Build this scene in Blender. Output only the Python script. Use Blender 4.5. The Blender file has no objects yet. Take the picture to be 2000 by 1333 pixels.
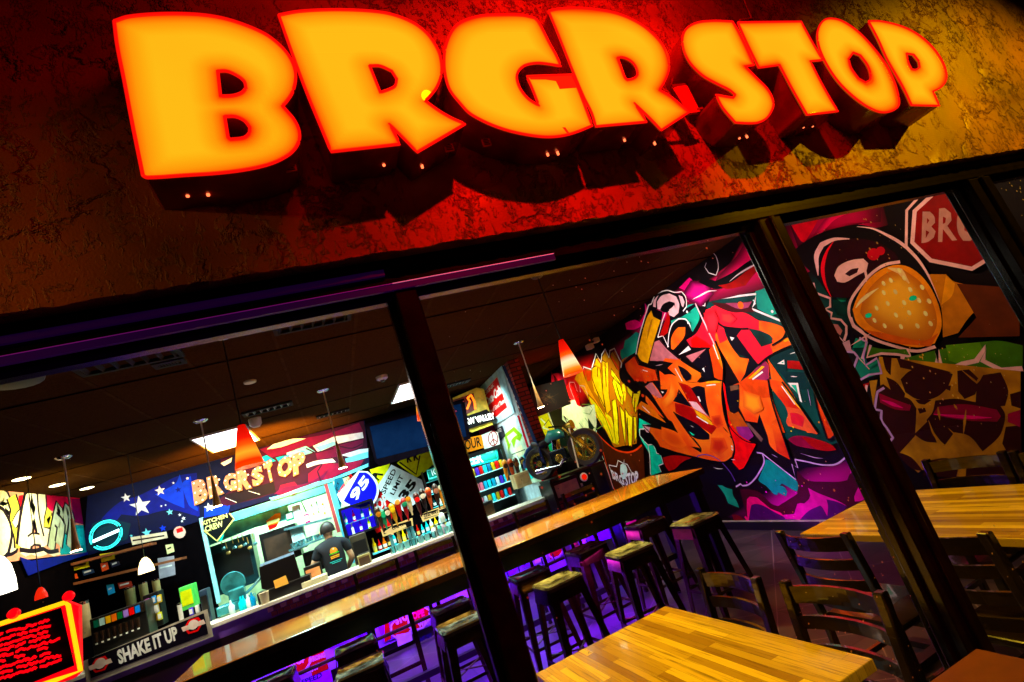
import bpy, bmesh, math, random
from mathutils import Vector, Matrix
from mathutils.geometry import tessellate_polygon
R = math.radians
rnd = random.Random(7)
sc = bpy.context.scene
COL = sc.collection

# ------------------------------------------------------------------ camera
CAMZ = 1.65
RX = Vector((0.90085185, -0.29387462, -0.31953663))
DN = Vector((-0.22427179, 0.3151854, -0.92214984))
FW = Vector((0.37170971, 0.90238344, 0.21802756))
FPX = 1020.58
cd = bpy.data.cameras.new('camera')
cam = bpy.data.objects.new('camera', cd)
COL.objects.link(cam)
m3 = Matrix((RX, -DN, -FW)).transposed()
cam.matrix_world = Matrix.Translation((0, 0, CAMZ)) @ m3.to_4x4()
cd.sensor_width = 36
cd.lens = FPX / 2000 * 36
cd.clip_start = 0.02
cd.clip_end = 500
sc.camera = cam

# ------------------------------------------------------------------ world, exposure
w = bpy.data.worlds.new('World')
sc.world = w
w.use_nodes = True
bg = w.node_tree.nodes['Background']
sky = w.node_tree.nodes.new('ShaderNodeTexSky')
sky.sky_type = 'NISHITA'
sky.sun_disc = False
sky.sun_elevation = R(-6)
sky.sun_rotation = R(200)
w.node_tree.links.new(sky.outputs[0], bg.inputs[0])
bg.inputs[1].default_value = 0.05
sc.view_settings.view_transform = 'Standard'
sc.view_settings.look = 'None'
sc.view_settings.exposure = 0
sc.view_settings.gamma = 1
sc.cycles.use_denoising = True
sc.cycles.max_bounces = 6
sc.cycles.transparent_max_bounces = 12
sc.cycles.sample_clamp_indirect = 3

# ------------------------------------------------------------------ lamps
def lamp(name, kind, loc, energy, color, size=.3, size_y=None, target=None, spot=None, blend=.5):
    d = bpy.data.lights.new(name, kind)
    d.energy = energy
    d.color = color
    if kind == 'AREA':
        d.size = size
        if size_y:
            d.shape = 'RECTANGLE'
            d.size_y = size_y
    else:
        d.shadow_soft_size = size
    if kind == 'SPOT':
        d.spot_size = R(spot or 60)
        d.spot_blend = blend
    o = bpy.data.objects.new(name, d)
    COL.objects.link(o)
    o.location = loc
    if target:
        v = Vector(target) - Vector(loc)
        o.rotation_euler = v.to_track_quat('-Z', 'Y').to_euler()
    return o

# lamp above the near table
TL = (.62, 2.9, 3.0)
# added red lamps standing in for the sign's own wash on the fascia
lamp('red_wash_fill', 'SPOT', (1.15, -.55, 4.1), 520, (1, .005, .0), .035, None, (1.15, 1.25, 2.22), 52, 1)
lamp('red_wash_strip_fill', 'AREA', (1.0, .75, 3.2), 7, (1, .006, .0), 1.8, .06, (1.0, 1.25, 2.7))
# amber parking lot lamp far right, dim warm street light from left
lamp('amber_lot_lamp', 'SPOT', (5.4, -1.05, 4.0), 720, (1, .47, .0), .04, None, (3.1, 1.25, 1.95), 42, 1)
lamp('street_lamp_light', 'SPOT', (-2.2, .5, 2.9), 42, (1, .34, .04), .03, None, (-.45, 1.25, 2.1), 44, 1)
lamp('patio_lamp_light', 'SPOT', (2.4, -.6, 3.0), 1.1, (1, .28, .04), .08, None, (1.6, 1.05, .75), 40, .8)
lamp('chair_amber_fill', 'SPOT', (-.3, 3.6, 2.9), 120, (1, .62, .03), .05, None, (1.5, 2.0, .8), 40, .8)  # added spot for yellow highlights on the chairs, no fixture
# ceiling lamps that light the graffiti wall and the tables
lamp('mural_track_light', 'SPOT', (2.6, 4.6, 3.02), 330, (1, .80, .72), .06, None, (4.45, 5.2, 1.5), 95, .8)
lamp('mural_track_light_near', 'SPOT', (2.9, 2.3, 3.02), 95, (1, .60, .30), .06, None, (4.45, 2.6, 1.6), 95, .8)
lamp('skull_track_light', 'SPOT', (3.5, 8.7, 2.95), 150, (.86, 1, .55), .06, None, (4.45, 9.4, 2.1), 85, .9)
lamp('fries_track_light', 'SPOT', (3.3, 6.9, 3.0), 230, (.93, 1, .66), .06, None, (4.45, 8.0, 1.9), 80, .9)
lamp('mural_foot_uplight', 'SPOT', (3.95, 4.9, .14), 9, (.75, .06, 1), .1, None, (4.45, 4.7, .5), 120, .9)
lamp('table_lamp_light', 'SPOT', TL, 300, (1, .66, .05), .04, None, (1.0, 2.0, .75), 58, .7)
lamp('window_table_lamp_light', 'SPOT', (2.7, 2.9, 3.0), 200, (1, .62, .03), .05, None, (2.75, 2.1, .75), 58, .7)
lamp('bar_wash', 'AREA', (.3, 7.8, 3.06), 165, (.58, 1, .97), 4.6, .4, (.3, 8.5, 1.2)).data.spread = R(105)
lamp('flag_wash', 'AREA', (-1.2, 7.8, 2.95), 13, (.75, .88, 1), 3.8, .1, (-1.2, 8.85, 2.6)).data.spread = R(90)
lamp('shake_wall_lamp', 'SPOT', (-2.2, 7.3, 3.0), 120, (1, .93, .55), .08, None, (-3.2, 7.5, 2.5), 90, .7)
lamp('kitchen_light', 'AREA', (-.9, 9.8, 2.9), 190, (.55, 1, .92), 1.6, 1.0)
lamp('mural_top_fill', 'SPOT', (3.3, 3.7, 1.9), 40, (1, .5, .6), .08, None, (4.45, 3.9, 3.0), 90, 1)  # added pinkish fill to lift the top of the mural, no fixture
lamp('counter_lamp', 'AREA', (-.2, 6.9, 2.6), 34, (1, .92, .66), 4.5, .08, (-.2, 7.45, 1.0)).data.spread = R(75)
lamp('motorcycle_fill', 'SPOT', (2.6, 5.9, 2.9), 70, (1, .85, .5), .05, None, (3.1, 6.9, 1.5), 34, .8)  # added warm spot that brightens the brass, no fixture
lamp('bar_chair_fill', 'SPOT', (1.1, 6.7, 2.95), 90, (1, .9, .62), .05, None, (1.1, 5.6, 1.1), 110, .8)  # added spot so the chair slats catch highlights
lamp('cooler_light', 'AREA', (2.32, 8.34, 1.95), 5, (.7, 1, 1), .55, .05, (2.32, 8.5, 1.3))
lamp('blue_cooler_light', 'AREA', (.38, 8.42, 1.84), 2.5, (.35, .45, 1), .4, .04, (.38, 8.5, 1.4))
lamp('poster_fill', 'SPOT', (1.9, 7.7, 2.9), 75, (1, .85, .8), .05, None, (2.8, 8.1, 2.4), 60, .8)  # added spot to brighten the cola poster
lamp('panel_light', 'SPOT', (-2.0, 6.0, 2.6), 60, (1, .95, .85), .05, None, (-1.95, 7.2, 1.05), 40, .8)
lamp('purple_strip_light', 'AREA', (1.0, 7.0, .64), 120, (.22, .01, 1), 5.5, .06, (1.0, 7.28, .2))
lamp('purple_floor_light', 'AREA', (.75, 4.9, .70), 150, (.20, .01, 1), 3.0, .3, (.75, 4.9, 0)).data.spread = R(110)
lamp('magenta_floor_light', 'AREA', (1.9, 4.5, .70), 12, (.8, .03, .7), 1.6, .2, (2.0, 4.4, 0))
lamp('high_table_lamp', 'AREA', (1.0, 4.9, 3.0), 34, (1, .55, .08), 4.2, .15, (1.0, 4.75, 1.05)).data.spread = R(60)
lamp('cyan_stool_fill', 'SPOT', (-.6, 5.6, 3.0), 420, (.35, 1, .95), .05, None, (.1, 4.4, .76), 36, .6)  # added cyan spot to tint the left stool seats
lamp('yellow_stool_fill', 'SPOT', (1.9, 5.4, 3.0), 380, (1, .85, .15), .05, None, (1.8, 4.2, .76), 42, .6)  # added yellow spot to tint the other stool seats
lamp('ceiling_amber_fill', 'SPOT', (-2.6, 6.6, 2.4), 45, (1, .70, .02), .05, None, (-2.8, 7.4, 3.1), 110, 1)  # added upward fill that yellows the ceiling, not a shelf lamp
lamp('red_ceiling_glow', 'SPOT', (3.5, 7.7, 2.0), 40, (1, .05, 0), .08, None, (3.1, 7.6, 3.1), 90, .9)
lamp('amber_ceiling_glow', 'SPOT', (-.6, 7.4, 2.1), 700, (1, .42, .01), .08, None, (-.8, 8.2, 3.11), 110, .9)

# ------------------------------------------------------------------ pixel -> point helpers (2000 px wide photograph)
def ray(px, py):
    a = (px - 1000) / FPX
    b = (py - 666.5) / FPX
    return RX * a + DN * b + FW
def AY(px, py, y):
    d = ray(px, py) * 1.0
    d = d * (y / d.y)
    return Vector((d.x, y, d.z + CAMZ))
def AX(px, py, x):
    d = ray(px, py)
    d = d * (x / d.x)
    return Vector((x, d.y, d.z + CAMZ))
def AZ(px, py, z):
    d = ray(px, py)
    d = d * ((z - CAMZ) / d.z)
    return Vector((d.x, d.y, z))
def Z(ox, oy, s, pts):
    return [(ox + a / s, oy + b / s) for a, b in pts]

# ------------------------------------------------------------------ materials
def lin(c):
    if isinstance(c, str):
        c = tuple(int(c[i:i + 2], 16) / 255 for i in (0, 2, 4))
        return tuple(((v + .055) / 1.055) ** 2.4 if v > .04045 else v / 12.92 for v in c)
    return tuple(c)
MATS = {}
def mat(name, col, rough=.5, metal=0., var=.18, scale=9, bump=0., bscale=60, em=0., emc=None, coat=0., alpha=1.):
    if name in MATS:
        return MATS[name]
    if em and not name.startswith(('glow', 'tv_screen', 'violet_', 'yellow_case', 'shelf_glow', 'teal_shelf', 'neon', 'red_glass', 'amber_glass', 'amber_card', 'red_tube', 'red_lens', 'red_trim', 'dim_acrylic', 'purple_lacquer')):
        em = 0  # only listed lamps, lit parts and the painted violet reflections emit
    m = bpy.data.materials.new(name)
    m.use_nodes = True
    nt = m.node_tree
    b = nt.nodes['Principled BSDF']
    c = lin(col)
    if isinstance(col, str) and not name.startswith('glow'):
        l_ = sum(c) / 3
        c = tuple(max(0, min(.95, l_ + (v - l_) * 1.35)) for v in c)
    tc = nt.nodes.new('ShaderNodeTexCoord')
    nz = nt.nodes.new('ShaderNodeTexNoise')
    nz.inputs['Scale'].default_value = scale
    nz.inputs['Detail'].default_value = 5
    nt.links.new(tc.outputs['Object'], nz.inputs['Vector'])
    mx = nt.nodes.new('ShaderNodeMix')
    mx.data_type = 'RGBA'
    mx.inputs[6].default_value = tuple(v * (1 - var) for v in c) + (1,)
    mx.inputs[7].default_value = tuple(min(1, v * (1 + var)) for v in c) + (1,)
    rp = nt.nodes.new('ShaderNodeMapRange')
    rp.inputs['From Min'].default_value = .35
    rp.inputs['From Max'].default_value = .65
    nt.links.new(nz.outputs['Fac'], rp.inputs['Value'])
    nt.links.new(rp.outputs[0], mx.inputs[0])
    nt.links.new(mx.outputs[2], b.inputs['Base Color'])
    b.inputs['Roughness'].default_value = rough
    b.inputs['Metallic'].default_value = metal
    b.inputs['Coat Weight'].default_value = coat
    if name.startswith(('paint_', 'ink_', 'dark_wall', 'ceiling', 'tv_')):
        b.inputs['Specular IOR Level'].default_value = .12 if name[0] in 'pi' else .0
    b.inputs['Alpha'].default_value = alpha
    if em:
        b.inputs['Emission Strength'].default_value = em
        if emc:
            b.inputs['Emission Color'].default_value = lin(emc) + (1,)
        else:
            nt.links.new(mx.outputs[2], b.inputs['Emission Color'])
    if bump:
        n2 = nt.nodes.new('ShaderNodeTexNoise')
        n2.inputs['Scale'].default_value = bscale
        n2.inputs['Detail'].default_value = 4
        nt.links.new(tc.outputs['Object'], n2.inputs['Vector'])
        bp = nt.nodes.new('ShaderNodeBump')
        bp.inputs['Strength'].default_value = bump
        bp.inputs['Distance'].default_value = .01
        nt.links.new(n2.outputs['Fac'], bp.inputs['Height'])
        nt.links.new(bp.outputs[0], b.inputs['Normal'])
    MATS[name] = m
    return m

def paint(hexc):
    return mat('paint_' + hexc, hexc, .55, var=.16, scale=11)
def ink(hexc):
    return mat('ink_' + hexc, hexc, .5, var=.05)
def paint2(c1, c2, scale=2.5, name=None):
    m = mat('paint_%s_%s' % (c1, c2), c1, .5)
    for n_ in m.node_tree.nodes:
        if n_.type == 'MIX':
            n_.inputs[6].default_value = lin(c1) + (1,); n_.inputs[7].default_value = lin(c2) + (1,)
        if n_.type == 'TEX_NOISE': n_.inputs['Scale'].default_value = scale
    return m
def spray_mat():
    m = mat('paint_spray', (.5, .5, .5), .5)
    nt = m.node_tree
    a = nt.nodes.new('ShaderNodeAttribute'); a.attribute_name = 'Col'
    nt.links.new(a.outputs['Color'], nt.nodes['Principled BSDF'].inputs['Base Color'])
    return m
SPRAY = None
def glow(hexc, s=1.):
    return mat('glow_%s_%s' % (hexc, s), hexc, .5, var=.03, em=s)

def stucco_mat():
    m = mat('stucco', (.33, .12, .028), .48, var=.4, scale=3)
    nt = m.node_tree
    b = nt.nodes['Principled BSDF']
    tc = nt.nodes['Texture Coordinate']
    mp = nt.nodes.new('ShaderNodeMapping')
    mp.inputs['Rotation'].default_value = (0, R(25), 0)
    mp.inputs['Scale'].default_value = (1, 1, 1)
    nt.links.new(tc.outputs['Object'], mp.inputs['Vector'])
    warp = nt.nodes.new('ShaderNodeTexNoise')
    warp.inputs['Scale'].default_value = 6
    warp.inputs['Detail'].default_value = 3
    nt.links.new(mp.outputs[0], warp.inputs['Vector'])
    add = nt.nodes.new('ShaderNodeVectorMath')
    add.operation = 'MULTIPLY_ADD'
    add.inputs[1].default_value = (.22, .22, .22)
    nt.links.new(warp.outputs['Color'], add.inputs[0])
    nt.links.new(mp.outputs[0], add.inputs[2])
    def step(scale, lo, hi, dist=0., rough=.55, detail=6, vec=None):
        n_ = nt.nodes.new('ShaderNodeTexNoise')
        n_.inputs['Scale'].default_value = scale
        n_.inputs['Detail'].default_value = detail
        n_.inputs['Roughness'].default_value = rough
        n_.inputs['Distortion'].default_value = dist
        nt.links.new(vec or mp.outputs[0], n_.inputs['Vector'])
        r_ = nt.nodes.new('ShaderNodeMapRange')
        r_.interpolation_type = 'SMOOTHSTEP'
        r_.inputs['From Min'].default_value = lo
        r_.inputs['From Max'].default_value = hi
        nt.links.new(n_.outputs['Fac'], r_.inputs['Value'])
        return r_.outputs[0]
    def madd(a, k, b_):
        m_ = nt.nodes.new('ShaderNodeMath')
        m_.operation = 'MULTIPLY_ADD'
        nt.links.new(a, m_.inputs[0])
        if isinstance(k, float): m_.inputs[1].default_value = k
        else: nt.links.new(k, m_.inputs[1])
        if isinstance(b_, float): m_.inputs[2].default_value = b_
        else: nt.links.new(b_, m_.inputs[2])
        return m_.outputs[0]
    patch = step(2.3, .36, .52, 0, .5, 2)
    a1 = step(4.4, .51, .55, .2, .62, 7)
    a2 = step(17, .55, .60, .15, .66, 8)
    st_ = nt.nodes.new('ShaderNodeMapping')
    st_.inputs['Scale'].default_value = (2.2, 1, .75)
    st_.inputs['Rotation'].default_value = (0, R(38), 0)
    nt.links.new(tc.outputs['Object'], st_.inputs['Vector'])
    a3 = step(26, .56, .62, .2, .6, 5, st_.outputs[0])
    h_ = madd(a1, .55, 0.)
    h2_ = madd(a2, .30, h_)
    h3_ = madd(a3, .45, h2_)
    class _O: pass
    m3_ = _O(); m3_.outputs = [madd(h3_, patch, madd(a1, .18, 0.))]
    fn = nt.nodes.new('ShaderNodeTexNoise')
    fn.inputs['Scale'].default_value = 160
    nt.links.new(tc.outputs['Object'], fn.inputs['Vector'])
    m4 = nt.nodes.new('ShaderNodeMath')
    m4.operation = 'MULTIPLY_ADD'
    m4.inputs[1].default_value = .07
    nt.links.new(fn.outputs['Fac'], m4.inputs[0])
    nt.links.new(m3_.outputs[0], m4.inputs[2])
    bp = nt.nodes.new('ShaderNodeBump')
    bp.inputs['Strength'].default_value = 1
    bp.inputs['Distance'].default_value = .018
    nt.links.new(m4.outputs[0], bp.inputs['Height'])
    nt.links.new(bp.outputs[0], b.inputs['Normal'])
    b.inputs['Specular IOR Level'].default_value = .5
    return m

def wood_mat(name, c1, c2, c3, rot, rough=.22, rowh=.036, blen=.78):
    m = mat(name, c1, rough, var=.1)
    nt = m.node_tree
    b = nt.nodes['Principled BSDF']
    tc = nt.nodes['Texture Coordinate']
    mp = nt.nodes.new('ShaderNodeMapping')
    mp.inputs['Rotation'].default_value = (0, 0, R(rot))
    nt.links.new(tc.outputs['Object'], mp.inputs['Vector'])
    br = nt.nodes.new('ShaderNodeTexBrick')
    br.offset = .37
    br.offset_frequency = 3
    br.squash = .6
    br.squash_frequency = 2
    br.inputs['Scale'].default_value = 1
    br.inputs['Mortar Size'].default_value = .0004
    br.inputs['Brick Width'].default_value = blen
    br.inputs['Row Height'].default_value = rowh
    br.inputs['Bias'].default_value = -.05
    br.inputs['Color1'].default_value = tuple(c1) + (1,)
    br.inputs['Color2'].default_value = tuple(c2) + (1,)
    br.inputs['Mortar'].default_value = tuple(v * .25 for v in c2) + (1,)
    nt.links.new(mp.outputs[0], br.inputs['Vector'])
    ms = nt.nodes.new('ShaderNodeMapping')
    ms.inputs['Scale'].default_value = (3.2, 90, 20)
    nt.links.new(mp.outputs[0], ms.inputs['Vector'])
    nz = nt.nodes.new('ShaderNodeTexNoise')
    nz.inputs['Scale'].default_value = 1.3
    nz.inputs['Detail'].default_value = 6
    nz.inputs['Distortion'].default_value = .35
    nt.links.new(ms.outputs[0], nz.inputs['Vector'])
    rp = nt.nodes.new('ShaderNodeMapRange')
    rp.inputs['From Min'].default_value = .53
    rp.inputs['From Max'].default_value = .72
    rp.inputs['To Max'].default_value = .7
    nt.links.new(nz.outputs['Fac'], rp.inputs['Value'])
    mx = nt.nodes.new('ShaderNodeMix')
    mx.data_type = 'RGBA'
    mx.inputs[7].default_value = tuple(c3) + (1,)
    nt.links.new(rp.outputs[0], mx.inputs[0])
    nt.links.new(br.outputs['Color'], mx.inputs[6])
    nt.links.new(mx.outputs[2], b.inputs['Base Color'])
    b.inputs['Coat Weight'].default_value = .3 if rot else .8
    b.inputs['Coat Roughness'].default_value = .055
    return m

def brick_mat():
    m = mat('red_brick', (.35, .04, .02), .8)
    nt = m.node_tree
    b = nt.nodes['Principled BSDF']
    tc = nt.nodes['Texture Coordinate']
    mp = nt.nodes.new('ShaderNodeMapping')
    mp.inputs['Rotation'].default_value = (R(90), 0, 0)
    nt.links.new(tc.outputs['Object'], mp.inputs['Vector'])
    br = nt.nodes.new('ShaderNodeTexBrick')
    br.inputs['Scale'].default_value = 1
    br.inputs['Mortar Size'].default_value = .008
    br.inputs['Brick Width'].default_value = .2
    br.inputs['Row Height'].default_value = .065
    br.inputs['Color1'].default_value = (.42, .035, .02, 1)
    br.inputs['Color2'].default_value = (.22, .02, .015, 1)
    br.inputs['Mortar'].default_value = (.03, .01, .01, 1)
    nt.links.new(mp.outputs[0], br.inputs['Vector'])
    nt.links.new(br.outputs['Color'], b.inputs['Base Color'])
    return m

def floor_mat():
    m = mat('floor_tile', (.05, .04, .05), .32)
    nt = m.node_tree
    b = nt.nodes['Principled BSDF']
    tc = nt.nodes['Texture Coordinate']
    mp = nt.nodes.new('ShaderNodeMapping')
    mp.inputs['Rotation'].default_value = (0, 0, R(0))
    nt.links.new(tc.outputs['Object'], mp.inputs['Vector'])
    br = nt.nodes.new('ShaderNodeTexBrick')
    br.offset = 0
    br.inputs['Scale'].default_value = 1
    br.inputs['Mortar Size'].default_value = .008
    br.inputs['Brick Width'].default_value = .40
    br.inputs['Row Height'].default_value = .40
    br.inputs['Color1'].default_value = (.06, .035, .06, 1)
    br.inputs['Color2'].default_value = (.03, .018, .035, 1)
    br.inputs['Mortar'].default_value = (.015, .01, .02, 1)
    nt.links.new(mp.outputs[0], br.inputs['Vector'])
    mp2 = nt.nodes.new('ShaderNodeMapping')
    mp2.inputs['Rotation'].default_value = (0, 0, R(45))
    nt.links.new(tc.outputs['Object'], mp2.inputs['Vector'])
    b2 = nt.nodes.new('ShaderNodeTexBrick')
    b2.offset = 0
    b2.inputs['Scale'].default_value = 1
    b2.inputs['Mortar Size'].default_value = .004
    b2.inputs['Brick Width'].default_value = .5657
    b2.inputs['Row Height'].default_value = .5657
    b2.inputs['Color1'].default_value = (0, 0, 0, 1)
    b2.inputs['Color2'].default_value = (0, 0, 0, 1)
    b2.inputs['Mortar'].default_value = (.16, .10, .14, 1)
    nt.links.new(mp2.outputs[0], b2.inputs['Vector'])
    mx = nt.nodes.new('ShaderNodeMix')
    mx.data_type = 'RGBA'
    mx.blend_type = 'ADD'
    mx.inputs[0].default_value = 1
    nt.links.new(br.outputs['Color'], mx.inputs[6])
    nt.links.new(b2.outputs['Color'], mx.inputs[7])
    nt.links.new(mx.outputs[2], b.inputs['Base Color'])
    return m

def glass_mat():
    m = bpy.data.materials.new('window_glass')
    m.use_nodes = True
    nt = m.node_tree
    nt.nodes.clear()
    out = nt.nodes.new('ShaderNodeOutputMaterial')
    tr = nt.nodes.new('ShaderNodeBsdfTransparent')
    gl = nt.nodes.new('ShaderNodeBsdfGlossy')
    gl.inputs['Roughness'].default_value = .01
    fr = nt.nodes.new('ShaderNodeFresnel')
    fr.inputs['IOR'].default_value = 1.40
    mx = nt.nodes.new('ShaderNodeMixShader')
    # dried droplets and dust specks on the pane
    tc = nt.nodes.new('ShaderNodeTexCoord')
    vo = nt.nodes.new('ShaderNodeTexVoronoi'); vo.inputs['Scale'].default_value = 34
    nt.links.new(tc.outputs['Object'], vo.inputs['Vector'])
    nz = nt.nodes.new('ShaderNodeTexNoise'); nz.inputs['Scale'].default_value = 1.6; nz.inputs['Detail'].default_value = 3
    nt.links.new(tc.outputs['Object'], nz.inputs['Vector'])
    th = nt.nodes.new('ShaderNodeMapRange'); th.inputs['From Min'].default_value = .50; th.inputs['From Max'].default_value = .75; th.inputs['To Max'].default_value = .22
    nt.links.new(nz.outputs['Fac'], th.inputs['Value'])
    lt = nt.nodes.new('ShaderNodeMath'); lt.operation = 'LESS_THAN'
    nt.links.new(vo.outputs['Distance'], lt.inputs[0]); nt.links.new(th.outputs[0], lt.inputs[1])
    df = nt.nodes.new('ShaderNodeBsdfDiffuse'); df.inputs[0].default_value = (.8, .75, .7, 1)
    m2 = nt.nodes.new('ShaderNodeMixShader')
    dm = nt.nodes.new('ShaderNodeMath'); dm.operation = 'MULTIPLY'; dm.inputs[1].default_value = .5
    nt.links.new(lt.outputs[0], dm.inputs[0]); nt.links.new(dm.outputs[0], m2.inputs[0])
    nt.links.new(tr.outputs[0], m2.inputs[1]); nt.links.new(df.outputs[0], m2.inputs[2])
    nt.links.new(fr.outputs[0], mx.inputs[0])
    nt.links.new(m2.outputs[0], mx.inputs[1])
    nt.links.new(gl.outputs[0], mx.inputs[2])
    nt.links.new(mx.outputs[0], out.inputs[0])
    return m

def clear_mat():
    m = glass_mat()
    m.name = 'clear_glass'
    m.node_tree.nodes['Transparent BSDF'].inputs[0].default_value = (.75, .95, .98, 1)
    m.node_tree.nodes['Fresnel'].inputs['IOR'].default_value = 1.5
    return m

BLACK = mat('black_paint', (.003, .002, .002), .35, var=.3)
FRAME = mat('black_frame', (.006, .004, .004), .18, var=.3, scale=20, bump=.02, bscale=200)
CHAIRM = mat('dark_chair_wood', (.012, .0055, .0015), .20, coat=.7, var=.3, bump=.05, bscale=30)
STEEL = mat('gunmetal', (.10, .055, .03), .26, metal=.9, var=.35, scale=14)
SEATM = mat('polished_gunmetal', (.50, .50, .42), .14, metal=.35, var=.95, scale=15, coat=1)  # strong mottle paints patchy seat reflections into the colour
CHROME = mat('chrome', (.75, .75, .75), .12, metal=1.)
GOLD = mat('brass', (.75, .42, .10), .25, metal=.35)
WOODY = wood_mat('butcher_block', (.95, .60, .03), (.30, .13, .006), (.09, .03, .004), 90)
WOODX = wood_mat('butcher_block_long', (.92, .46, .04), (.50, .20, .015), (.14, .04, .006), 0)
DARKW = mat('dark_brown_wood', (.05, .022, .01), .4, var=.4, scale=6)
STUCCO = stucco_mat()
SPRAY = spray_mat()
BRICK = brick_mat()
FLOORM = floor_mat()
GLASS = glass_mat()
CLEAR = clear_mat()
TILE = mat('ceiling_tile', (.042, .018, .007), .9, var=.22, scale=110, bump=.7, bscale=140)
GRID = mat('ceiling_grid', (.05, .023, .010), .8)
WHITE = mat('white_plastic', (.8, .78, .72), .4)

# ------------------------------------------------------------------ mesh helpers
class MB:
    def __init__(s):
        s.v, s.f, s.m, s.mats = [], [], [], []
    def mi(s, m):
        if m not in s.mats:
            s.mats.append(m)
        return s.mats.index(m)
    def face(s, pts, m):
        n = len(s.v)
        s.v += [tuple(p) for p in pts]
        s.f.append(list(range(n, n + len(pts))))
        s.m.append(s.mi(m))
    def hull(s, bot, top, m):
        n = len(s.v); k = len(bot)
        s.v += [tuple(p) for p in bot] + [tuple(p) for p in top]
        i = s.mi(m)
        s.f.append([n + j for j in range(k)][::-1]); s.m.append(i)
        s.f.append([n + k + j for j in range(k)]); s.m.append(i)
        for j in range(k):
            a, b = n + j, n + (j + 1) % k
            s.f.append([a, b, b + k, a + k]); s.m.append(i)
        return s
    def box(s, x0, x1, y0, y1, z0, z1, m):
        return s.hull([(x0, y0, z0), (x1, y0, z0), (x1, y1, z0), (x0, y1, z0)],
                      [(x0, y0, z1), (x1, y0, z1), (x1, y1, z1), (x0, y1, z1)], m)
    def bar(s, a, b, w, h, m, up=(0, 0, 1)):
        a, b = Vector(a), Vector(b)
        d = (b - a).normalized()
        u = Vector(up)
        if abs(d.dot(u)) > .95:
            u = Vector((1, 0, 0))
        x = d.cross(u).normalized() * (w / 2)
        y = x.cross(d).normalized() * (h / 2)
        q = [-x - y, x - y, x + y, -x + y]
        return s.hull([a + k for k in q], [b + k for k in q], m)
    def tube(s, pts, r, m, n=8, cap=True):
        pts = [Vector(p) for p in pts]
        rs = r if isinstance(r, (list, tuple)) else [r] * len(pts)
        base = len(s.v); i = s.mi(m)
        for k, p in enumerate(pts):
            d = (pts[min(k + 1, len(pts) - 1)] - pts[max(k - 1, 0)])
            d = d.normalized() if d.length > 1e-9 else Vector((0, 0, 1))
            u = Vector((0, 0, 1)) if abs(d.z) < .9 else Vector((1, 0, 0))
            x = d.cross(u).normalized(); y = d.cross(x)
            for j in range(n):
                t = 2 * math.pi * j / n
                s.v.append(tuple(p + (x * math.cos(t) + y * math.sin(t)) * rs[k]))
        for k in range(len(pts) - 1):
            for j in range(n):
                a = base + k * n + j; b = base + k * n + (j + 1) % n
                s.f.append([a, b, b + n, a + n]); s.m.append(i)
        if cap:
            s.f.append([base + j for j in range(n)][::-1]); s.m.append(i)
            e = base + (len(pts) - 1) * n
            s.f.append([e + j for j in range(n)]); s.m.append(i)
        return s
    def lathe(s, prof, c, m, n=20, axis='z'):
        c = Vector(c); pts = []; rs = []
        base = len(s.v); i = s.mi(m)
        for r, h in prof:
            for j in range(n):
                t = 2 * math.pi * j / n
                if axis == 'z':
                    s.v.append((c.x + r * math.cos(t), c.y + r * math.sin(t), c.z + h))
                elif axis == 'x':
                    s.v.append((c.x + h, c.y + r * math.cos(t), c.z + r * math.sin(t)))
                else:
                    s.v.append((c.x + r * math.cos(t), c.y + h, c.z + r * math.sin(t)))
        for k in range(len(prof) - 1):
            for j in range(n):
                a = base + k * n + j; b = base + k * n + (j + 1) % n
                s.f.append([a, b, b + n, a + n]); s.m.append(i)
        for e, rev in ((0, True), (len(prof) - 1, False)):
            if prof[e][0] > 1e-5 and prof[0] != prof[-1]:
                fs = [base + e * n + j for j in range(n)]
                s.f.append(fs[::-1] if rev else fs); s.m.append(i)
        return s
    def build(s, name, parent=None, smooth=False, bevel=0):
        me = bpy.data.meshes.new(name)
        me.from_pydata(s.v, [], s.f)
        for m in s.mats:
            me.materials.append(m)
        me.polygons.foreach_set('material_index', s.m)
        bm = bmesh.new(); bm.from_mesh(me)
        bmesh.ops.recalc_face_normals(bm, faces=bm.faces)
        bm.to_mesh(me); bm.free()
        if smooth:
            me.polygons.foreach_set('use_smooth', [True] * len(me.polygons))
            try:
                me.set_sharp_from_angle(angle=R(40))
            except Exception:
                pass
        me.update()
        o = bpy.data.objects.new(name, me)
        COL.objects.link(o)
        if parent:
            o.parent = parent
        if bevel:
            bv = o.modifiers.new('bevel', 'BEVEL')
            bv.width = bevel; bv.segments = 2; bv.limit_method = 'ANGLE'
        return o

def tag(o, label, cat=None, group=None, kind=None):
    if label: o['label'] = label
    if cat: o['category'] = cat
    if group: o['group'] = group
    if kind: o['kind'] = kind
    return o
def thing(name, label, cat, loc=(0, 0, 0), rz=0, group=None):
    o = bpy.data.objects.new(name, None)
    o.empty_display_size = .1
    COL.objects.link(o)
    o.location = loc
    o.rotation_euler = (0, 0, rz)
    return tag(o, label, cat, group)
def dup(root, loc, rz, label, group=None):
    r = root.copy(); COL.objects.link(r)
    r.location = loc; r.rotation_euler = (0, 0, rz); r['label'] = label
    if group: r['group'] = group
    for ch in list(root.children):
        c = ch.copy(); COL.objects.link(c); c.parent = r
        for g in list(ch.children):
            d = g.copy(); COL.objects.link(d); d.parent = c
    return r

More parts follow.
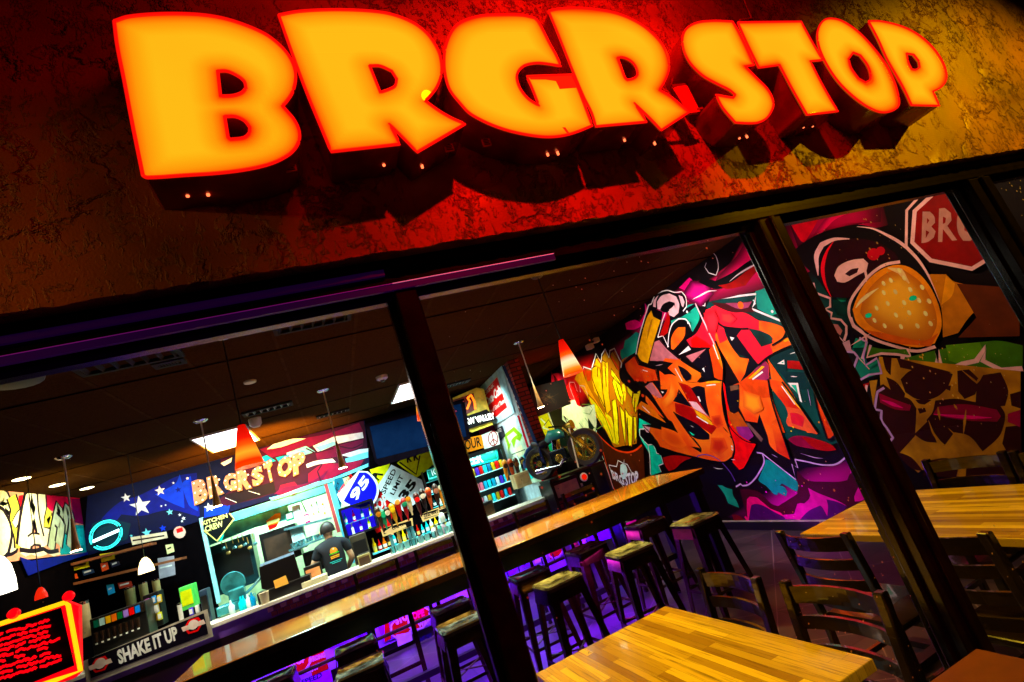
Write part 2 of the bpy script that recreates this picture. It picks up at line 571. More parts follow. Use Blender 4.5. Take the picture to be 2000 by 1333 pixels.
def smooth_pts(pts, closed=True, corner=38, sub=4):
    P = [Vector((p[0], p[1])) for p in pts]
    n = len(P); out = []
    def cornerq(i):
        if not closed and i in (0, n - 1): return True
        a = P[i] - P[i - 1]; b = P[(i + 1) % n] - P[i]
        if a.length < 1e-9 or b.length < 1e-9: return True
        return abs(a.angle(b)) > R(corner)
    C = [cornerq(i) for i in range(n)]
    rng = range(n if closed else n - 1)
    for i in rng:
        j = (i + 1) % n
        a, b = P[i], P[j]
        L = (b - a).length
        ta = (b - a) if C[i] else (b - P[i - 1]).normalized() * L
        tb = (b - a) if C[j] else (P[(j + 1) % n] - a).normalized() * L
        for k in range(sub):
            t = k / sub
            h00 = 2 * t**3 - 3 * t**2 + 1; h10 = t**3 - 2 * t**2 + t
            h01 = -2 * t**3 + 3 * t**2; h11 = t**3 - t**2
            out.append(a * h00 + ta * h10 + b * h01 + tb * h11)
    if not closed: out.append(P[-1])
    return [(p.x, p.y) for p in out]

def text_tris(s, bold=0., shear=0., res=2):
    cu = bpy.data.curves.new('t', 'FONT')
    cu.body = s; cu.size = 1; cu.offset = bold; cu.shear = shear
    cu.resolution_u = res
    o = bpy.data.objects.new('t', cu); COL.objects.link(o)
    dg = bpy.context.evaluated_depsgraph_get()
    me = bpy.data.meshes.new_from_object(o.evaluated_get(dg))
    vs = [v.co.copy() for v in me.vertices]
    fs = [list(p.vertices) for p in me.polygons]
    bpy.data.objects.remove(o); bpy.data.meshes.remove(me); bpy.data.curves.remove(cu)
    if not vs: return [], []
    x0 = min(v.x for v in vs); x1 = max(v.x for v in vs)
    y0 = min(v.y for v in vs); y1 = max(v.y for v in vs)
    return [((v.x - x0) / (x1 - x0), (v.y - y0) / (y1 - y0)) for v in vs], fs

class Paint:
    """flat art on one wall plane; each layer a fraction of a millimetre proud of the last"""
    def __init__(s, at, val, toward=-1, eps=.00012):
        s.at, s.val, s.tw, s.eps, s.k, s.mb = at, val, toward, eps, 1, MB()
        s.cols = {}
    def P(s, p, d=0.):
        q = s.at(p[0], p[1], s.val)
        off = s.tw * (s.k * s.eps + d)
        if s.at is AX: q.x += off
        elif s.at is AY: q.y += off
        else: q.z += off
        return q
    def fill(s, pts, m, smooth=True, sub=4):
        if smooth: pts = smooth_pts(pts, sub=sub)
        q = [s.P(p) for p in pts]
        try:
            T = tessellate_polygon([q])
        except Exception:
            return
        base = len(s.mb.v); s.mb.v += [tuple(x) for x in q]; i = s.mb.mi(m)
        for t in T:
            s.mb.f.append([base + a for a in t]); s.mb.m.append(i)
        s.k += 1
    def spray(s, pts, core, edge, c=None, rings=5):
        '''soft spray can fade: paint colour runs from core to edge'''
        pts = smooth_pts(pts, sub=4)
        cx = c[0] if c else sum(p[0] for p in pts) / len(pts)
        cy = c[1] if c else sum(p[1] for p in pts) / len(pts)
        ca, ce = lin(core), lin(edge)
        i = s.mb.mi(SPRAY); n = len(pts); base = len(s.mb.v)
        for r_ in range(rings + 1):
            f = 1 - r_ / rings * .96
            t = min(1, (r_ / rings) * 1.5); t = t * t * (3 - 2 * t)
            col = [ce[q] + (ca[q] - ce[q]) * t for q in range(3)]
            for p in pts:
                v = s.P((cx + (p[0] - cx) * f, cy + (p[1] - cy) * f))
                s.cols[len(s.mb.v)] = col
                s.mb.v.append(tuple(v))
        for r_ in range(rings):
            for j in range(n):
                a = base + r_ * n + j; b_ = base + r_ * n + (j + 1) % n
                s.mb.f.append([a, b_, b_ + n, a + n]); s.mb.m.append(i)
        s.mb.f.append([base + rings * n + j for j in range(n)]); s.mb.m.append(i)
        s.k += 1
    def line(s, pts, w, m, closed=False, smooth=True, taper=False, sub=4):
        if smooth: pts = smooth_pts(pts, closed, sub=sub)
        q = [s.P(p) for p in pts]
        if closed: q.append(q[0])
        n = len(q)
        nrm = Vector((1, 0, 0)) if s.at is AX else Vector((0, 1, 0)) if s.at is AY else Vector((0, 0, 1))
        L, Rr = [], []
        for k in range(n):
            a = q[k - 1] if k else (q[-2] if closed else q[0])
            b = q[k + 1] if k < n - 1 else (q[1] if closed else q[-1])
            d = b - a
            if d.length < 1e-9: d = Vector((0, 0, 1))
            t = d.normalized().cross(nrm)
            ww = w / 2 * (min(1, .15 + 2.2 * min(k, n - 1 - k) / n) if taper else 1)
            L.append(q[k] + t * ww); Rr.append(q[k] - t * ww)
        i = s.mb.mi(m)
        base = len(s.mb.v)
        s.mb.v += [tuple(x) for x in L] + [tuple(x) for x in Rr]
        for k in range(n - 1):
            s.mb.f.append([base + k, base + k + 1, base + n + k + 1, base + n + k]); s.mb.m.append(i)
        s.k += 1
    def dot(s, p, r, m, sx=1.):
        c = s.P(p); i = s.mb.mi(m); base = len(s.mb.v); n = 14
        for j in range(n):
            t = 2 * math.pi * j / n
            a, b = math.cos(t) * r * sx, math.sin(t) * r
            s.mb.v.append((c.x, c.y + a, c.z + b) if s.at is AX else (c.x + a, c.y, c.z + b))
        s.mb.f.append([base + j for j in range(n)]); s.mb.m.append(i)
        s.k += 1
    def text(s, txt, bl, br, tl, m, bold=.02, shear=0.):
        vs, fs = text_tris(txt, bold, shear)
        o = s.P(bl); X = s.P(br) - o; Y = s.P(tl) - o
        base = len(s.mb.v); i = s.mb.mi(m)
        s.mb.v += [tuple(o + X * u + Y * v) for u, v in vs]
        for f in fs:
            s.mb.f.append([base + a for a in f]); s.mb.m.append(i)
        s.k += 1
    def slab(s, pts, t, m, smooth=False):
        if smooth: pts = smooth_pts(pts)
        a = [s.P(p) for p in pts]
        b = [s.P(p, t) for p in pts]
        s.mb.hull(a, b, m)
        s.k += 1
        s.val += s.tw * t
    def build(s, name, parent=None):
        me = bpy.data.meshes.new(name)
        me.from_pydata(s.mb.v, [], s.mb.f)
        for m in s.mb.mats: me.materials.append(m)
        me.polygons.foreach_set('material_index', s.mb.m)
        if s.cols:
            at_ = me.color_attributes.new('Col', 'FLOAT_COLOR', 'POINT')
            for k_, c_ in s.cols.items(): at_.data[k_].color = (c_[0], c_[1], c_[2], 1)
        me.update()
        o = bpy.data.objects.new(name, me); COL.objects.link(o)
        if parent: o.parent = parent
        return o

# ================================================================== STRUCTURE
YW = 1.25                      # stucco face
ZB = CAMZ + .485 * YW          # bottom of the fascia, 2.256
CEIL = 3.114
XL, XR, YB = -3.16, 4.45, 8.85

b = MB()
b.box(-9, 9, -9, 12.5, -.2, 0, FLOORM)
tag(b.build('floor'), None, kind='structure')

# fascia wall with an irregular trowelled lower edge
b = MB()
b.box(-5, 9, YW, YW + .22, ZB + .012, 3.62, STUCCO)
n = len(b.v)
xs = [-3 + i * .018 for i in range(560)]
ds = [.0055 * rnd.random() for k in range(len(xs))]
for k in range(len(xs) - 1):
    a_, c_ = ZB - ds[k] + .010, ZB - ds[k + 1] + .010
    b.hull([(xs[k], YW - .002, a_), (xs[k + 1], YW - .002, c_), (xs[k + 1], YW + .012, c_), (xs[k], YW + .012, a_)],
           [(xs[k], YW - .002, ZB + .022), (xs[k + 1], YW - .002, ZB + .022), (xs[k + 1], YW + .012, ZB + .022), (xs[k], YW + .012, ZB + .022)], STUCCO)
fw = b.build('fascia_wall')
tag(fw, 'rough trowelled orange brown stucco fascia above the shop window', 'wall')
b = MB()
b.tube([(2.02, YW - .006, 3.16), (2.0, YW - .008, 3.04), (1.93, YW - .008, 3.03), (1.86, YW - .008, 2.92)], .004, mat('red_wire', (.5, .03, .02), .4))
tag(b.build('sign_cable'), 'thin cable running up the stucco between second R and S', 'cable')

# interior walls and ceiling
WALLB = mat('dark_wall', (.0022, .0015, .002), .8)
YR = 10.2
b = MB(); b.box(XR, XR + .15, 1.4, YR + .12, 0, CEIL, WALLB)
tag(b.build('side_wall'), 'dark side wall that carries the big graffiti mural', 'wall')
b = MB(); b.box(XR - .02, XR - .001, 1.4, YR, 0, .1, BLACK)
b.box(XR - .026, XR - .001, 1.4, YR, .1, .112, mat('rail_edge', (.35, .3, .28), .3))
tag(b.build('baseboard'), 'black baseboard under the magenta foot of the mural', 'baseboard')
b = MB(); b.box(XL - .15, XL, 1.4, YB + 1.9, 0, CEIL, WALLB)
tag(b.build('end_wall'), 'dark far left wall behind the shakes lettering', 'wall')
b = MB()
KX0, KX1, KZ1 = -1.79, .02, 2.31
b.box(XL, KX0 - .02, YB, YB + .12, 0, CEIL, WALLB)
b.box(KX1 + .25, 2.80, YB, YB + .12, 0, CEIL, WALLB)
b.box(2.96, XR, YR, YR + .12, 0, CEIL, WALLB)
b.box(KX0 - .02, KX1 + .25, YB, YB + .12, KZ1, CEIL, WALLB)
b.box(KX0 - .02, KX1 + .25, YB, YB + .12, 0, .95, WALLB)
tag(b.build('back_wall'), 'dark back wall around the kitchen opening behind the bar', 'wall')
KW = mat('kitchen_wall_paint', (.62, .72, .36), .6)
b = MB()
b.box(-3.1, 1.6, 10.6, 10.7, 0, CEIL, KW)
tag(b.build('kitchen_wall'), 'pale green kitchen wall seen through the opening', 'wall')
b = MB()
b.box(-5, 9, YW + .23, 12.4, CEIL, CEIL + .1, TILE)
i = -3
for k in range(-3, 11):
    x = -1.366 + .61 * k
    b.box(x - .013, x + .013, YW + .23, YR if x > 2.9 else YB, CEIL - .004, CEIL - .0005, GRID)
for k in range(-2, 5):
    y = 4.392 + 1.22 * k
    if y > YB: break
    b.box(XL, XR, y - .013, y + .013, CEIL - .006, CEIL - .0045, mat('ceiling_seam', (.004, .002, .001), .95))
tag(b.build('ceiling'), None, kind='structure')

# ------------------------------------------------------------------ storefront window
win = thing('storefront_window', 'black metal storefront window frame under the stucco fascia', 'window frame')
b = MB()
Y0 = 1.30
b.box(-4, 9, YW + .05, 1.48, 2.205, ZB + .011, FRAME)
b.box(-4, 9, Y0, Y0 + .10, CAMZ + .413 * Y0, 2.204, FRAME)
b.box(-4, 9, Y0 + .035, Y0 + .065, CAMZ + .413 * Y0 - .028, CAMZ + .413 * Y0 - .0005, FRAME)
b.build('head_frame', win)
PURP = mat('purple_lacquer', (.03, .004, .055), .3, em=.55, emc=(.16, .0, .42))  # purple reflection painted as emission, not a lacquer
b = MB()  # purple reflections on the header, painted as emissive strips; no lamp here
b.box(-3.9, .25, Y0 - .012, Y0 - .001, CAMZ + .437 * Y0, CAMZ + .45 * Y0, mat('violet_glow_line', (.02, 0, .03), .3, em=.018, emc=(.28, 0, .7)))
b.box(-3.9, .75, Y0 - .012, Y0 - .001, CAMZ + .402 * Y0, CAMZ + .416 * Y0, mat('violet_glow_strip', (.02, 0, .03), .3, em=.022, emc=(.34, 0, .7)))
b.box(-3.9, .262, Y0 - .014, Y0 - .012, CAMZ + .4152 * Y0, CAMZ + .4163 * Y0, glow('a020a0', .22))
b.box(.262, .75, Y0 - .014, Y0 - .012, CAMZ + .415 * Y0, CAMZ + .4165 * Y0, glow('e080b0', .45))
b.build('violet_reflection', win)
def mullion(x0, x1, two=False):
    b = MB()
    b.box(x0, x1, Y0 - .005, Y0 + .10, 0, 2.18, FRAME)
    b.box(x0 - .018, x0 - .0005, Y0 + .035, Y0 + .065, 0, 2.16, FRAME)
    b.box(x1 + .0005, x1 + .012, Y0 + .035, Y0 + .065, 0, 2.16, FRAME)
    if two:
        xm = (x0 + x1) / 2
        b.box(xm - .01, xm + .01, Y0 - .02, Y0 - .0055, 0, 2.18, FRAME)
    return b.build('mullion', win, bevel=.004)
mullion(.262, .321)
mullion(1.592, 1.70, True)
mullion(2.90, 3.07, True)
b = MB(); b.box(-4, 9, Y0, Y0 + .1, 0, .12, FRAME); b.build('sill', win)
for x0, x1 in ((-3.9, .262), (.321, 1.555), (1.70, 2.86), (3.07, 4.9)):
    b = MB()
    b.face([(x0, Y0 + .05, .12), (x1, Y0 + .05, .12), (x1, Y0 + .05, 2.186), (x0, Y0 + .05, 2.186)], GLASS)
    b.build('glass_pane', win)

# ------------------------------------------------------------------ sign letters
YF = 1.122
SIDE = mat('letter_return', (.28, .014, .004), .25, var=.4, coat=.5)
def face_mat():
    m = bpy.data.materials.new('lit_acrylic')
    m.use_nodes = True
    nt = m.node_tree
    b = nt.nodes['Principled BSDF']
    tc = nt.nodes.new('ShaderNodeTexCoord')
    at_ = nt.nodes.new('ShaderNodeAttribute'); at_.attribute_name = 'edge'
    nz = nt.nodes.new('ShaderNodeTexNoise')
    nz.inputs['Scale'].default_value = 2.4
    nz.inputs['Detail'].default_value = 1
    nt.links.new(tc.outputs['Object'], nz.inputs['Vector'])
    ad = nt.nodes.new('ShaderNodeMath'); ad.operation = 'MULTIPLY_ADD'
    ad.inputs[1].default_value = .8
    nt.links.new(nz.outputs['Fac'], ad.inputs[0]); nt.links.new(at_.outputs['Fac'], ad.inputs[2])
    sb = nt.nodes.new('ShaderNodeMath'); sb.operation = 'SUBTRACT'; sb.inputs[1].default_value = .40
    nt.links.new(ad.outputs[0], sb.inputs[0])
    cr = nt.nodes.new('ShaderNodeValToRGB')
    cr.color_ramp.elements[0].position = 0
    cr.color_ramp.elements[0].color = (1, .055, .0, 1)
    cr.color_ramp.elements[1].position = 1
    cr.color_ramp.elements[1].color = (1, .50, .008, 1)
    for ps_, c_ in ((.14, (1, .17, .001, 1)), (.38, (1, .32, .003, 1)), (.7, (1, .42, .005, 1))):
        e_ = cr.color_ramp.elements.new(ps_); e_.color = c_
    nt.links.new(sb.outputs[0], cr.inputs[0])
    nt.links.new(cr.outputs[0], b.inputs['Emission Color'])
    b.inputs['Emission Strength'].default_value = 1.0
    b.inputs['Base Color'].default_value = (.006, .001, .0, 1)
    b.inputs['Roughness'].default_value = .02
    b.inputs['Specular IOR Level'].default_value = .3
    return m
FACE = face_mat()
TRIM = mat('red_trim_cap', (.3, 0, 0), .3, em=.95, emc=(1, .004, .002))
LED = glow('ff7040', 2.5)

import numpy as np
from mathutils.geometry import delaunay_2d_cdt
def graded_face(outl, y, m, step=.011, reach=.062):
    V, E = [], []
    for pts in outl:
        b0 = len(V); V += [Vector((p[0], p[1])) for p in pts]
        E += [(b0 + k, b0 + (k + 1) % len(pts)) for k in range(len(pts))]
    segs = np.array([[V[a].x, V[a].y, V[b_].x, V[b_].y] for a, b_ in E])
    def dist(P_):
        a = segs[:, :2]; d = segs[:, 2:] - a
        t = np.clip(((P_[:, None, :] - a) * d).sum(2) / np.maximum((d * d).sum(1), 1e-12), 0, 1)
        return np.sqrt((((a + d * t[..., None]) - P_[:, None, :]) ** 2).sum(2).min(1))
    def inside(P_):
        x, y_ = P_[:, None, 0], P_[:, None, 1]
        x1, y1, x2, y2 = segs.T
        c = ((y1 > y_) != (y2 > y_)) & (x < (x2 - x1) * (y_ - y1) / np.where(np.abs(y2 - y1) < 1e-12, 1e-12, y2 - y1) + x1)
        return c.sum(1) % 2 == 1
    lo = segs[:, :2].min(0); hi = segs[:, :2].max(0)
    gx, gz = np.meshgrid(np.arange(lo[0], hi[0], step), np.arange(lo[1], hi[1], step))
    G = np.stack([gx.ravel(), gz.ravel()], 1)
    G = G[inside(G)]; G = G[dist(G) > step * .45]
    allv = V + [Vector((float(a), float(b_))) for a, b_ in G]
    r_ = delaunay_2d_cdt(allv, E, [], 0, 1e-6)
    vv = np.array([[v.x, v.y] for v in r_[0]]); F_ = [list(f) for f in r_[2]]
    cen = np.array([vv[f].mean(0) for f in F_]); ok = inside(cen)
    F_ = [f for f, o_ in zip(F_, ok) if o_]
    D_ = np.clip(dist(vv) / reach, 0, 1)
    me = bpy.data.meshes.new('face')
    me.from_pydata([(float(a), y, float(b_)) for a, b_ in vv], [], F_)
    at_ = me.attributes.new('edge', 'FLOAT', 'POINT'); at_.data.foreach_set('value', D_.astype('f'))
    me.materials.append(m); me.update()
    return me
def face_pt(px, py):
    return AY(px, py, YF)
def outline_mesh(outl, depth, y, m, hollow=False):
    cu = bpy.data.curves.new('o', 'CURVE')
    cu.dimensions = '2D'; cu.fill_mode = 'BOTH'; cu.extrude = depth / 2
    for pts in outl:
        sp = cu.splines.new('POLY')
        sp.points.add(len(pts) - 1)
        for q, p in zip(sp.points, pts):
            q.co = (p[0], p[1], 0, 1)
        sp.use_cyclic_u = True
    o = bpy.data.objects.new('o', cu); COL.objects.link(o)
    dg = bpy.context.evaluated_depsgraph_get()
    me = bpy.data.meshes.new_from_object(o.evaluated_get(dg))
    bpy.data.objects.remove(o); bpy.data.curves.remove(cu)
    me.transform(Matrix(((1, 0, 0, 0), (0, 0, -1, y), (0, 1, 0, 0), (0, 0, 0, 1))))
    me.materials.clear(); me.materials.append(m)
    return me
LET = {
 'B1': ((0, 0, 2.222), [[(497,95),(560,75),(700,63),(850,65),(960,80),(1060,110),(1150,150),(1210,195),(1250,240),(1275,290),(1283,340),(1270,400),(1245,440),(1225,462),(1250,490),(1275,520),(1295,560),(1300,600),(1285,640),(1250,675),(1180,710),(1080,735),(950,752),(800,762),(640,772),(622,765),(580,560),(540,350),(510,200)],
   [(945,310),(985,310),(1030,330),(1060,355),(1068,385),(1050,405),(1010,418),(957,420)], [(975,507),(1020,507),(1060,525),(1085,555),(1082,580),(1060,600),(1000,608),(990,600)]]),
 'R1': ((0, 0, 2.222), [[(1210,68),(1300,52),(1450,45),(1600,50),(1700,65),(1790,100),(1850,145),(1890,200),(1910,250),(1915,320),(1895,380),(1865,420),(1845,440),(1900,480),(1960,515),(2018,540),(1810,662),(1750,600),(1690,540),(1735,627),(1437,660),(1400,570),(1330,400),(1260,210)],
   [(1603,287),(1650,288),(1700,310),(1722,345),(1715,375),(1690,390),(1650,404)]]),
 'G1': ((900, 0, 4), [[(575,145),(480,125),(300,122),(150,130),(0,180),(-70,250),(-120,380),(-130,500),(-115,620),(-80,715),(0,815),(60,880),(140,930),(260,985),(400,1030),(550,1060),(680,1072),(800,1062),(900,1035),(1025,985),(985,880),(940,760),(900,660),(865,590),(515,602),(560,700),(610,830),(530,780),(470,710),(440,640),(437,590),(460,545),(510,510),(600,495),(700,505),(780,520),(740,430),(690,340),(640,240),(600,170)]]),
 'R2': ((900, 0, 4), [[(685,92),(760,75),(900,68),(1050,78),(1180,100),(1300,140),(1420,205),(1510,280),(1570,350),(1610,430),(1625,520),(1610,590),(1580,655),(1548,705),(1640,760),(1700,810),(1780,880),(1565,1020),(1480,930),(1355,810),(1450,955),(1055,990),(1020,880),(960,760),(880,570),(800,370),(740,220)],
   [(1222,455),(1260,450),(1310,468),(1350,500),(1375,545),(1378,590),(1350,618),(1300,630),(1280,610),(1250,530)]]),
 'S1': ((1200, 0, 2.5), [[(575,108),(480,105),(400,115),(350,145),(332,190),(340,250),(370,310),(430,370),(500,410),(560,440),(590,465),(580,480),(545,475),(495,465),(530,530),(590,600),(650,603),(700,600),(740,580),(765,545),(775,510),(765,470),(740,430),(700,390),(660,350),(635,325),(680,320),(640,230),(600,150)]]),
 'T1': ((1200, 0, 2.5), [[(602,112),(910,108),(960,200),(1015,295),(955,300),(1000,390),(1050,480),(1090,545),(940,562),(870,440),(805,318),(705,332),(650,220)]]),
 'O1': ((1200, 0, 2.5), [[(1060,93),(1110,105),(1180,150),(1250,220),(1320,310),(1365,400),(1385,470),(1388,510),(1370,535),(1320,550),(1270,540),(1200,500),(1110,420),(1050,340),(1005,250),(990,180),(1000,130),(1025,100)],
   [(1165,258),(1200,272),(1235,320),(1250,365),(1248,390),(1225,405),(1190,385),(1155,335),(1142,290)]]),
 'P1': ((1200, 0, 2.5), [[(1240,105),(1300,106),(1400,130),(1480,170),(1550,230),(1600,300),(1620,360),(1615,400),(1590,430),(1555,448),(1585,518),(1450,515),(1410,430),(1330,290),(1290,200)],
   [(1425,262),(1460,268),(1485,300),(1490,330),(1470,343),(1450,340),(1435,310)]]),
}
LINFO = {'B1': ('letter_b', 'huge glowing orange letter B at the left end of the sign', [(365, 376), (405, 374)], (568, 328)),
 'R1': ('letter_r', 'glowing orange letter R between the B and the G of the sign', [(748, 317), (823, 321)], (877, 289)),
 'G1': ('letter_g', 'glowing orange letter G with an unlit red corner patch', [(1068, 298), (1088, 296)], (950, 279)),
 'R2': ('letter_r', 'glowing orange letter R just before the gap, right of the G', [(1218, 270), (1277, 277)], None),
 'S1': ('letter_s', 'slanted glowing orange letter S right after the word gap', [(1442, 266), (1457, 264)], None),
 'T1': ('letter_t', 'glowing orange letter T between the S and the O', [(1567, 245), (1585, 243)], None),
 'O1': ('letter_o', 'tilted oval glowing orange letter O near the right end', [(1692, 237), (1704, 238)], None),
 'P1': ('letter_p', 'smallest glowing orange letter P with a bright lamp reflection', [(1763, 225), (1787, 226)], None)}
for key, (zz, outs) in LET.items():
    nm, lab, leds, stick = LINFO[key]
    t = thing(nm, lab, 'sign letter', group='illuminated letters of the shop sign')
    O = []
    for pts in outs:
        px = Z(*zz, pts)
        w3 = [face_pt(*p) for p in px]
        O.append(smooth_pts([(q.x, q.z) for q in w3], sub=5))
    me = outline_mesh(O, YW - YF - .008, (YW + YF) / 2 + .003, SIDE)
    o = bpy.data.objects.new('return', me); COL.objects.link(o); o.parent = t
    me = graded_face(O, YF + .001, FACE)
    o = bpy.data.objects.new('face', me); COL.objects.link(o); o.parent = t
    b = MB()
    for poly in O:
        P3 = [(p[0], YF - .001, p[1]) for p in poly]
        b.tube(P3 + [P3[0]], .0042, TRIM, 6, cap=False)
    b.build('trim_cap', t)
    # drain lights and sticker on the underside, near the wall
    zmin = min(p[1] for p in O[0])
    for q in leds:
        p = AY(q[0], q[1], YW - .052)
        b = MB(); b.lathe([(0, -.012), (.0038, -.012), (.0038, .01), (0, .01)], (p.x, p.y, p.z), LED, 8)
        b.build('drain_light', t)
    if stick:
        p = AY(stick[0], stick[1], YW - .075)
        b = MB()
        x, y, z = p
        ST = mat('sticker', (.75, .16, .08), .6)
        s_ = .013
        b.hull([(x - s_, y - .002, z - s_), (x + s_, y - .002, z - s_ + .003), (x + s_, y + .002, z - s_ + .003), (x - s_, y + .002, z - s_)],
               [(x - s_, y - .002, z + s_ - .003), (x + s_, y - .002, z + s_), (x + s_, y + .002, z + s_), (x - s_, y + .002, z + s_ - .003)], ST)
        for j in range(4):
            b.box(x - .009, x + .009 - .003 * (j % 2), y - .0032, y - .0022, z - .008 + j * .005, z - .006 + j * .005, BLACK)
        b.build('sticker', t)
    if key == 'G1':
        b = MB()
        def fp(q, d=.002):
            p = AY(900 + q[0] / 4, q[1] / 4, YF); return (p.x, YF - d, p.z)
        b.face([fp(q) for q in [(525,606),(865,597),(905,692),(770,702),(760,680),(740,640),(660,628),(545,628)]], mat('dim_acrylic', (.3, .01, 0), .2, em=1, emc=(1, .012, .002)))
        b.build('dim_patch', t); b = MB()
        b.face([fp(q) for q in [(790,1000),(815,1000),(850,1050),(835,1056)]], mat('dim_acrylic', (.3, .01, 0), .2))
        b.build('dim_patch', t)
# metal bracket hanging between the words
b = MB()
p = [AY(x, y, 1.17) for x, y in ((1312, 170), (1342, 167), (1368, 218), (1345, 222))]
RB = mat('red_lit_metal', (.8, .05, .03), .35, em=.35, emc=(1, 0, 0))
b.hull(p, [q + Vector((0, .012, 0)) for q in p], RB)
b.bar(AY(1308, 232, 1.19), AY(1372, 212, 1.17), .008, .008, SIDE)
b.bar(AY(1340, 166, 1.18), AY(1312, 169, 1.17), .006, .01, SIDE)
b.bar(AY(1328, 90, 1.24) , AY(1310, 170, 1.2), .003, .003, SIDE)
tag(b.build('sign_bracket'), 'small red lit metal plate hanging in the gap between R and S', 'bracket')

# ================================================================== CEILING FIXTURES
def troffer(i, j, lab):
    x0 = -1.366 + .61 * i; y0 = 6.832 + 1.22 * j
    t = thing('ceiling_light', lab, 'ceiling light', (x0 + .305, y0 + .61, CEIL - .02), group='white panel ceiling lights')
    b = MB()
    for a in ((-.295, -.275, -.6, .6), (.275, .295, -.6, .6), (-.275, .275, -.6, -.58), (-.275, .275, .58, .6)):
        b.box(a[0], a[1], a[2], a[3], -.01, .012, WHITE)
    b.build('frame', t)
    b = MB(); b.box(-.274, .274, -.579, .579, -.004, .004, glow('ffffff', 5))
    b.build('diffuser', t)
troffer(0, 0, 'bright white panel light in the ceiling behind the red pendant')
troffer(4, 0, 'bright white panel light in the ceiling beside the window post')
def vent(px, py, lab, sx=.28, sy=.28, px2=None, dark=True):
    p = AZ(px, py, CEIL)
    t = thing('ceiling_vent', lab, 'air vent', (p.x, p.y, CEIL - .012), group='air vents in the ceiling')
    b = MB()
    BLACK = mat('vent_black', (.001, .001, .001), .9)
    b.box(-sx, sx, -sy, -sy + .03, -.012, .01, BLACK); b.box(-sx, sx, sy - .03, sy, -.012, .01, BLACK)
    b.box(-sx, -sx + .03, -sy + .03, sy - .03, -.012, .01, BLACK); b.box(sx - .03, sx, -sy + .03, sy - .03, -.012, .01, BLACK)
    b.build('frame', t)
    b = MB()
    n = 7
    for k in range(n):
        x = -sx + .045 + (2 * sx - .09) * k / (n - 1)
        b.hull([(x - .012, -sy + .03, -.01), (x - .004, -sy + .03, -.01), (x - .004, sy - .03, -.01), (x - .012, sy - .03, -.01)],
               [(x + .004, -sy + .03, .008), (x + .012, -sy + .03, .008), (x + .012, sy - .03, .008), (x + .004, sy - .03, .008)], BLACK if dark else DARKW)
    b.build('slat', t)
vent(235, 688, 'large black square vent under the purple header reflection', .3, .27)
vent(608, 610, 'large black vent nearest the middle window post')
vent(523, 797, 'slotted vent with pale louvres above the bright panel', .26, .1, dark=False)
vent(650, 806, 'slotted dark vent right of the rod pendant', .22, .08, dark=False)
vent(893, 748, 'black vent beside the post glowing red around it', .2, .12)
vent(330, 706, 'flat dark hatch left of the nearest pendant cord', .1, .06)
def disc(px, py, r, h, lab, cat, m, inner=None):
    p = AZ(px, py, CEIL)
    b = MB()
    b.lathe([(0, -h), (r * .6, -h), (r * .95, -h * .7), (r, 0), (0, 0)], (p.x, p.y, CEIL - .001), m, 20)
    if inner:
        b.lathe([(0, -h - r * .35), (r * .25, -h - r * .3), (r * .42, -h - .001)], (p.x, p.y, CEIL - .001), inner, 16)
    tag(b.build('ceiling_' + cat.split()[-1], smooth=True), lab, cat)
disc(488, 745, .055, .02, 'small pale round smoke detector on the dark ceiling', 'smoke detector', WHITE)
disc(745, 735, .07, .05, 'white dome camera on the ceiling near the post', 'dome camera', WHITE, BLACK)
disc(497, 818, .07, .10, 'white bell shaped speaker beside the panel light', 'speaker', WHITE)
disc(22, 742, .16, .02, 'dark round ceiling speaker at the left edge', 'round speaker', BLACK)
for k, (px, py) in enumerate([(42, 936), (112, 948), (170, 954)]):
    p = AZ(px, py, CEIL)
    b = MB()
    b.lathe([(0, -.006), (.05, -.006), (.07, -.002), (.075, 0), (0, 0)], (p.x, p.y, CEIL - .001), glow('fff2c0', 6), 16)
    tag(b.build('downlight'), ['leftmost tiny yellow white downlight over the shakes wall', 'middle tiny downlight over the shakes wall', 'faintest rightmost downlight over the shakes wall'][k], 'downlight', 'downlights over the shakes wall')

# pendants
REDSH = mat('red_glass_shade', (.9, .02, .005), .12, em=.9, emc=(1, .02, .003), coat=.5)
AMB = mat('amber_glass_band', (1, .4, .02), .12, em=1.0, emc=(1, .42, .015), coat=.5)
HOT = glow('fff4d0', 3)
def shade_mat(zt, zb, hot):
    m = bpy.data.materials.new('lit_shade'); m.use_nodes = True
    nt = m.node_tree; b_ = nt.nodes['Principled BSDF']
    tc = nt.nodes.new('ShaderNodeTexCoord'); sp = nt.nodes.new('ShaderNodeSeparateXYZ'); mr = nt.nodes.new('ShaderNodeMapRange'); cr = nt.nodes.new('ShaderNodeValToRGB')
    nt.links.new(tc.outputs['Object'], sp.inputs[0]); nt.links.new(sp.outputs['Z'], mr.inputs['Value'])
    mr.inputs['From Min'].default_value = zt; mr.inputs['From Max'].default_value = zb
    nt.links.new(mr.outputs[0], cr.inputs[0]); nt.links.new(cr.outputs[0], b_.inputs['Emission Color'])
    e = cr.color_ramp.elements
    e[0].position = 0; e[0].color = (.55, .002, .0, 1); e[1].position = 1; e[1].color = (1, .06, .0, 1)
    st = ((.32, (.95, .01, .002, 1)), (.46, (1, .12, .003, 1)), (.62, (1, .85, .5, 1)), (.74, (1, .80, .35, 1)), (.86, (1, .30, .01, 1))) if hot else ((.34, (.9, .008, .002, 1)), (.5, (1, .10, .003, 1)), (.68, (1, .42, .02, 1)), (.8, (1, .22, .01, 1)), (.88, (.95, .03, .0, 1)))
    for p_, c_ in st:
        q_ = e.new(p_); q_.color = c_
    b_.inputs['Emission Strength'].default_value = 1.1
    b_.inputs['Base Color'].default_value = (.3, .01, 0, 1); b_.inputs['Roughness'].default_value = .15
    return m
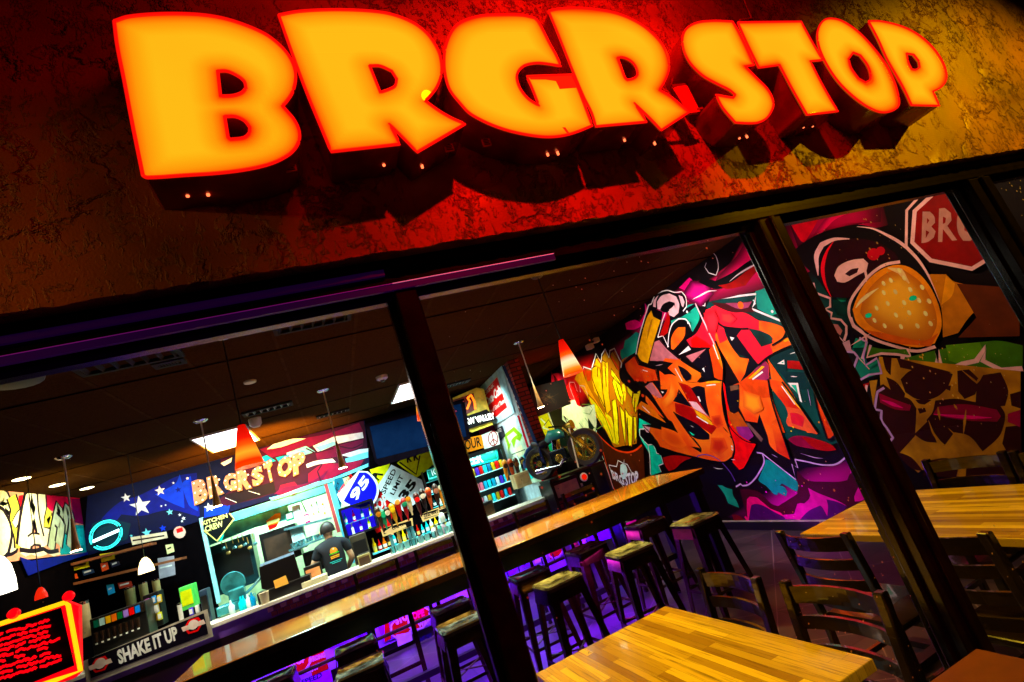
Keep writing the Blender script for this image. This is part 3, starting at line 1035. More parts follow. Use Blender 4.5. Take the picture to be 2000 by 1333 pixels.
def pendant(x, y, ztop, zbot, r0, r1, lab, hot=False):
    t = thing('pendant_lamp', lab, 'pendant lamp', (x, y, CEIL), group='cone pendant lamps above the high table')
    b = MB(); b.lathe([(0, -.03), (.045, -.025), (.06, -.002), (0, -.002)], (0, 0, 0), BLACK, 18); b.build('canopy', t, smooth=True)
    b = MB(); b.tube([(0, 0, -.02), (0, 0, ztop - CEIL)], .0045, BLACK, 6); b.build('cord', t)
    h = zbot - CEIL; k = ztop - CEIL
    b = MB()
    def rr(f): return r0 + (r1 - r0) * (f ** .85)
    L = [(rr(f), k + (h - k) * f) for f in (0, .15, .3, .45, .6, .75, .9, 1)]
    b.lathe([(.002, k + .002)] + L + [(r1 * .98, h)], (0, 0, 0), shade_mat(k, h, hot), 24)
    b.build('shade', t, smooth=True)
    b = MB(); b.lathe([(0, h + .02), (r1 * .9, h + .02), (r1 * .9, h + .012), (0, h + .012)], (0, 0, 0), HOT, 20); b.build('bulb_glow', t)
    return t
pendant(-.455, 3.83, CAMZ + .815, CAMZ + .535, .022, .088, 'red cone pendant with an orange band in front of the flag')
p2 = pendant(2.03, 3.89, CAMZ + .845, CAMZ + .535, .022, .088, 'red cone pendant with a white hot band beside the fries', True)
pendant(.755, 3.86, CAMZ + .80, CAMZ + .52, .022, .085, 'red cone pendant half hidden behind the middle window post')
# big blown out shade at far left
t = thing('pendant_lamp', 'large blown out white pendant shade cut by the left picture edge', 'pendant lamp', (-1.825, 3.86, CEIL), group='cone pendant lamps above the high table')
b = MB(); b.tube([(0, 0, 0), (0, 0, -.93)], .0045, BLACK, 6); b.build('cord', t)
b = MB(); b.lathe([(0, -1.0), (.04, -1.005), (.075, -1.03), (.098, -1.08), (.11, -1.15), (.113, -1.22)], (0, 0, 0), glow('fff8e0', 5), 24); b.build('shade', t, smooth=True)
for x, y, ps, lab in [(-1.09, 6.15, (930, 985), 'slim brass rod pendant hanging in front of the bulb letters B R'),
                      (.147, 6.17, (865, 915), 'slim brass rod pendant over the striped end of the flag'),
                      (2.65, 6.24, (750, 803), 'slim silver rod pendant right of the brick pillar'),
                      (-2.3, 6.24, (1020, 1075), 'slim rod pendant in front of the shakes lettering')]:
    t = thing('rod_pendant', lab, 'pendant lamp', (x, y, CEIL), group='slim rod pendants above the bar')
    b = MB(); b.lathe([(0, -.02), (.05, -.018), (.07, -.001), (0, -.001)], (0, 0, 0), CHROME, 18); b.build('canopy', t, smooth=True)
    zt = CAMZ + .86 - CEIL; zb = CAMZ + .55 - CEIL
    b = MB(); b.tube([(0, 0, -.01), (0, 0, zt)], .008, WHITE, 6); b.build('rod', t)
    b = MB(); b.lathe([(.012, zt), (.015, zt - .06), (.026, zt - .2), (.042, zb)], (0, 0, 0), mat('cone_gold', (.9, .55, .22), .3, metal=.2), 18); b.build('shade', t, smooth=True)
    b = MB(); b.lathe([(0, zb + .012), (.042, zb + .012), (.042, zb + .004), (0, zb + .004)], (0, 0, 0), glow('fff0c0', 45), 14); b.build('bulb', t)
for (px, py, yy, s, lab, em) in [(285, 1108, 6.9, 1.0, 'small glowing cream pendant over the soda machine', 'cream'), (80, 1162, 6.4, 1., 'small red pendant above the menu board', 'red')]:
    p = AY(px, py, yy)
    t = thing('pendant_lamp', lab, 'pendant lamp', (p.x, p.y, p.z))
    b = MB(); b.tube([(0, 0, .08), (0, 0, CEIL - p.z)], .004, BLACK, 6); b.build('cord', t)
    k_ = .9 if em == 'cream' else .6
    b = MB(); b.lathe([(.02 * k_, .11 * k_), (.05 * k_, .07 * k_), (.075 * k_, 0), (.082 * k_, -.06 * k_)], (0, 0, 0), glow('ffe9a8', 3.5) if em == 'cream' else REDSH, 18); b.build('shade', t, smooth=True)

# ================================================================== RIGHT WALL MURAL
M_ = Paint(AX, XR - .002)
BG = paint('0a0206'); MAG = paint('d8004e'); MAGD = paint('6b0028'); HOTP = paint('ff2d8e'); PUR = paint('c8009c'); PURD = paint('4a0660')
TEAL = paint2('14b898', '0a7c70', 3); TEALD = paint2('064a48', '02201e', 3); TEALL = paint('22d8b8'); BLK = ink('040206'); INK2 = ink('080410')
ORG = paint2('ff7a10', 'f24208', 2.6); ORG2 = paint('ff8a10'); ORGR = paint2('f85a08', 'd01c08', 3.2); REDP = paint2('f0182c', 'b80a30', 3.5); REDD = paint('98040a'); YLW = paint('ffd400'); YLO = paint('ffb010'); YLB = paint('b07a10')
WHT = paint('ffeef0'); PNK = paint('f6c4cc'); MAUV = paint('b87880'); LAV = paint('c8a8e0'); BRN = paint('4a2012'); BRNO = paint('c8581c')
GRN = paint('3f6a10'); OLV = paint2('d89a0c', '9a6406', 5); SKIN_ = paint('ff9a10'); LIME = paint('9cd83a')
q = [AX(1400, 900, XR)]
# base coat over the whole wall
b = M_.mb
def wq(y0, y1, z0, z1, m, d=0):
    M_.mb.face([(XR - .002 - d, y0, z0), (XR - .002 - d, y1, z0), (XR - .002 - d, y1, z1), (XR - .002 - d, y0, z1)], m)
wq(1.5, YR, .115, CEIL - .002, BG)
M_.k = 3
def F(zz, pts, m, smooth=True): M_.fill(Z(*zz, pts), m, smooth or len(pts) > 5)
def S(zz, pts, w, m, closed=False, smooth=True, taper=False): M_.line(Z(*zz, pts), w, m, closed, smooth, taper)
A = (1250, 450, 2.222); B_ = (1230, 560, 6.664); C_ = (1400, 560, 6.664); D_ = (1230, 740, 6.664); E_ = (1440, 740, 5.553); G_ = (1400, 860, 6.667)
H_ = (1080, 680, 6.665); I_ = (1600, 560, 6.665); J_ = (1500, 330, 3.332); K_ = (1550, 650, 3.809)
ONE = (0, 0, 1)
# magenta clouds, sprayed
DKM = '0a0206'
for q_, c_, e_ in [([(1300,600),(1360,560),(1420,520),(1450,470),(1480,440),(1510,500),(1520,560),(1470,560),(1400,575),(1350,600)], 'e8005c', '12030a'),
                   ([(1225,660),(1250,620),(1290,590),(1330,560),(1370,545),(1390,570),(1330,600),(1290,640),(1250,670)], 'd00060', DKM),
                   ([(1150,740),(1180,690),(1230,650),(1260,660),(1230,700),(1190,760)], '900040', DKM),
                   ([(1530,425),(1600,400),(1720,385),(1735,440),(1640,470),(1590,520),(1570,560),(1540,500)], 'e00058', '30020f'),
                   ([(1530,560),(1600,520),(1650,560),(1680,620),(1640,680),(1580,640)], '06403c', DKM),
                   ([(1080,740),(1110,700),(1160,690),(1180,740),(1140,800),(1090,800)], 'f01010', '200204'),
                   ([(1420,1010),(1500,960),(1600,900),(1700,880),(1740,940),(1700,1010),(1600,1035),(1480,1030)], 'b00088', '1a0218')]:
    M_.spray(q_, c_, e_)
M_.spray(Z(*A, [(330,190),(420,120),(455,70),(490,10),(545,130),(470,140),(400,190),(345,225)]), 'ff0a64', '6a0028')
F(A, [(170,250),(215,205),(240,230),(235,270),(200,262)], HOTP)
F(A, [(0,395),(30,360),(80,330),(60,400),(10,420)], MAG)
F(B_, [(-60,480),(0,450),(70,432),(150,470),(170,400),(200,330),(195,215),(215,240),(230,330),(200,420),(150,520),(60,560),(-40,560)], HOTP)
M_.spray(Z(*J_, [(120,300),(300,250),(520,215),(735,190),(735,345),(600,360),(480,400),(350,420),(260,520),(200,525)]), 'c00048', '3a0218')
F(J_, [(120,300),(300,250),(400,240),(330,330),(290,400),(240,480),(215,470),(160,380)], MAG)
M_.spray(Z(*J_, [(400,300),(520,230),(620,215),(560,270),(430,340),(330,440),(270,480),(330,380)]), 'ff0a60', '90003a')
F(J_, [(1240,130),(1400,200),(1500,560),(1340,650)], REDD)
# lower magenta smoke
F(G_, [(200,970),(260,970),(340,1020),(380,1090),(240,1095)], MAGD)
F(G_, [(1050,400),(1180,520),(1400,540),(1600,540),(1700,520),(1740,430),(1870,300),(2000,500),(2100,760),(1800,1000),(1500,1095),(420,1095),(300,640),(420,640),(560,680),(700,820),(800,860),(1050,700)], paint('3c0320'))
F(G_, [(395,770),(430,735),(520,745),(560,780),(610,820),(680,880),(760,930),(830,950),(880,985),(960,980),(1010,950),(1050,830),(1090,820),(1140,825),(1200,770),(1220,720),(1190,620),(1300,680),(1450,740),(1560,780),(1640,840),(1700,860),(1640,920),(1500,1010),(1300,1095),(420,1095),(395,960)], PURD)
F(G_, [(1010,960),(1050,830),(1090,820),(1140,825),(1200,770),(1220,720),(1190,620),(1300,680),(1450,740),(1600,800),(1700,860),(1560,800),(1430,770),(1450,860),(1440,990),(1380,880),(1350,850),(1200,920),(1080,1040),(1000,1030),(900,1030),(850,975),(900,970)], PUR)
F(G_, [(395,770),(430,735),(520,745),(570,785),(620,825),(700,890),(830,945),(880,1000),(760,940),(600,850),(500,830),(450,850),(430,960),(415,1095),(360,1000),(380,985),(400,1010),(392,880)], HOTP)
F(G_, [(1870,220),(1990,480),(2060,640),(1960,520),(1870,320),(1820,350),(1740,440),(1740,370),(1800,280)], PUR)
F(G_, [(1865,575),(1930,650),(1990,730),(1880,790),(1800,800),(1795,730)], PUR)
# teal clouds
F(A, [(495,290),(500,270),(545,190),(600,270),(650,400),(500,345)], TEAL)
M_.dot((1505, 541), .028, TEAL); M_.dot((1508, 553), .045, TEAL); M_.dot((1503, 565), .018, TEAL)
F(C_, [(520,290),(560,110),(620,30),(640,110),(670,140),(720,90),(760,0),(810,0),(900,200),(960,280),(940,480),(500,310)], TEAL)
F(B_, [(540,430),(700,330),(760,240),(860,220),(900,330),(905,430),(820,590),(780,480),(700,430),(600,440),(545,500)], TEAL)
F(B_, [(-80,820),(-60,700),(-20,680),(30,640),(80,590),(130,610),(120,720),(90,850),(0,900),(-60,960)], TEAL)
F(H_, [(880,30),(930,0),(1000,-40),(1080,0),(1090,40),(1000,100),(910,165),(880,90)], TEAL)
F(D_, [(125,510),(280,595),(180,600),(190,650),(140,655),(130,740),(240,860),(330,870),(360,980),(410,1000),(440,1100),(380,1130),(410,1215),(280,1260),(265,1000),(130,740)], TEALL)
F(G_, [(640,250),(700,270),(1040,530),(1065,600),(1050,665),(1000,650),(900,590),(850,565),(820,590),(880,610),(920,670),(905,730),(860,710),(800,680),(790,715),(745,700),(690,640),(640,590),(560,540),(535,500),(580,400)], paint('0c8c84'))
F(G_, [(-40,520),(60,580),(130,620),(205,640),(215,720),(260,790),(295,880),(220,850),(150,820),(100,700)], TEAL)
F(I_, [(210,180),(300,230),(390,280),(370,330),(330,390),(240,370),(190,290)], TEALD)
F(I_, [(230,150),(250,110),(310,95),(370,130),(350,190),(290,200),(250,170)], TEAL)
F(I_, [(480,670),(640,720),(610,900),(640,1010),(800,920),(860,1110),(560,1210),(480,1060),(540,900),(430,830)], TEAL)
F(I_, [(440,800),(620,790),(600,940),(500,900)], TEALD)
# black body of the main piece
F(ONE, [(1395,572),(1476,575),(1478,600),(1540,632),(1560,590),(1600,660),(1650,750),(1700,840),(1690,868),(1640,905),(1540,915),(1555,900),(1558,938),(1500,895),(1480,940),(1440,948),(1390,945),(1330,915),(1290,880),(1260,850),(1240,800),(1225,745),(1235,700),(1250,640),(1330,620),(1370,590)], INK2, False)
F(ONE, [(1390,578),(1476,578),(1480,603),(1538,635),(1570,640),(1650,800),(1670,850),(1600,880),(1540,860),(1500,830),(1440,740),(1380,600)], TEALD, False)
# white outlines of the main piece
S(C_, [(-120,80),(0,70),(30,155),(515,95),(495,220),(460,290),(940,490),(945,280)], .022, WHT, smooth=False)
S(B_, [(1000,110),(980,250),(900,235),(870,210)], .016, WHT, smooth=False)
S(B_, [(420,330),(560,150),(600,100)], .004, WHT)
S(E_, [(-10,1170),(40,1140),(60,1160),(120,1150),(190,1090),(250,1000),(295,900),(275,810),(215,800)], .017, LAV)
S(E_, [(275,810),(640,1095),(595,925),(660,965),(630,875)], .015, LAV, smooth=False)
S(E_, [(630,875),(760,900),(900,930),(1030,935),(1100,915),(1180,850),(1285,745)], .016, LAV)
S(D_, [(130,500),(285,595),(180,600),(190,655),(135,655),(135,740),(200,820),(240,860),(310,855),(355,970),(405,985),(440,1105),(380,1130),(415,1215)], .017, WHT, smooth=False)
S(D_, [(240,860),(262,1000),(275,1250)], .014, WHT)
# cap curls and swirl over the top
M_.spray([(1385,590),(1400,545),(1440,500),(1468,445),(1500,490),(1525,530),(1500,560),(1450,575)], 'ff0a6a', '5a0226', (1470,510))
M_.spray([(1330,580),(1350,548),(1385,550),(1395,575),(1370,600)], 'e80a90', '40021c')
F(A, [(550,100),(480,130),(400,185),(330,220),(270,205),(255,225),(330,255),(390,240),(470,190),(550,140)], BLK)
F(A, [(545,140),(500,150),(400,225),(340,240),(380,255),(460,240),(490,200)], REDD)
S(A, [(390,222),(430,190),(500,150),(545,137)], .018, WHT, taper=True)
S(A, [(303,88),(330,110),(342,160),(332,195),(300,185),(283,160),(290,140)], .012, WHT, taper=True)
S(A, [(230,300),(260,285),(300,265),(335,262)], .02, WHT, taper=True)
# yellow straw / arm
F(B_, [(280,270),(430,330),(410,470),(330,700),(250,980),(130,1010),(95,880),(150,600),(220,360)], BLK, False)
F(B_, [(285,310),(310,390),(405,440),(320,700),(240,1000),(150,960),(105,880),(170,600),(230,400)], YLO, False)
F(B_, [(305,420),(260,600),(225,710),(245,560),(285,430)], YLB)
S(B_, [(85,880),(130,640),(250,240),(300,220)], .018, WHT)
# popcorn like knob
F(B_, [(300,300),(290,220),(330,120),(420,75),(540,60),(620,90),(700,80),(735,180),(740,270),(690,310),(640,400),(560,405),(510,340),(440,330),(380,300)], BLK)
S(B_, [(255,240),(290,220),(330,110),(420,65),(500,50),(590,75),(680,65),(735,140),(745,260),(700,320)], .014, WHT)
F(B_, [(365,290),(360,200),(420,120),(520,90),(610,130),(650,230),(640,340),(580,395),(520,370),(505,320),(560,310),(600,280),(590,210),(520,190),(440,230),(400,300)], PNK)
F(B_, [(310,260),(315,180),(380,110),(350,180),(345,270)], PNK)
F(B_, [(640,110),(690,130),(720,200),(700,270),(680,240),(660,170)], PNK)
F(B_, [(520,300),(560,270),(585,240),(600,290),(560,330),(530,340)], PNK)
# apostrophe
S(B_, [(500,790),(520,600),(560,490),(640,420),(730,420),(780,480),(810,590),(770,620)], .016, WHT)
F(B_, [(525,790),(540,600),(600,500),(700,440),(780,500),(820,600),(700,780),(600,860),(540,830)], BLK)
F(B_, [(545,810),(545,680),(590,580),(640,530),(730,525),(720,640),(650,740),(575,820)], ORG)
S(B_, [(370,660),(440,640),(500,770),(515,780)], .013, WHT, smooth=False)
S(B_, [(370,660),(440,420),(470,340)], .012, WHT)
F(B_, [(460,460),(500,330),(530,420),(500,600),(450,640),(390,640)], REDD)
# left hooked arm of piece
F(B_, [(75,890),(-90,1030),(-60,1130),(90,1290),(380,1270),(400,1060),(140,1010)], BLK, False)
F(B_, [(75,895),(-60,1000),(-30,1100),(70,1230),(250,1240),(390,1225),(350,1075),(130,1010)], ORGR, False)
S(B_, [(175,1085),(240,1105)], .012, WHT, smooth=False)
# mauve cap stroke
F(B_, [(420,670),(500,800),(640,900),(780,1000),(950,1120),(920,1230),(740,1250),(500,1070),(560,990),(260,980),(330,700)], BLK, False)
F(B_, [(405,690),(500,800),(640,920),(800,1030),(940,1110),(955,1170),(900,1240),(700,1240),(500,1060),(575,990),(265,960),(330,720)], ORG, False)
F(B_, [(405,690),(480,800),(600,900),(640,950),(470,930),(440,970),(265,965),(330,720)], MAUV, False)
F(B_, [(270,1000),(400,965),(560,995),(480,1070),(300,1030)], BLK)
S(B_, [(340,1030),(440,1010)], .008, PNK, taper=True)
# red crystal with orange tails
F(B_, [(950,460),(1000,300),(1140,250),(1200,500),(1240,560),(1180,700),(1090,790),(810,790),(745,695),(870,610)], REDP, False)
F(B_, [(800,690),(870,640),(1000,720),(1090,790),(820,790)], paint('e8402c'), False)
F(B_, [(740,905),(1000,810),(820,985)], MAUV, False)
F(B_, [(830,985),(1020,830),(1100,1190),(940,1220),(950,1110)], INK2, False)
F(B_, [(645,890),(770,770),(805,820)], WHT, False)
F(B_, [(950,1070),(975,1050),(985,1115)], WHT, False)
F(B_, [(1040,820),(1130,730),(1230,1000),(1230,1240),(1110,1180),(1070,960)], BRNO, False)
F(B_, [(1090,740),(1150,740),(1200,900),(1230,1100),(1160,960)], ORG2, False)
S(B_, [(860,215),(960,430),(1110,750)], .020, PNK, smooth=False)
S(B_, [(1095,755),(1165,945)], .016, WHT, smooth=False)
F(B_, [(1130,700),(1130,560),(1220,540),(1320,760),(1440,920),(1560,940),(1555,1040),(1440,1250),(1300,1010)], ORG, False)
F(B_, [(1130,560),(1230,540),(1280,690),(1180,740)], REDP, False)
F(C_, [(100,530),(330,550),(260,640),(420,850),(540,1020),(350,1220),(430,940),(230,820)], INK2, False)
F(C_, [(178,650),(240,665),(205,705)], WHT, False)
# big red and orange top of the r
F(C_, [(-60,260),(30,240),(200,320),(380,340),(560,440),(720,470),(860,520),(920,590),(880,670),(740,760),(720,690),(640,600),(430,545),(330,545),(90,510),(-10,420)], REDP)
F(C_, [(-60,200),(120,215),(470,190),(440,250),(500,330),(380,330),(200,330),(0,250)], paint('3a0c14'))
F(C_, [(120,215),(400,205),(470,190),(420,270),(300,290)], paint('8a4860'))
F(C_, [(560,440),(720,470),(860,520),(920,590),(880,670),(740,760),(740,670),(640,600),(560,560)], ORG)
F(C_, [(440,550),(560,570),(700,630),(740,680),(700,740),(590,780)], TEALD)
F(C_, [(270,640),(330,560),(430,550),(590,780),(720,740),(790,730),(960,690),(1130,720),(900,800),(690,910),(560,1020),(460,900)], REDP, False)
F(C_, [(720,740),(880,680),(1090,590),(1140,720),(900,800),(740,870)], ORG, False)
F(C_, [(870,700),(1090,590),(1110,630),(900,720)], YLO, False)
S(C_, [(950,715),(1030,665),(1115,640)], .016, WHT, taper=True)
for p_, r_ in (((320, 240), .04), ((812, 668), .02), ((745, 775), .035), ((870, 770), .02)):
    M_.dot(Z(*C_, [p_])[0], r_, paint('ff7a60'))
# long orange blade down to the right
F(C_, [(670,930),(860,1200),(960,1333),(1100,1560),(1300,1900),(1190,1900),(900,1500),(760,1333),(690,1000)], ORG, False)
F(E_, [(350,0),(500,30),(640,220),(720,330),(890,580),(870,600),(560,510),(540,460),(560,380),(520,280),(380,100)], ORGR, False)
F(E_, [(530,300),(700,330),(890,580),(870,600),(560,510),(540,460),(560,380)], paint('d86a58'), False)
F(E_, [(580,370),(660,370),(740,420),(720,520),(600,480)], REDP)
F(E_, [(490,40),(520,60),(720,330),(700,335),(620,260)], YLO, False)
S(E_, [(490,75),(635,275)], .014, WHT, smooth=False)
# lavender topped block, orange middle
F(C_, [(640,960),(690,1030),(700,1330),(900,1900),(700,1850),(300,1500),(190,1290),(330,1230)], BRNO, False)
F(C_, [(640,960),(685,1030),(690,1220),(480,1200),(500,1080)], paint('8a3c58'), False)
F(C_, [(420,1195),(600,1030),(635,1040),(470,1190)], YLO, False)
S(C_, [(475,1205),(610,1105)], .018, WHT, smooth=False)
F(E_, [(30,40),(100,130),(260,200),(380,200),(440,400),(600,885),(370,730),(250,380),(230,480),(100,460),(20,300)], ORG, False)
F(E_, [(380,470),(450,420),(600,885),(440,790)], ORGR, False)
F(E_, [(250,380),(340,620),(360,730),(290,700),(220,500)], BLK, False)
F(E_, [(110,450),(290,650),(270,685),(100,480)], paint('6a5050'), False)
# teal and red bars on the right
F(C_, [(690,915),(1150,730),(1290,1000),(930,960),(920,1100),(1220,1120),(1270,1333),(1000,1333)], paint('04282c'), False)
F(C_, [(930,960),(1100,970),(1290,1010),(1330,1085),(1100,1075),(935,1060)], REDD, False)
F(C_, [(800,1000),(890,945),(895,1010)], WHT, False)
F(C_, [(850,993),(880,970),(882,998)], TEAL, False)
F(C_, [(935,1250),(1070,1250),(1100,1420)], WHT, False)
F(E_, [(590,55),(660,60),(695,200)], TEAL, False)
F(E_, [(560,40),(665,50),(715,255),(690,240),(650,65),(595,62),(600,95)], WHT, False)
S(C_, [(965,875),(1070,840)], .01, WHT, taper=True); S(C_, [(975,1165),(1060,1170)], .01, WHT, taper=True); S(E_, [(775,110),(810,290)], .006, LAV, taper=True)
# right orange blade
F(E_, [(835,0),(930,0),(1175,515),(1030,650),(990,650),(880,300)], ORGR, False)
F(C_, [(1265,1120),(1330,1120),(1460,1400),(1310,1400)], ORGR, False)
# red oval
F(E_, [(560,655),(620,620),(750,618),(900,660),(1030,710),(1085,765),(1000,780),(850,760),(650,720)], paint('7c1440'))
F(E_, [(700,620),(900,660),(1030,710),(1085,765),(1000,780),(850,750)], REDD)
S(E_, [(700,805),(850,850),(940,860)], .008, LAV, taper=True); S(E_, [(385,815),(450,850)], .008, LAV, taper=True)
# centre letterforms (B)
F(D_, [(400,-40),(560,-60),(760,40),(920,40),(1100,10),(1225,20),(1215,200),(1250,480),(1340,740),(1380,900),(1350,1020),(1250,1080),(1060,1060),(880,1020),(640,960),(400,890),(330,760),(270,690),(180,600),(340,630),(640,700),(450,440),(290,190),(210,100),(300,30),(400,170),(440,240),(500,160),(490,90),(410,20)], ORG, False)
F(D_, [(215,95),(295,40),(440,240),(380,250),(290,190)], MAUV, False)
F(D_, [(320,20),(440,40),(500,100),(500,150),(450,235),(395,165)], INK2)
F(D_, [(415,155),(460,170),(440,190)], WHT, False)
F(D_, [(650,130),(820,365),(700,330),(565,285),(620,230)], INK2, False)
F(D_, [(640,40),(800,100),(900,250),(1030,480),(830,370),(730,200)], REDD, False)
F(D_, [(780,290),(880,300),(1030,480),(840,380)], PNK, False)
F(D_, [(810,120),(900,90),(990,110),(1010,300),(1060,510),(980,400),(880,230)], INK2)
F(D_, [(890,225),(915,225),(940,290),(925,295)], WHT)
F(D_, [(600,310),(760,350),(880,420),(1060,530),(1170,600),(1080,720),(900,600),(700,490),(610,430)], REDD)
F(D_, [(850,390),(980,470),(1120,600),(1060,590),(900,480)], YLO)
S(D_, [(880,485),(1035,580)], .018, WHT, smooth=False)
F(D_, [(585,425),(700,490),(880,580),(1050,720),(1050,785),(960,790),(850,765),(760,680)], INK2)
F(D_, [(785,680),(860,730),(830,735)], TEALL, False)
S(D_, [(805,605),(850,630)], .008, WHT, taper=True)
F(D_, [(810,880),(900,890),(945,915),(830,765),(850,770),(945,900),(945,960)], BLK, False)
F(D_, [(220,210),(300,300),(460,510),(300,400),(220,290)], ORG, False)
F(D_, [(160,290),(280,350),(490,575),(300,480),(100,370)], ORG2, False)
S(D_, [(175,350),(270,440)], .013, WHT, smooth=False)
F(D_, [(110,440),(300,500),(500,580),(620,690),(340,630),(180,600),(290,590),(130,500)], BLK, False)
F(D_, [(460,500),(560,550),(640,700),(500,590)], BLK, False)
F(D_, [(180,610),(280,620),(260,700),(230,690)], PNK, False)
F(D_, [(150,660),(250,730),(350,780),(410,880),(880,1030),(700,1000),(430,1000),(380,960),(320,860),(200,810)], BLK, False)
F(D_, [(445,1020),(560,995),(700,1000),(820,1025),(700,1080),(600,1170),(520,1200),(470,1120)], paint('a83014'))
F(D_, [(1220,20),(1260,100),(1290,300),(1360,560),(1440,720),(1560,800),(1660,850),(1600,960),(1500,1150),(1440,1180),(1350,1080),(1390,940),(1370,820),(1330,720)], paint('d83008'), False)
S(D_, [(1225,20),(1215,200),(1250,430),(1320,620),(1440,750),(1560,820),(1660,830)], .016, BLK)
S(D_, [(1320,740),(1370,820),(1380,930),(1340,1030)], .014, BLK)
F(D_, [(1250,0),(1330,80),(1440,70),(1440,300),(1430,400),(1370,450),(1310,380),(1270,200)], INK2)
F(D_, [(1320,90),(1420,75),(1440,130),(1330,155)], paint('6c5040'), False)
F(D_, [(1280,400),(1380,450),(1430,420),(1630,740),(1560,800),(1440,720),(1330,560)], paint('a8583c'))
F(D_, [(1400,620),(1560,620),(1630,740),(1560,800),(1440,720)], paint('88407c'))
S(D_, [(1010,85),(1135,70)], .015, WHT, smooth=False); F(D_, [(1010,30),(1200,15),(1190,50),(1010,55)], YLO)
S(D_, [(1225,620),(1300,700)], .02, BLK, taper=True)
for p_ in ((1345, 875), (1352, 915)): M_.dot(Z(*D_, [p_])[0], .014, WHT)
S(D_, [(1335,1045),(1390,1050)], .011, WHT, taper=True); S(D_, [(1100,1145),(1160,1165),(1230,1165)], .009, WHT, taper=True)
F(B_, [(400,1090),(520,1180),(590,1240),(660,1333),(420,1333)], ORG, False)
F(B_, [(640,1020),(740,1070),(820,1150),(810,1200),(750,1230),(700,1160)], INK2)
S(B_, [(605,1060),(700,1230)], .016, WHT, smooth=False)
S(D_, [(870,1025),(930,990),(1020,985),(1130,1020),(1230,1100),(1330,1220),(1390,1330)], .012, paint('6a50a0'))
# black outlines
for zz_, pts_ in ((D_, [(640,700),(340,630),(180,600),(270,690),(330,760),(400,890),(640,960),(880,1020),(1060,1060),(1250,1080),(1350,1020),(1380,900),(1340,740),(1250,480),(1215,200),(1225,20),(1100,10),(920,40)]),
                  (B_, [(405,690),(500,800),(640,920),(800,1030),(940,1110),(955,1170),(900,1240)]), (B_, [(75,895),(-60,1000),(-30,1100),(70,1230),(250,1240),(390,1225),(350,1075),(130,1010),(75,895)]),
                  (B_, [(1230,1240),(1230,1000),(1130,700)]), (E_, [(20,300),(100,460),(230,480)]), (E_, [(600,885),(440,400),(380,200),(350,0)]), (E_, [(890,580),(720,330),(640,220),(500,30)]), (E_, [(1175,515),(1030,650),(990,650),(880,300),(835,0)]),
                  (C_, [(-10,420),(90,510),(330,545),(430,545)]), (C_, [(920,590),(880,670),(740,760)]), (C_, [(560,1020),(690,910),(900,800),(1130,720)]), (D_, [(290,190),(450,440),(640,700)]), (D_, [(585,425),(760,680),(945,905)])):
    S(zz_, pts_, .02, BLK)
M_.spray(Z(*D_, [(430,620),(640,700),(760,860),(700,900),(540,860),(430,760)]), 'e84a08', 'ff6a0c')
M_.spray(Z(*D_, [(1080,760),(1250,760),(1300,900),(1180,1000),(1060,920)]), 'c82008', 'f45208')
M_.spray(Z(*D_, [(1080,480),(1200,460),(1240,600),(1160,640),(1090,580)]), 'c02008', 'ee4a0a')
M_.spray(Z(*D_, [(560,20),(620,120),(600,260),(480,380),(430,300),(520,180)]), 'ff9020', 'f86a0c')
M_.spray(Z(*E_, [(80,120),(260,180),(300,330),(200,380),(80,300)]), 'ff9a14', 'e05a10')
M_.spray(Z(*C_, [(60,330),(200,340),(280,420),(200,490),(60,450)]), 'ff3030', 'c80c2c')
M_.spray(Z(*B_, [(980,340),(1120,300),(1180,420),(1140,600),(1040,600)]), 'ff2434', 'd01024')
M_.spray(Z(*E_, [(970,380),(1060,380),(1090,480),(1020,540),(960,480)]), 'b01c08', 'e84008')
for k_ in range(46):
    z_ = rnd.choice([((1505,590),40,'bff4e4'),((1300,650),50,'ff60b0'),((1560,640),26,'ff8070'),((1480,800),80,'ffc060'),((1370,720),60,'ffb060'),((1630,820),30,'ff9050'),((1500,990),90,'ff50d0')])
    M_.dot((z_[0][0] + rnd.uniform(-1, 1) * z_[1], z_[0][1] + rnd.uniform(-1, 1) * z_[1] * .6), rnd.uniform(.003, .011), paint(z_[2]))
# FRIES
F(H_, [(1000,100),(930,180),(900,250),(880,330),(920,440),(1060,560),(1100,620),(1120,900),(1110,1240),(820,1290),(780,1230),(470,560),(430,280),(520,260),(600,120),(650,150),(700,20),(750,110),(830,30),(900,160)], ink('a86800'), False)
S(H_, [(415,270),(415,240),(520,275),(580,70),(645,180),(655,80),(700,10),(750,120),(760,30),(820,0),(890,150),(915,190),(905,250)], .022, WHT, smooth=False)
FR = [[(525,260),(585,225),(635,275),(680,640),(700,800),(640,700),(530,380)], [(660,150),(700,180),(745,180),(750,600),(780,800),(720,860),(670,560)], [(770,70),(800,40),(890,170),(890,300),(850,260),(770,110)],
      [(780,260),(820,320),(900,430),(890,470),(780,350)], [(795,440),(825,360),(900,480),(940,620),(930,740),(860,660)], [(980,480),(1060,560),(1050,640),(990,560)], [(1070,580),(1160,590),(1100,850),(1050,700)],
      [(480,600),(560,680),(700,900),(800,1180),(790,1230),(560,800),(500,700)], [(790,680),(840,660),(870,900),(885,1200),(850,1260),(820,1100)], [(890,740),(950,830),(970,1100),(965,1270),(920,1000)],
      [(960,780),(1010,860),(1060,900),(1050,1260),(1010,1270),(980,1000)], [(1070,880),(1110,900),(1115,1150),(1085,1230)], [(560,220),(580,130),(635,200),(635,250)], [(530,420),(580,520),(690,740),(660,700),(560,560)],
      [(700,830),(780,900),(880,1250),(800,1230),(720,980)], [(1130,560),(1160,545),(1150,640),(1110,600)], [(920,470),(950,460),(975,560),(960,700),(940,640)]]
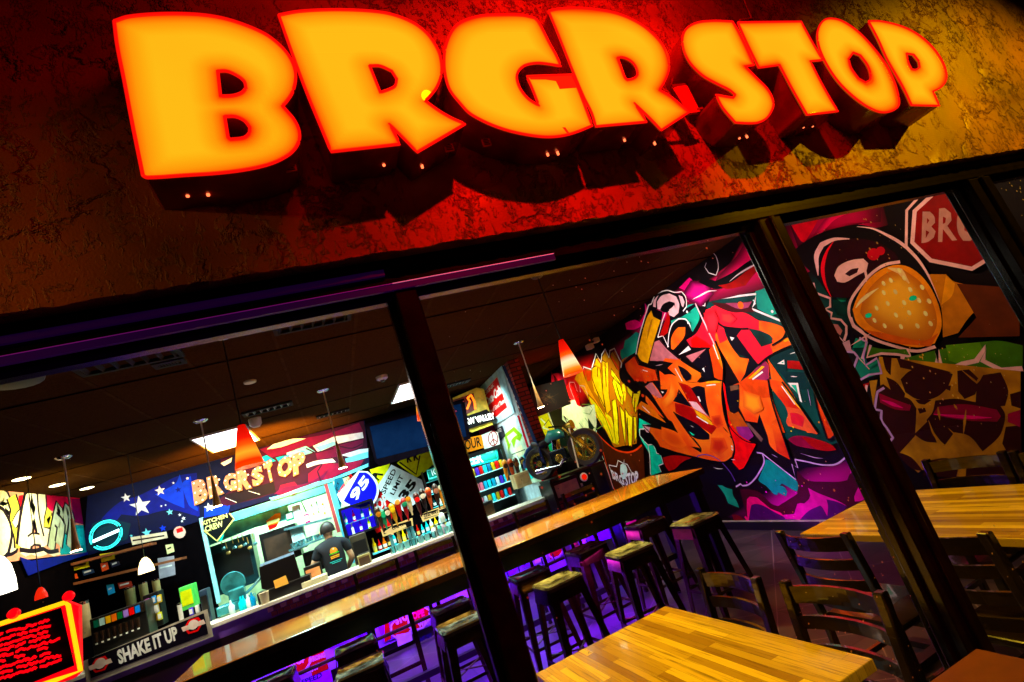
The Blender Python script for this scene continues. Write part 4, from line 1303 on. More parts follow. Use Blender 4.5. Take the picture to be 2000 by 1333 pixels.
for k, f in enumerate(FR):
    F(H_, f, [YLO, YLO, BRNO, YLW, YLW, YLW, YLW, YLW, YLW, YLW, YLW, YLW, YLO, YLO, YLW, YLW, YLW][k], False)
F(H_, [(660,110),(700,60),(745,120),(700,180)], YLB, False); F(H_, [(770,70),(800,45),(870,150),(880,240)], YLB, False); F(H_, [(960,760),(990,660),(1055,860),(1040,890)], YLB, False)
F(H_, [(430,270),(520,300),(510,420),(470,430)], paint('c05020'), False)
F(H_, [(380,220),(460,450),(640,780),(780,1010),(780,1180),(590,900),(450,600),(300,400)], paint('ff9a20'), False)
F(H_, [(480,620),(640,780),(800,1080),(790,1180),(600,900)], YLW, False)
for p_ in ([(600,250),(600,370)], [(700,190),(715,500)], [(840,450),(910,700)], [(990,900),(1000,1200)], [(860,760),(880,1150)], [(560,480),(690,760)], [(1090,640),(1080,820)]):
    S(H_, p_, .022, ink('1c1204'), smooth=False)
for f in FR[:12]:
    S(H_, f + [f[0]], .016, ink('2a1a04'), smooth=False)
# cup
L_ = (1050, 780, 6.665)
F(L_, [(790,430),(900,560),(1040,660),(1180,700),(1300,670),(1400,600),(1430,1200),(1030,1180),(900,720)], BRN, False)
S(L_, [(790,430),(900,545),(1040,650),(1180,685),(1290,660),(1380,590)], .03, paint('d85a18'))
S(L_, [(795,440),(880,700),(940,920),(990,1100),(1030,1180)], .03, paint('e86018'))
S(L_, [(950,850),(1050,870),(1070,790),(1145,830),(1150,775),(1145,830),(1190,840),(1260,970),(1330,960)], .018, WHT, smooth=False)
S(L_, [(950,850),(1000,1000),(1060,1020),(1140,1130)], .016, WHT, smooth=False)
M_.text('BRG', (1200, 934), (1224, 948), (1196, 916), WHT, .04)
M_.text('STOP', (1226, 950), (1252, 944), (1223, 925), WHT, .04)
F(L_, [(1100,850),(1130,830),(1170,850),(1190,920),(1160,1030),(1130,1040),(1100,950)], paint('d8f0ec'))
S(L_, [(640,560),(720,700),(800,900),(870,1080),(800,1090)], .03, HOTP)
S(L_, [(720,720),(800,960),(850,1060)], .03, PUR)
S(L_, [(790,400),(760,600),(870,880),(940,1100),(860,1130)], .024, paint('bfe8e8')); S(L_, [(830,640),(960,1000),(1010,1160)], .012, WHT)
F(L_, [(340,40),(500,0),(600,100),(760,60),(790,300),(760,480),(640,540),(520,420),(340,260)], paint('ecf2d0'))
F(L_, [(350,60),(460,30),(540,80),(560,180),(460,240),(350,200)], paint('fff4d0'))
S(L_, [(600,60),(690,60),(740,120),(700,190),(620,170)], .012, paint('7a9a50')); S(L_, [(640,240),(720,340),(800,380),(880,330),(830,260),(790,240)], .014, paint('7a9a50'))
for k in range(5): S(L_, [(800 + 18 * k, 250 + 34 * k), (840 + 12 * k, 300 + 30 * k)], .010, ink('2c3a1c'), taper=True)
S(L_, [(480,320),(560,420),(640,540),(690,700)], .014, paint('e070a0')); S(L_, [(560,300),(640,400),(700,480),(720,620)], .014, ink('182010'))
F(L_, [(680,240),(760,360),(720,430),(690,380)], ink('0c1c14'))
F(H_, [(50,480),(110,580),(300,690),(130,620),(150,720),(120,640)], ink('1a0606')); S(H_, [(50,600),(50,480),(110,570),(200,620),(300,680),(150,720),(130,630),(60,600)], .012, PNK, smooth=False)
F(H_, [(240,440),(320,450),(350,600),(380,760),(330,720)], paint('e04818')); S(H_, [(330,720),(240,500),(240,440),(300,440),(340,560)], .01, PNK)
S(H_, [(380,570),(370,480),(430,490),(480,610)], .01, PNK)
F(H_, [(20,330),(100,320),(200,360),(200,440),(180,500),(100,430)], REDP); F(H_, [(0,300),(40,400),(30,560),(0,600)], REDP)
# burger art on the right: bun dome, cap and trimmings, left faceless
F(J_, [(190,525),(260,470),(350,420),(470,380),(620,360),(760,400),(900,480),(1000,580),(1080,700),(1150,880),(1130,940),(1000,760),(880,600),(760,640),(620,760),(560,840),(420,830),(330,700),(230,600)], ink('0c0508'))
F(J_, [(430,480),(560,450),(720,470),(840,540),(880,600),(760,600),(740,690),(640,760),(560,830),(430,830),(380,700),(400,560)], paint('22030e'))
S(J_, [(550,452),(450,455),(370,490),(335,560),(340,640),(345,690)], .05, PNK, taper=True)
S(J_, [(445,470),(400,540),(375,640),(390,740),(430,830)], .035, MAG, taper=True)
S(J_, [(600,372),(700,385),(800,430),(900,490),(1000,590),(1080,720),(1150,890)], .024, PNK, taper=True)
F(J_, [(450,690),(480,630),(560,590),(640,580),(672,610),(660,660),(600,690),(520,735),(470,730)], PNK)
F(J_, [(520,680),(560,650),(610,640),(600,670),(550,695)], ink('2a1018'))
S(J_, [(650,650),(660,700),(655,730)], .02, PNK); M_.dot(Z(*J_, [(706, 552)])[0], .05, paint('b01040')); M_.dot(Z(*J_, [(752, 530)])[0], .035, paint('b01040'))
BUN = [(600,830),(660,730),(750,655),(860,620),(960,645),(1060,740),(1130,880),(1150,1020),(1105,1130),(990,1155),(850,1125),(700,1070),(600,1000),(570,910)]
F(J_, BUN, SKIN_)
S(J_, [(880,600),(780,620),(690,680),(620,760),(560,850),(545,930),(575,1020),(690,1095),(850,1150),(990,1180),(1110,1150)], .024, PNK)
S(J_, [(560,960),(580,1010),(640,1060),(660,1120),(630,1230)], .018, PNK)
M_.spray(Z(*J_, [(640,840),(700,750),(800,670),(900,650),(1010,730),(1090,860),(1120,1000),(1080,1100),(960,1120),(820,1080),(680,1010),(620,930)]), 'ffbe28', 'c86a08', (1755,575))
S(J_, [(800,640),(880,660),(940,740)], .045, paint('ffd0a0'), taper=True)
F(J_, [(640,1040),(760,1060),(900,1090),(1040,1110),(1130,1060),(1080,1150),(980,1140),(860,1130),(720,1085)], paint('c86a08'))
S(J_, [(590,900),(620,860),(680,810),(740,770)], .03, paint('ffe0b0'), taper=True)
for k_, (sx_, sy_) in enumerate([(820,720),(900,700),(760,800),(850,790),(940,780),(1010,760),(800,870),(900,860),(990,850),(1070,850),(720,900),(840,940),(940,930),(1040,930),(700,980),(780,1010),(880,1020),(980,1010),(1080,1000),(870,650),(760,740)]):
    P_ = Z(*J_, [(sx_ + 7 * (k_ % 3), sy_ + 5 * (k_ % 2))])[0]
    M_.dot(P_, .022, paint('ffe8b0'), .62)
for p_ in ((965, 835), (675, 948)): M_.dot(Z(*J_, [p_])[0], .02, TEALL, 1.5)
F(J_, [(1070,680),(1180,680),(1240,730),(1480,770),(1440,850),(1330,960),(1260,1060),(1160,1090),(1150,900)], paint('b87a10'))
F(J_, [(1180,690),(1240,740),(1220,820),(1150,880)], paint('e0a030'))
F(J_, [(1250,740),(1660,770),(1660,1080),(1260,1090),(1380,960)], paint('54290a'))
# lettuce
F(J_, [(660,1140),(760,1165),(940,1165),(955,1210),(800,1190),(665,1220)], GRN, False); S(J_, [(690,1140),(665,1220),(760,1195),(860,1200),(950,1215),(930,1165)], .022, PNK, smooth=False)
F(J_, [(890,1230),(1130,1170),(1500,1110),(1680,1140),(1680,1290),(1440,1300),(1160,1310),(1120,1270),(900,1280)], GRN, False)
F(J_, [(1180,1140),(1400,1120),(1450,1240),(1300,1270),(1200,1240)], paint('5a8a18'), False)
S(J_, [(900,1210),(890,1270),(1010,1290),(1120,1270),(1120,1170),(1160,1310),(1290,1260),(1380,1240),(1440,1150),(1420,1240),(1540,1300),(1680,1290)], .035, PNK, smooth=False)
# cheese web over patties
F(K_, [(660,170),(1714,275),(1714,1000),(1640,965),(1480,1000),(1290,1060),(990,1010),(950,1030),(800,880),(690,560)], OLV, False)
PAT = paint('30100a')
for f in ([(690,178),(752,180),(745,300),(712,262)], [(805,185),(900,210),(1180,280),(1060,300),(880,260),(830,250)], [(838,340),(900,285),(1000,262),(1100,272),(1192,305),(1150,400),(1060,465),(950,470),(870,425)],
          [(1250,285),(1330,275),(1405,345),(1372,440),(1300,470),(1256,420)], [(1430,320),(1560,300),(1612,420),(1590,520),(1500,525),(1390,500),(1400,400)], [(720,330),(790,365),(850,440),(835,500),(765,440)],
          [(640,430),(700,400),(800,470),(880,500),(925,560),(915,740),(800,862),(750,850),(700,700),(655,560)], [(1100,512),(1240,500),(1360,520),(1540,545),(1572,600),(1560,680),(1530,750),(1420,845),(1330,745),(1230,720),(1160,810),(1060,680),(1040,640),(1080,590)],
          [(930,745),(1020,660),(1085,800),(1000,790)], [(935,490),(1050,490),(1000,522),(960,515)], [(950,555),(1000,550),(1010,575),(965,590)], [(1165,385),(1195,385),(1190,420),(1165,410)],
          [(1040,945),(1160,928),(1245,965),(1225,1060),(1000,1040)], [(1330,940),(1500,920),(1620,960),(1600,1040),(1320,1060)], [(1610,700),(1714,690),(1714,900),(1640,905),(1585,810)], [(1640,450),(1714,430),(1714,545),(1650,525)], [(790,880),(900,920),(980,1010),(900,990)]):
    cx_ = sum(a for a, _ in f) / len(f); cy_ = sum(a for _, a in f) / len(f)
    F(K_, [(cx_ + (a - cx_) * 1.10, cy_ + (c_ - cy_) * 1.13) for a, c_ in f], PAT)
F(K_, [(660,440),(760,480),(900,530),(890,570),(780,560),(670,510)], paint('8a0a40')); S(K_, [(680,490),(760,520),(840,550)], .035, HOTP, taper=True)
F(K_, [(1100,540),(1300,520),(1540,560),(1570,610),(1540,650),(1300,640),(1060,600)], paint('80103c')); S(K_, [(1070,595),(1300,615),(1500,620)], .03, HOTP, taper=True); F(K_, [(1620,590),(1714,560),(1714,690),(1620,650)], paint('902048'))
S(K_, [(700,400),(650,430),(640,480),(630,560),(680,570),(680,640),(720,700),(765,770),(735,805)], .02, LAV)
for p_ in ([(1280,270),(1390,360),(1450,280)], [(1100,540),(1115,640)], [(1220,520),(1245,560)], [(1030,640),(1080,760),(1170,840)], [(1180,700),(1260,780),(1310,850)], [(1310,560),(1290,740)]):
    S(K_, p_, .018, OLV, taper=True)
F(K_, [(525,380),(590,360),(560,450)], REDD, False); F(K_, [(590,350),(650,340),(620,540)], OLV, False); S(K_, [(570,380),(560,450)], .02, PNK)
# sparkle lines over the seam
S(I_, [(-30,-60),(0,70),(190,140),(190,250),(120,280),(210,330),(200,400),(330,420),(400,500),(400,600),(370,690)], .022, PNK, smooth=False)
F(I_, [(200,470),(290,480),(350,560),(320,620),(260,560)], paint('b07878')); S(I_, [(240,570),(700,1060)], .008, PNK); S(I_, [(460,750),(720,590)], .014, PNK, taper=True)
S(I_, [(400,830),(500,840),(550,900),(490,1060)], .02, LAV); F(I_, [(340,720),(440,680),(470,820),(380,830)], paint('c8a0b0'))
S(I_, [(560,1210),(700,1130),(860,1110),(830,1000),(800,915),(650,1010),(620,900),(640,800),(670,710),(570,650)], .018, LAV, smooth=False)
for p_ in ((1515, 607), (1534, 611), (1348, 608), (1350, 629)): M_.dot(p_, .016, WHT)
# painted octagon
O_ = (1750, 280, 4.164)
F(O_, [(130,530),(290,365),(560,340),(760,440),(900,640),(880,870),(650,1010),(310,945),(125,830)], ink('120206'), False)
F(O_, [(180,545),(365,380),(620,330),(780,420),(900,640),(860,880),(650,1010),(315,945),(165,800)], paint('7c0a0c'), False)
S(O_, [(620,335),(365,380),(185,545),(165,800),(315,945),(650,1012),(860,885),(930,660),(800,420),(620,335)], .03, PNK, smooth=False)
S(O_, [(300,365),(270,375),(120,540),(115,830),(165,885)], .02, PNK, smooth=False)
F(O_, [(250,550),(310,550),(345,590),(350,640),(320,670),(355,710),(340,760),(290,795),(240,805)], paint('b88c88'), False); F(O_, [(285,600),(305,620),(285,650)], paint('7c0a0c'), False); F(O_, [(275,700),(305,715),(275,765)], paint('7c0a0c'), False)
F(O_, [(385,525),(430,520),(480,560),(485,620),(450,665),(530,780),(490,785),(415,690),(410,795),(375,795)], paint('b88c88'), False); F(O_, [(415,590),(440,600),(435,640),(415,650)], paint('7c0a0c'), False)
F(O_, [(600,505),(650,560),(590,600),(590,700),(640,730),(690,690),(690,740),(640,785),(580,785),(540,720),(530,620),(550,550)], paint('b88c88'))
F(O_, [(715,770),(780,560),(840,560),(860,790),(800,790),(790,700),(750,770)], paint('b88c88'), False)
mu = M_.build('graffiti_mural')
tag(mu, 'wall sized graffiti mural with orange lettering, fries cup and big burger', 'mural')
YBAR = 7.30; ZBAR = 1.075

# ================================================================== FLAG MURAL on the back wall
NAVY = paint('0a2a7c'); NAVL = paint('1258d8'); NAVD = paint('050f30'); WINE = paint('5e0c3a'); WINL = paint('82103c'); WIND = paint('300a22'); SNOW = paint('e8f4f8'); CYAN = paint('8fdcea'); SKYB = paint('38b8dc')
P = Paint(AY, YB - .002)
P.slab([(163,1088),(172,965),(350,918),(598,851),(712,822),(722,912),(643,941),(449,1000)], .012, NAVD)
N_ = (350, 750, 4.4425); Q_ = (0, 933, 3.332)
def F(zz, pts, m, smooth=True): P.fill(Z(*zz, pts), m, smooth)
def S(zz, pts, w, m, closed=False, smooth=True, taper=False): P.line(Z(*zz, pts), w, m, closed, smooth, taper)
F(Q_, [(780,160),(900,120),(1020,60),(1160,-10),(1280,-30),(1300,250),(1000,330),(800,380),(600,440),(640,300)], NAVY)
F(Q_, [(1010,110),(1140,40),(1170,-20),(1190,60),(1200,200),(1080,150)], NAVL)
F(Q_, [(790,240),(920,250),(1100,210),(1280,250),(1290,280),(1100,330),(860,390),(640,440)], NAVD)
F(Q_, [(1180,40),(1240,-10),(1260,100),(1290,220),(1230,180)], NAVL); F(Q_, [(1330,200),(1500,170),(1480,250),(1330,270)], NAVL)
F(Q_, [(600,300),(700,270),(850,300),(830,400),(700,450),(560,480)], paint('052c38'))
def star(cx, cy, r, m, rot=-.2, zz=Q_):
    pts = []
    for k in range(10):
        a = -math.pi / 2 + rot + k * math.pi / 5
        rr = r if k % 2 == 0 else r * .42
        pts.append((cx + rr * math.cos(a), cy + rr * math.sin(a) * .92))
    F(zz, pts, m, False)
for sx, sy, sr, sm in [(915,185,74,SNOW),(820,132,34,SNOW),(1042,86,36,SNOW),(1105,225,24,CYAN),(955,360,34,CYAN),(1128,36,10,SNOW),(1170,243,12,SNOW),(1195,266,15,SNOW),(1185,285,10,SNOW),(1050,186,9,SNOW),(1078,180,8,SNOW),(1060,330,24,NAVL),(1360,195,34,SNOW),(1450,185,26,NAVL),(1240,110,26,NAVL),(855,380,12,CYAN),(1220,5,12,SNOW),(1160,80,22,NAVY)]:
    star(sx, sy, sr, sm)
# folds of the stripes
F(N_, [(360,680),(450,640),(480,620),(480,900),(400,960),(300,1040),(420,1060),(700,990),(1600,690),(1640,600),(1600,320),(1100,450),(700,560),(360,660)], WIND, False)
F(N_, [(700,570),(1000,480),(1100,470),(1300,430),(1560,340),(1600,420),(1340,460),(1100,560),(800,640)], WINE)
F(N_, [(760,570),(840,510),(960,480),(1100,475),(1000,510),(880,550)], SNOW); F(N_, [(360,690),(460,640),(450,680),(390,715)], SNOW)
F(N_, [(930,600),(1100,540),(1180,590),(1080,620),(960,640)], CYAN); F(N_, [(930,610),(1000,585),(1090,600),(960,640)], SNOW)
F(N_, [(1160,540),(1340,460),(1590,420),(1600,470),(1380,520),(1240,580),(1210,600)], SNOW, False); F(N_, [(1180,550),(1340,500),(1380,520),(1220,585)], CYAN, False)
F(N_, [(1180,600),(1400,530),(1600,480),(1590,540),(1420,620),(1200,660)], WINE); F(N_, [(1400,620),(1560,570),(1640,560),(1640,640),(1450,680),(1500,640)], SNOW, False); F(N_, [(1440,650),(1560,610),(1640,590),(1640,640),(1450,690)], CYAN, False)
F(N_, [(1100,700),(1180,670),(1330,650),(1360,680),(1200,700),(1110,730)], SNOW); F(N_, [(1120,780),(1240,700),(1400,690),(1600,660),(1560,720),(1400,780),(1260,850),(1120,860)], WINL)
F(N_, [(880,880),(1000,850),(1040,900),(1000,960),(850,960)], WINL); F(N_, [(820,960),(900,900),(1080,870),(1230,800),(1300,740),(1240,850),(1000,920)], WINE)
F(N_, [(780,990),(900,960),(1060,900),(1200,850),(1330,820),(1640,690),(1640,720),(1340,840),(1000,950),(800,1010)], CYAN, False)
S(N_, [(1240,700),(1200,760),(1230,850)], .02, WIND); S(N_, [(1100,560),(1180,600),(1340,560)], .02, WIND); S(N_, [(1380,540),(1500,560),(1590,520)], .02, WIND)
F(N_, [(700,640),(760,620),(840,670),(760,690)], SKYB); F(N_, [(840,640),(980,610),(920,650),(870,690)], SKYB)
F(N_, [(380,970),(480,940),(640,900),(820,850),(840,940),(600,1010),(500,1040)], ink('120608'))
S(N_, [(400,990),(500,1030)], .006, SNOW); S(N_, [(600,930),(700,960)], .006, SNOW)
o = P.build('flag_mural'); tag(o, 'painted waving stars and stripes flag panel above the kitchen opening', 'mural')

# bulb letter sign over the flag
t = thing('bulb_letter_sign', 'arched cream bulb letter sign reading BRGR STOP on the flag', 'letter sign')
CRM = mat('cream_enamel', (.42, .19, .035), .4, em=.05, emc=(1, .45, .08)); BULB = glow('fff0c8', 2.4)
spec = [('B', (132,1058), (255,1010), (106,850)), ('R', (262,1000), (390,950), (235,815)), ('G', (385,935), (510,925), (380,780)), ('R', (505,935), (632,905), (492,760)),
        ('S', (640,905), (742,850), (615,750)), ('T', (765,870), (835,830), (725,690)), ('O', (850,830), (985,790), (850,650)), ('P', (990,805), (1105,750), (975,625))]
for ch, bl, br, tl in spec:
    P = Paint(AY, YB - .06, eps=.001)
    P.text(ch, Z(*N_, [bl])[0], Z(*N_, [br])[0], Z(*N_, [tl])[0], CRM, .07)
    o = P.build('letter', t)
    md = o.modifiers.new('solid', 'SOLIDIFY'); md.thickness = .04; md.offset = -1
    P = Paint(AY, YB - .064, eps=.001)
    a, b_, c = [P.P(Z(*N_, [q])[0]) for q in (bl, br, tl)]
    X, Yv = b_ - a, c - a
    for u, v in {'B': [(.15,.1),(.15,.5),(.15,.9),(.6,.9),(.8,.7),(.55,.5),(.8,.28),(.6,.1)], 'R': [(.15,.1),(.15,.5),(.15,.9),(.6,.9),(.8,.7),(.55,.5),(.85,.1)],
                 'G': [(.8,.85),(.45,.92),(.15,.6),(.18,.25),(.5,.08),(.85,.2),(.8,.45)], 'S': [(.8,.85),(.4,.92),(.2,.7),(.6,.48),(.8,.25),(.4,.08)],
                 'T': [(.1,.92),(.5,.92),(.9,.92),(.5,.5),(.5,.1)], 'O': [(.5,.92),(.15,.65),(.15,.3),(.5,.08),(.85,.3),(.85,.65)], 'P': [(.15,.1),(.15,.5),(.15,.9),(.6,.9),(.8,.7),(.55,.48)]}[ch]:
        q = a + X * u + Yv * v
        mbb = MB(); mbb.lathe([(0, -.012), (.009, -.008), (.012, 0), (0, .002)], (q.x, q.y, q.z), BULB, 8, 'y'); mbb.build('bulb', o)

# ================================================================== LEFT WALL LETTERING
P = Paint(AX, XL + .002, toward=1)
def F(zz, pts, m, smooth=True): P.fill(Z(*zz, pts), m, smooth)
def S(zz, pts, w, m, closed=False, smooth=True, taper=False): P.line(Z(*zz, pts), w, m, closed, smooth, taper)
W_ = (0, 930, 6.665)
P.slab(Z(*W_, [(-300,120),(600,200),(1090,280),(1170,920),(1170,1000),(800,1040),(300,1095),(-300,1180)]), .01, paint('e8a890'))
CR = paint('fff6dc'); LGR = paint('b8c8b0'); YG = paint('e4dc78')
F(W_, [(600,220),(1080,290),(1100,600),(900,560),(600,420)], paint('c00858')); F(W_, [(930,300),(1090,300),(1110,640),(960,600)], paint('780858'))
F(W_, [(780,640),(1100,640),(1170,920),(1170,990),(780,1030)], paint('0c9aa8')); F(W_, [(1000,690),(1080,680),(1090,900),(1010,920)], paint('18c8d0'))
F(W_, [(240,260),(330,240),(330,450),(250,430)], paint('e01050'))
for pts, w_, c in [([(-40,250),(60,300),(90,400),(20,460),(100,560),(170,700),(160,880),(60,900)], .26, CR), ([(150,270),(200,450),(190,600),(240,760),(260,940)], .24, YG),
                   ([(180,640),(260,500),(330,470)], .12, CR), ([(310,950),(350,600),(400,330),(440,320),(520,560),(560,760),(600,900)], .34, CR), ([(380,860),(430,820),(520,830)], .16, CR), ([(540,230),(560,500),(620,760)], .24, CR),
                   ([(640,440),(600,640),(680,560)], .16, YG), ([(660,960),(700,700),(760,400),(800,560),(830,700),(870,420),(930,560),(900,930)], .2, LGR), ([(720,560),(800,640),(760,900)], .22, LGR), ([(-100,520),(0,560),(60,700),(30,900),(-60,960)], .3, CR)]:
    S(W_, pts, w_ * .95, ink('140a10'))
    S(W_, pts, w_ * .66, c)
for k, (cx_, w_) in enumerate([(500, 120), (700, 90), (330, 70)]):
    F(W_, [(cx_ - w_, 1010), (cx_ - w_ * .5, 970), (cx_, 955), (cx_ + w_ * .5, 975), (cx_ + w_, 1020), (cx_, 1050)], CR)
S(W_, [(250,960),(420,980),(560,950),(640,990),(760,970)], .05, ink('140a10'))
o = P.build('shakes_mural'); tag(o, 'overexposed cream and pink graffiti lettering on the far left wall', 'mural')

# blue star strip and menu shelf under it
P = Paint(AY, YB - .02)
# round cyan neon sign
t = thing('neon_sign', 'round cyan neon sign with a white bar on the dark flag corner', 'neon sign')
CN = glow('30f0e8', 1.6); b = MB()
c = AY(207, 1045, YB - .1)
def ring(r, a0, a1, m, rr=.011):
    b.tube([(c.x + r * math.cos(R(a)), c.y, c.z + r * math.sin(R(a)) * 1.02) for a in range(a0, a1 + 1, 12)], rr, m, 8)
ring(.18, 20, 200, CN, .009); ring(.155, 25, 195, CN, .006); ring(.18, 215, 380, CN, .009); ring(.155, 220, 375, CN, .006)
b.build('tube', t)
b = MB(); b.bar((c.x - .15, c.y, c.z - .035), (c.x + .15, c.y, c.z + .01), .03, .035, glow('d8ffff', 3)); b.build('light_bar', t)

# ================================================================== KITCHEN
STL = mat('cyan_steel', (.25, .55, .58), .25, metal=.7, var=.35)
t = thing('kitchen_opening_surround', 'pale glowing steel surround around the kitchen opening', 'opening surround')
def kb(a, b_, yy, w, h, m, nm, par):
    q = MB(); q.bar(AY(a[0], a[1], yy), AY(b_[0], b_[1], yy), w, h, m); return q.build(nm, par)
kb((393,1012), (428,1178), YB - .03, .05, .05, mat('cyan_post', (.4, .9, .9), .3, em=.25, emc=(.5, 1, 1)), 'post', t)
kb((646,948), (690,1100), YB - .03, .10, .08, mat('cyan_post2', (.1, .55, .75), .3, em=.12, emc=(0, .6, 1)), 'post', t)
kb((636,946), (662,1040), YB - .05, .05, .05, mat('brick_edge', (.45, .03, .03), .7), 'post', t)
b = MB()
p0, p1 = AY(395, 1016, YB), AY(500, 1040, YB)
b.box(KX0, KX1, YB + .02, YB + .5, 2.18, 2.30, mat('teal_panel', (.08, .62, .60), .4, var=.5, scale=5))
b.build('lintel', t)
# kitchen crew board
P = Paint(AY, YB - .05, eps=.001)
P.slab([(396,1022),(455,1004),(432,1058),(425,1055),(398,1034)], .004, paint('20c0b0'))
P.val = YB - .06
P.slab([(396,1012),(448,1002),(456,1014),(425,1057),(398,1040)], .004, ink('06080a'))
P.line([(448,1003),(457,1014),(424,1057),(398,1036)], .02, paint('f0d890'), smooth=False)
P.text('KITCHEN', (396,1027), (445,1011), (394,1019), paint('f8e8a0'), .03)
P.text('CREW', (402,1040), (437,1028), (399,1029), paint('f8e8a0'), .03)
tag(P.build('crew_sign'), 'black diamond kitchen crew sign with a cream edge', 'sign')
P = Paint(AY, YB + .3, eps=.001)
P.slab([(400,1030),(470,1000),(520,985),(560,980),(566,1015),(500,1030),(404,1068)], .01, mat('teal_board', (.06, .55, .52), .5, var=.6, scale=4))
tag(P.build('hood_panel'), 'teal smeared steel hood panel behind the crew sign', 'hood')
# shelves and steel gear in the kitchen
def pxbox(name, lab, cat, tl, br, y, dep, m, trim=None, group=None):
    a, c_ = AY(tl[0], tl[1], y), AY(br[0], br[1], y)
    x0, x1 = min(a.x, c_.x), max(a.x, c_.x); z0, z1 = min(a.z, c_.z), max(a.z, c_.z)
    t = thing(name, lab, cat, ((x0 + x1) / 2, y, z0), 0, group)
    w_, h_ = (x1 - x0) / 2, z1 - z0
    b = MB(); b.box(-w_, w_, 0, dep, 0, h_, m); b.build('body', t, bevel=min(.008, w_ * .2, h_ * .2))
    b = MB()
    tm = trim or BLACK
    b.box(-w_ * .82, w_ * .82, -.008, -.0005, h_ * .18, h_ * .82, tm); b.build('front', t)
    return t
pxbox('kitchen_range', 'dark teal cooking range along the bottom of the kitchen opening', 'range', (400,1072), (508,1135), YB + .45, .4, mat('range_steel', (.01, .05, .06), .3, metal=.5), BLACK)
pxbox('prep_counter', 'dark counter front under the lower kitchen shelf', 'counter', (590,1082), (650,1105), YB + .3, .4, BLACK, DARKW)
pxbox('fryer', 'dark fryer cabinet under the kitchen hood', 'fryer', (505,1045), (590,1085), YB + .3, .5, BLACK, DARKW)
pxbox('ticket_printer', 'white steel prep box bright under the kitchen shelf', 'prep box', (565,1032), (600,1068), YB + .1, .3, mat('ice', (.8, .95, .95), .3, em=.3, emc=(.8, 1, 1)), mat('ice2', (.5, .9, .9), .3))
for k, (px, py, w_, h_, c) in enumerate([(570,1010,14,8,'0c9a70'), (585,1004,16,14,'f4f8f8'), (603,1016,10,10,'d8107a'), (612,1002,6,16,'f0d090'), (622,998,6,18,'a8b870'), (634,1000,6,16,'e0a850')]):
    pxbox('food_tub', ['green tub at the left end of the kitchen shelf', 'large white tub on the kitchen shelf', 'pink white box beside the white tub', 'thin cream carton on the kitchen shelf', 'thin olive carton on the kitchen shelf', 'tan carton at the right end of the kitchen shelf'][k], 'container',
          (px - w_, py - h_), (px + w_ * .3, py + 4), YB + .2, .12, paint(c), WHITE, 'containers on the kitchen shelf')
b = MB(); b.bar(AY(556,1035,YB + .15), AY(648,1012,YB + .15), .3, .03, STL); b.bar(AY(566,1076,YB + .1), AY(640,1048,YB + .1), .3, .03, STL)
tag(b.build('kitchen_shelf'), 'two steel shelves across the kitchen opening', 'shelf')
P = Paint(AY, YB + .25, eps=.001)
P.slab([(520,1018),(538,1004),(548,1002),(549,1010),(540,1030),(526,1037)], .01, paint('f08a1c'))
P.fill([(521,1020),(546,1012),(545,1018),(522,1027)], paint('fff0a0'), False)
P.fill([(523,1028),(543,1022),(538,1031),(527,1035)], paint('c82c10'), False)
tag(P.build('round_wall_sign'), 'orange and red round beer sign on the kitchen wall', 'sign')
for a_, b_, l_ in (((556,975), (565,1005), 'left'), ((583,968), (598,1000), 'right')):
    P = Paint(AY, YB + 1.72, eps=.001)
    P.line([a_, b_], .02, ink('3a4020'), smooth=False)
    tag(P.build('kitchen_wall_seam'), '%s dark seam on the pale green kitchen wall' % l_, 'seam')
for k, (px, py) in enumerate([(575,1070), (590,1064), (606,1058), (621,1053), (634,1048)]):
    c_ = AY(px, py, YB + .05); q = MB()
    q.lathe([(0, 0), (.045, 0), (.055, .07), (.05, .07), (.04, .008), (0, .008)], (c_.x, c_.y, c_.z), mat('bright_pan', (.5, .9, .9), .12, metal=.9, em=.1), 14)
    tag(q.build('steel_pan', smooth=True), 'row of shiny cyan lit pans on the lower kitchen shelf', 'pan', 'pans on the lower kitchen shelf')
for k, (px, py) in enumerate([(470,1172), (484,1168), (494,1178), (478,1186), (452,1186)]):
    c_ = AY(px, py, 7.55); q = MB()
    q.lathe([(0, 0), (.03, 0), (.035, .09), (.012, .12), (.01, .16), (0, .16)], (c_.x, c_.y, ZBAR), mat('cyan_bottle%d' % (k % 3), ['40d0e0', 'e0f8f8', '2090c0'][k % 3], .15, em=.2), 12)
    tag(q.build('syrup_bottle', smooth=True), 'cyan and white syrup bottles between slicer and cash register', 'bottle', 'syrup bottles by the slicer')
# hanging utensils
for k, (px, py) in enumerate([(430,1052), (440,1060), (452,1050), (463,1048), (472,1044), (482,1050), (492,1042)]):
    b = MB(); a = AY(px, py, YB + .35); c_ = AY(px + 6, py + 20, YB + .35)
    b.tube([a, a + (c_ - a) * .6], .006, GOLD, 6); b.lathe([(0, -.03), (.03, -.02), (.035, 0), (.02, .02), (0, .02)], tuple(c_), GOLD if k % 2 else STL, 10)
    o = b.build('hanging_ladle', smooth=True); tag(o, 'brass and steel ladles hanging under the kitchen hood', 'ladle', 'ladles under the kitchen hood')
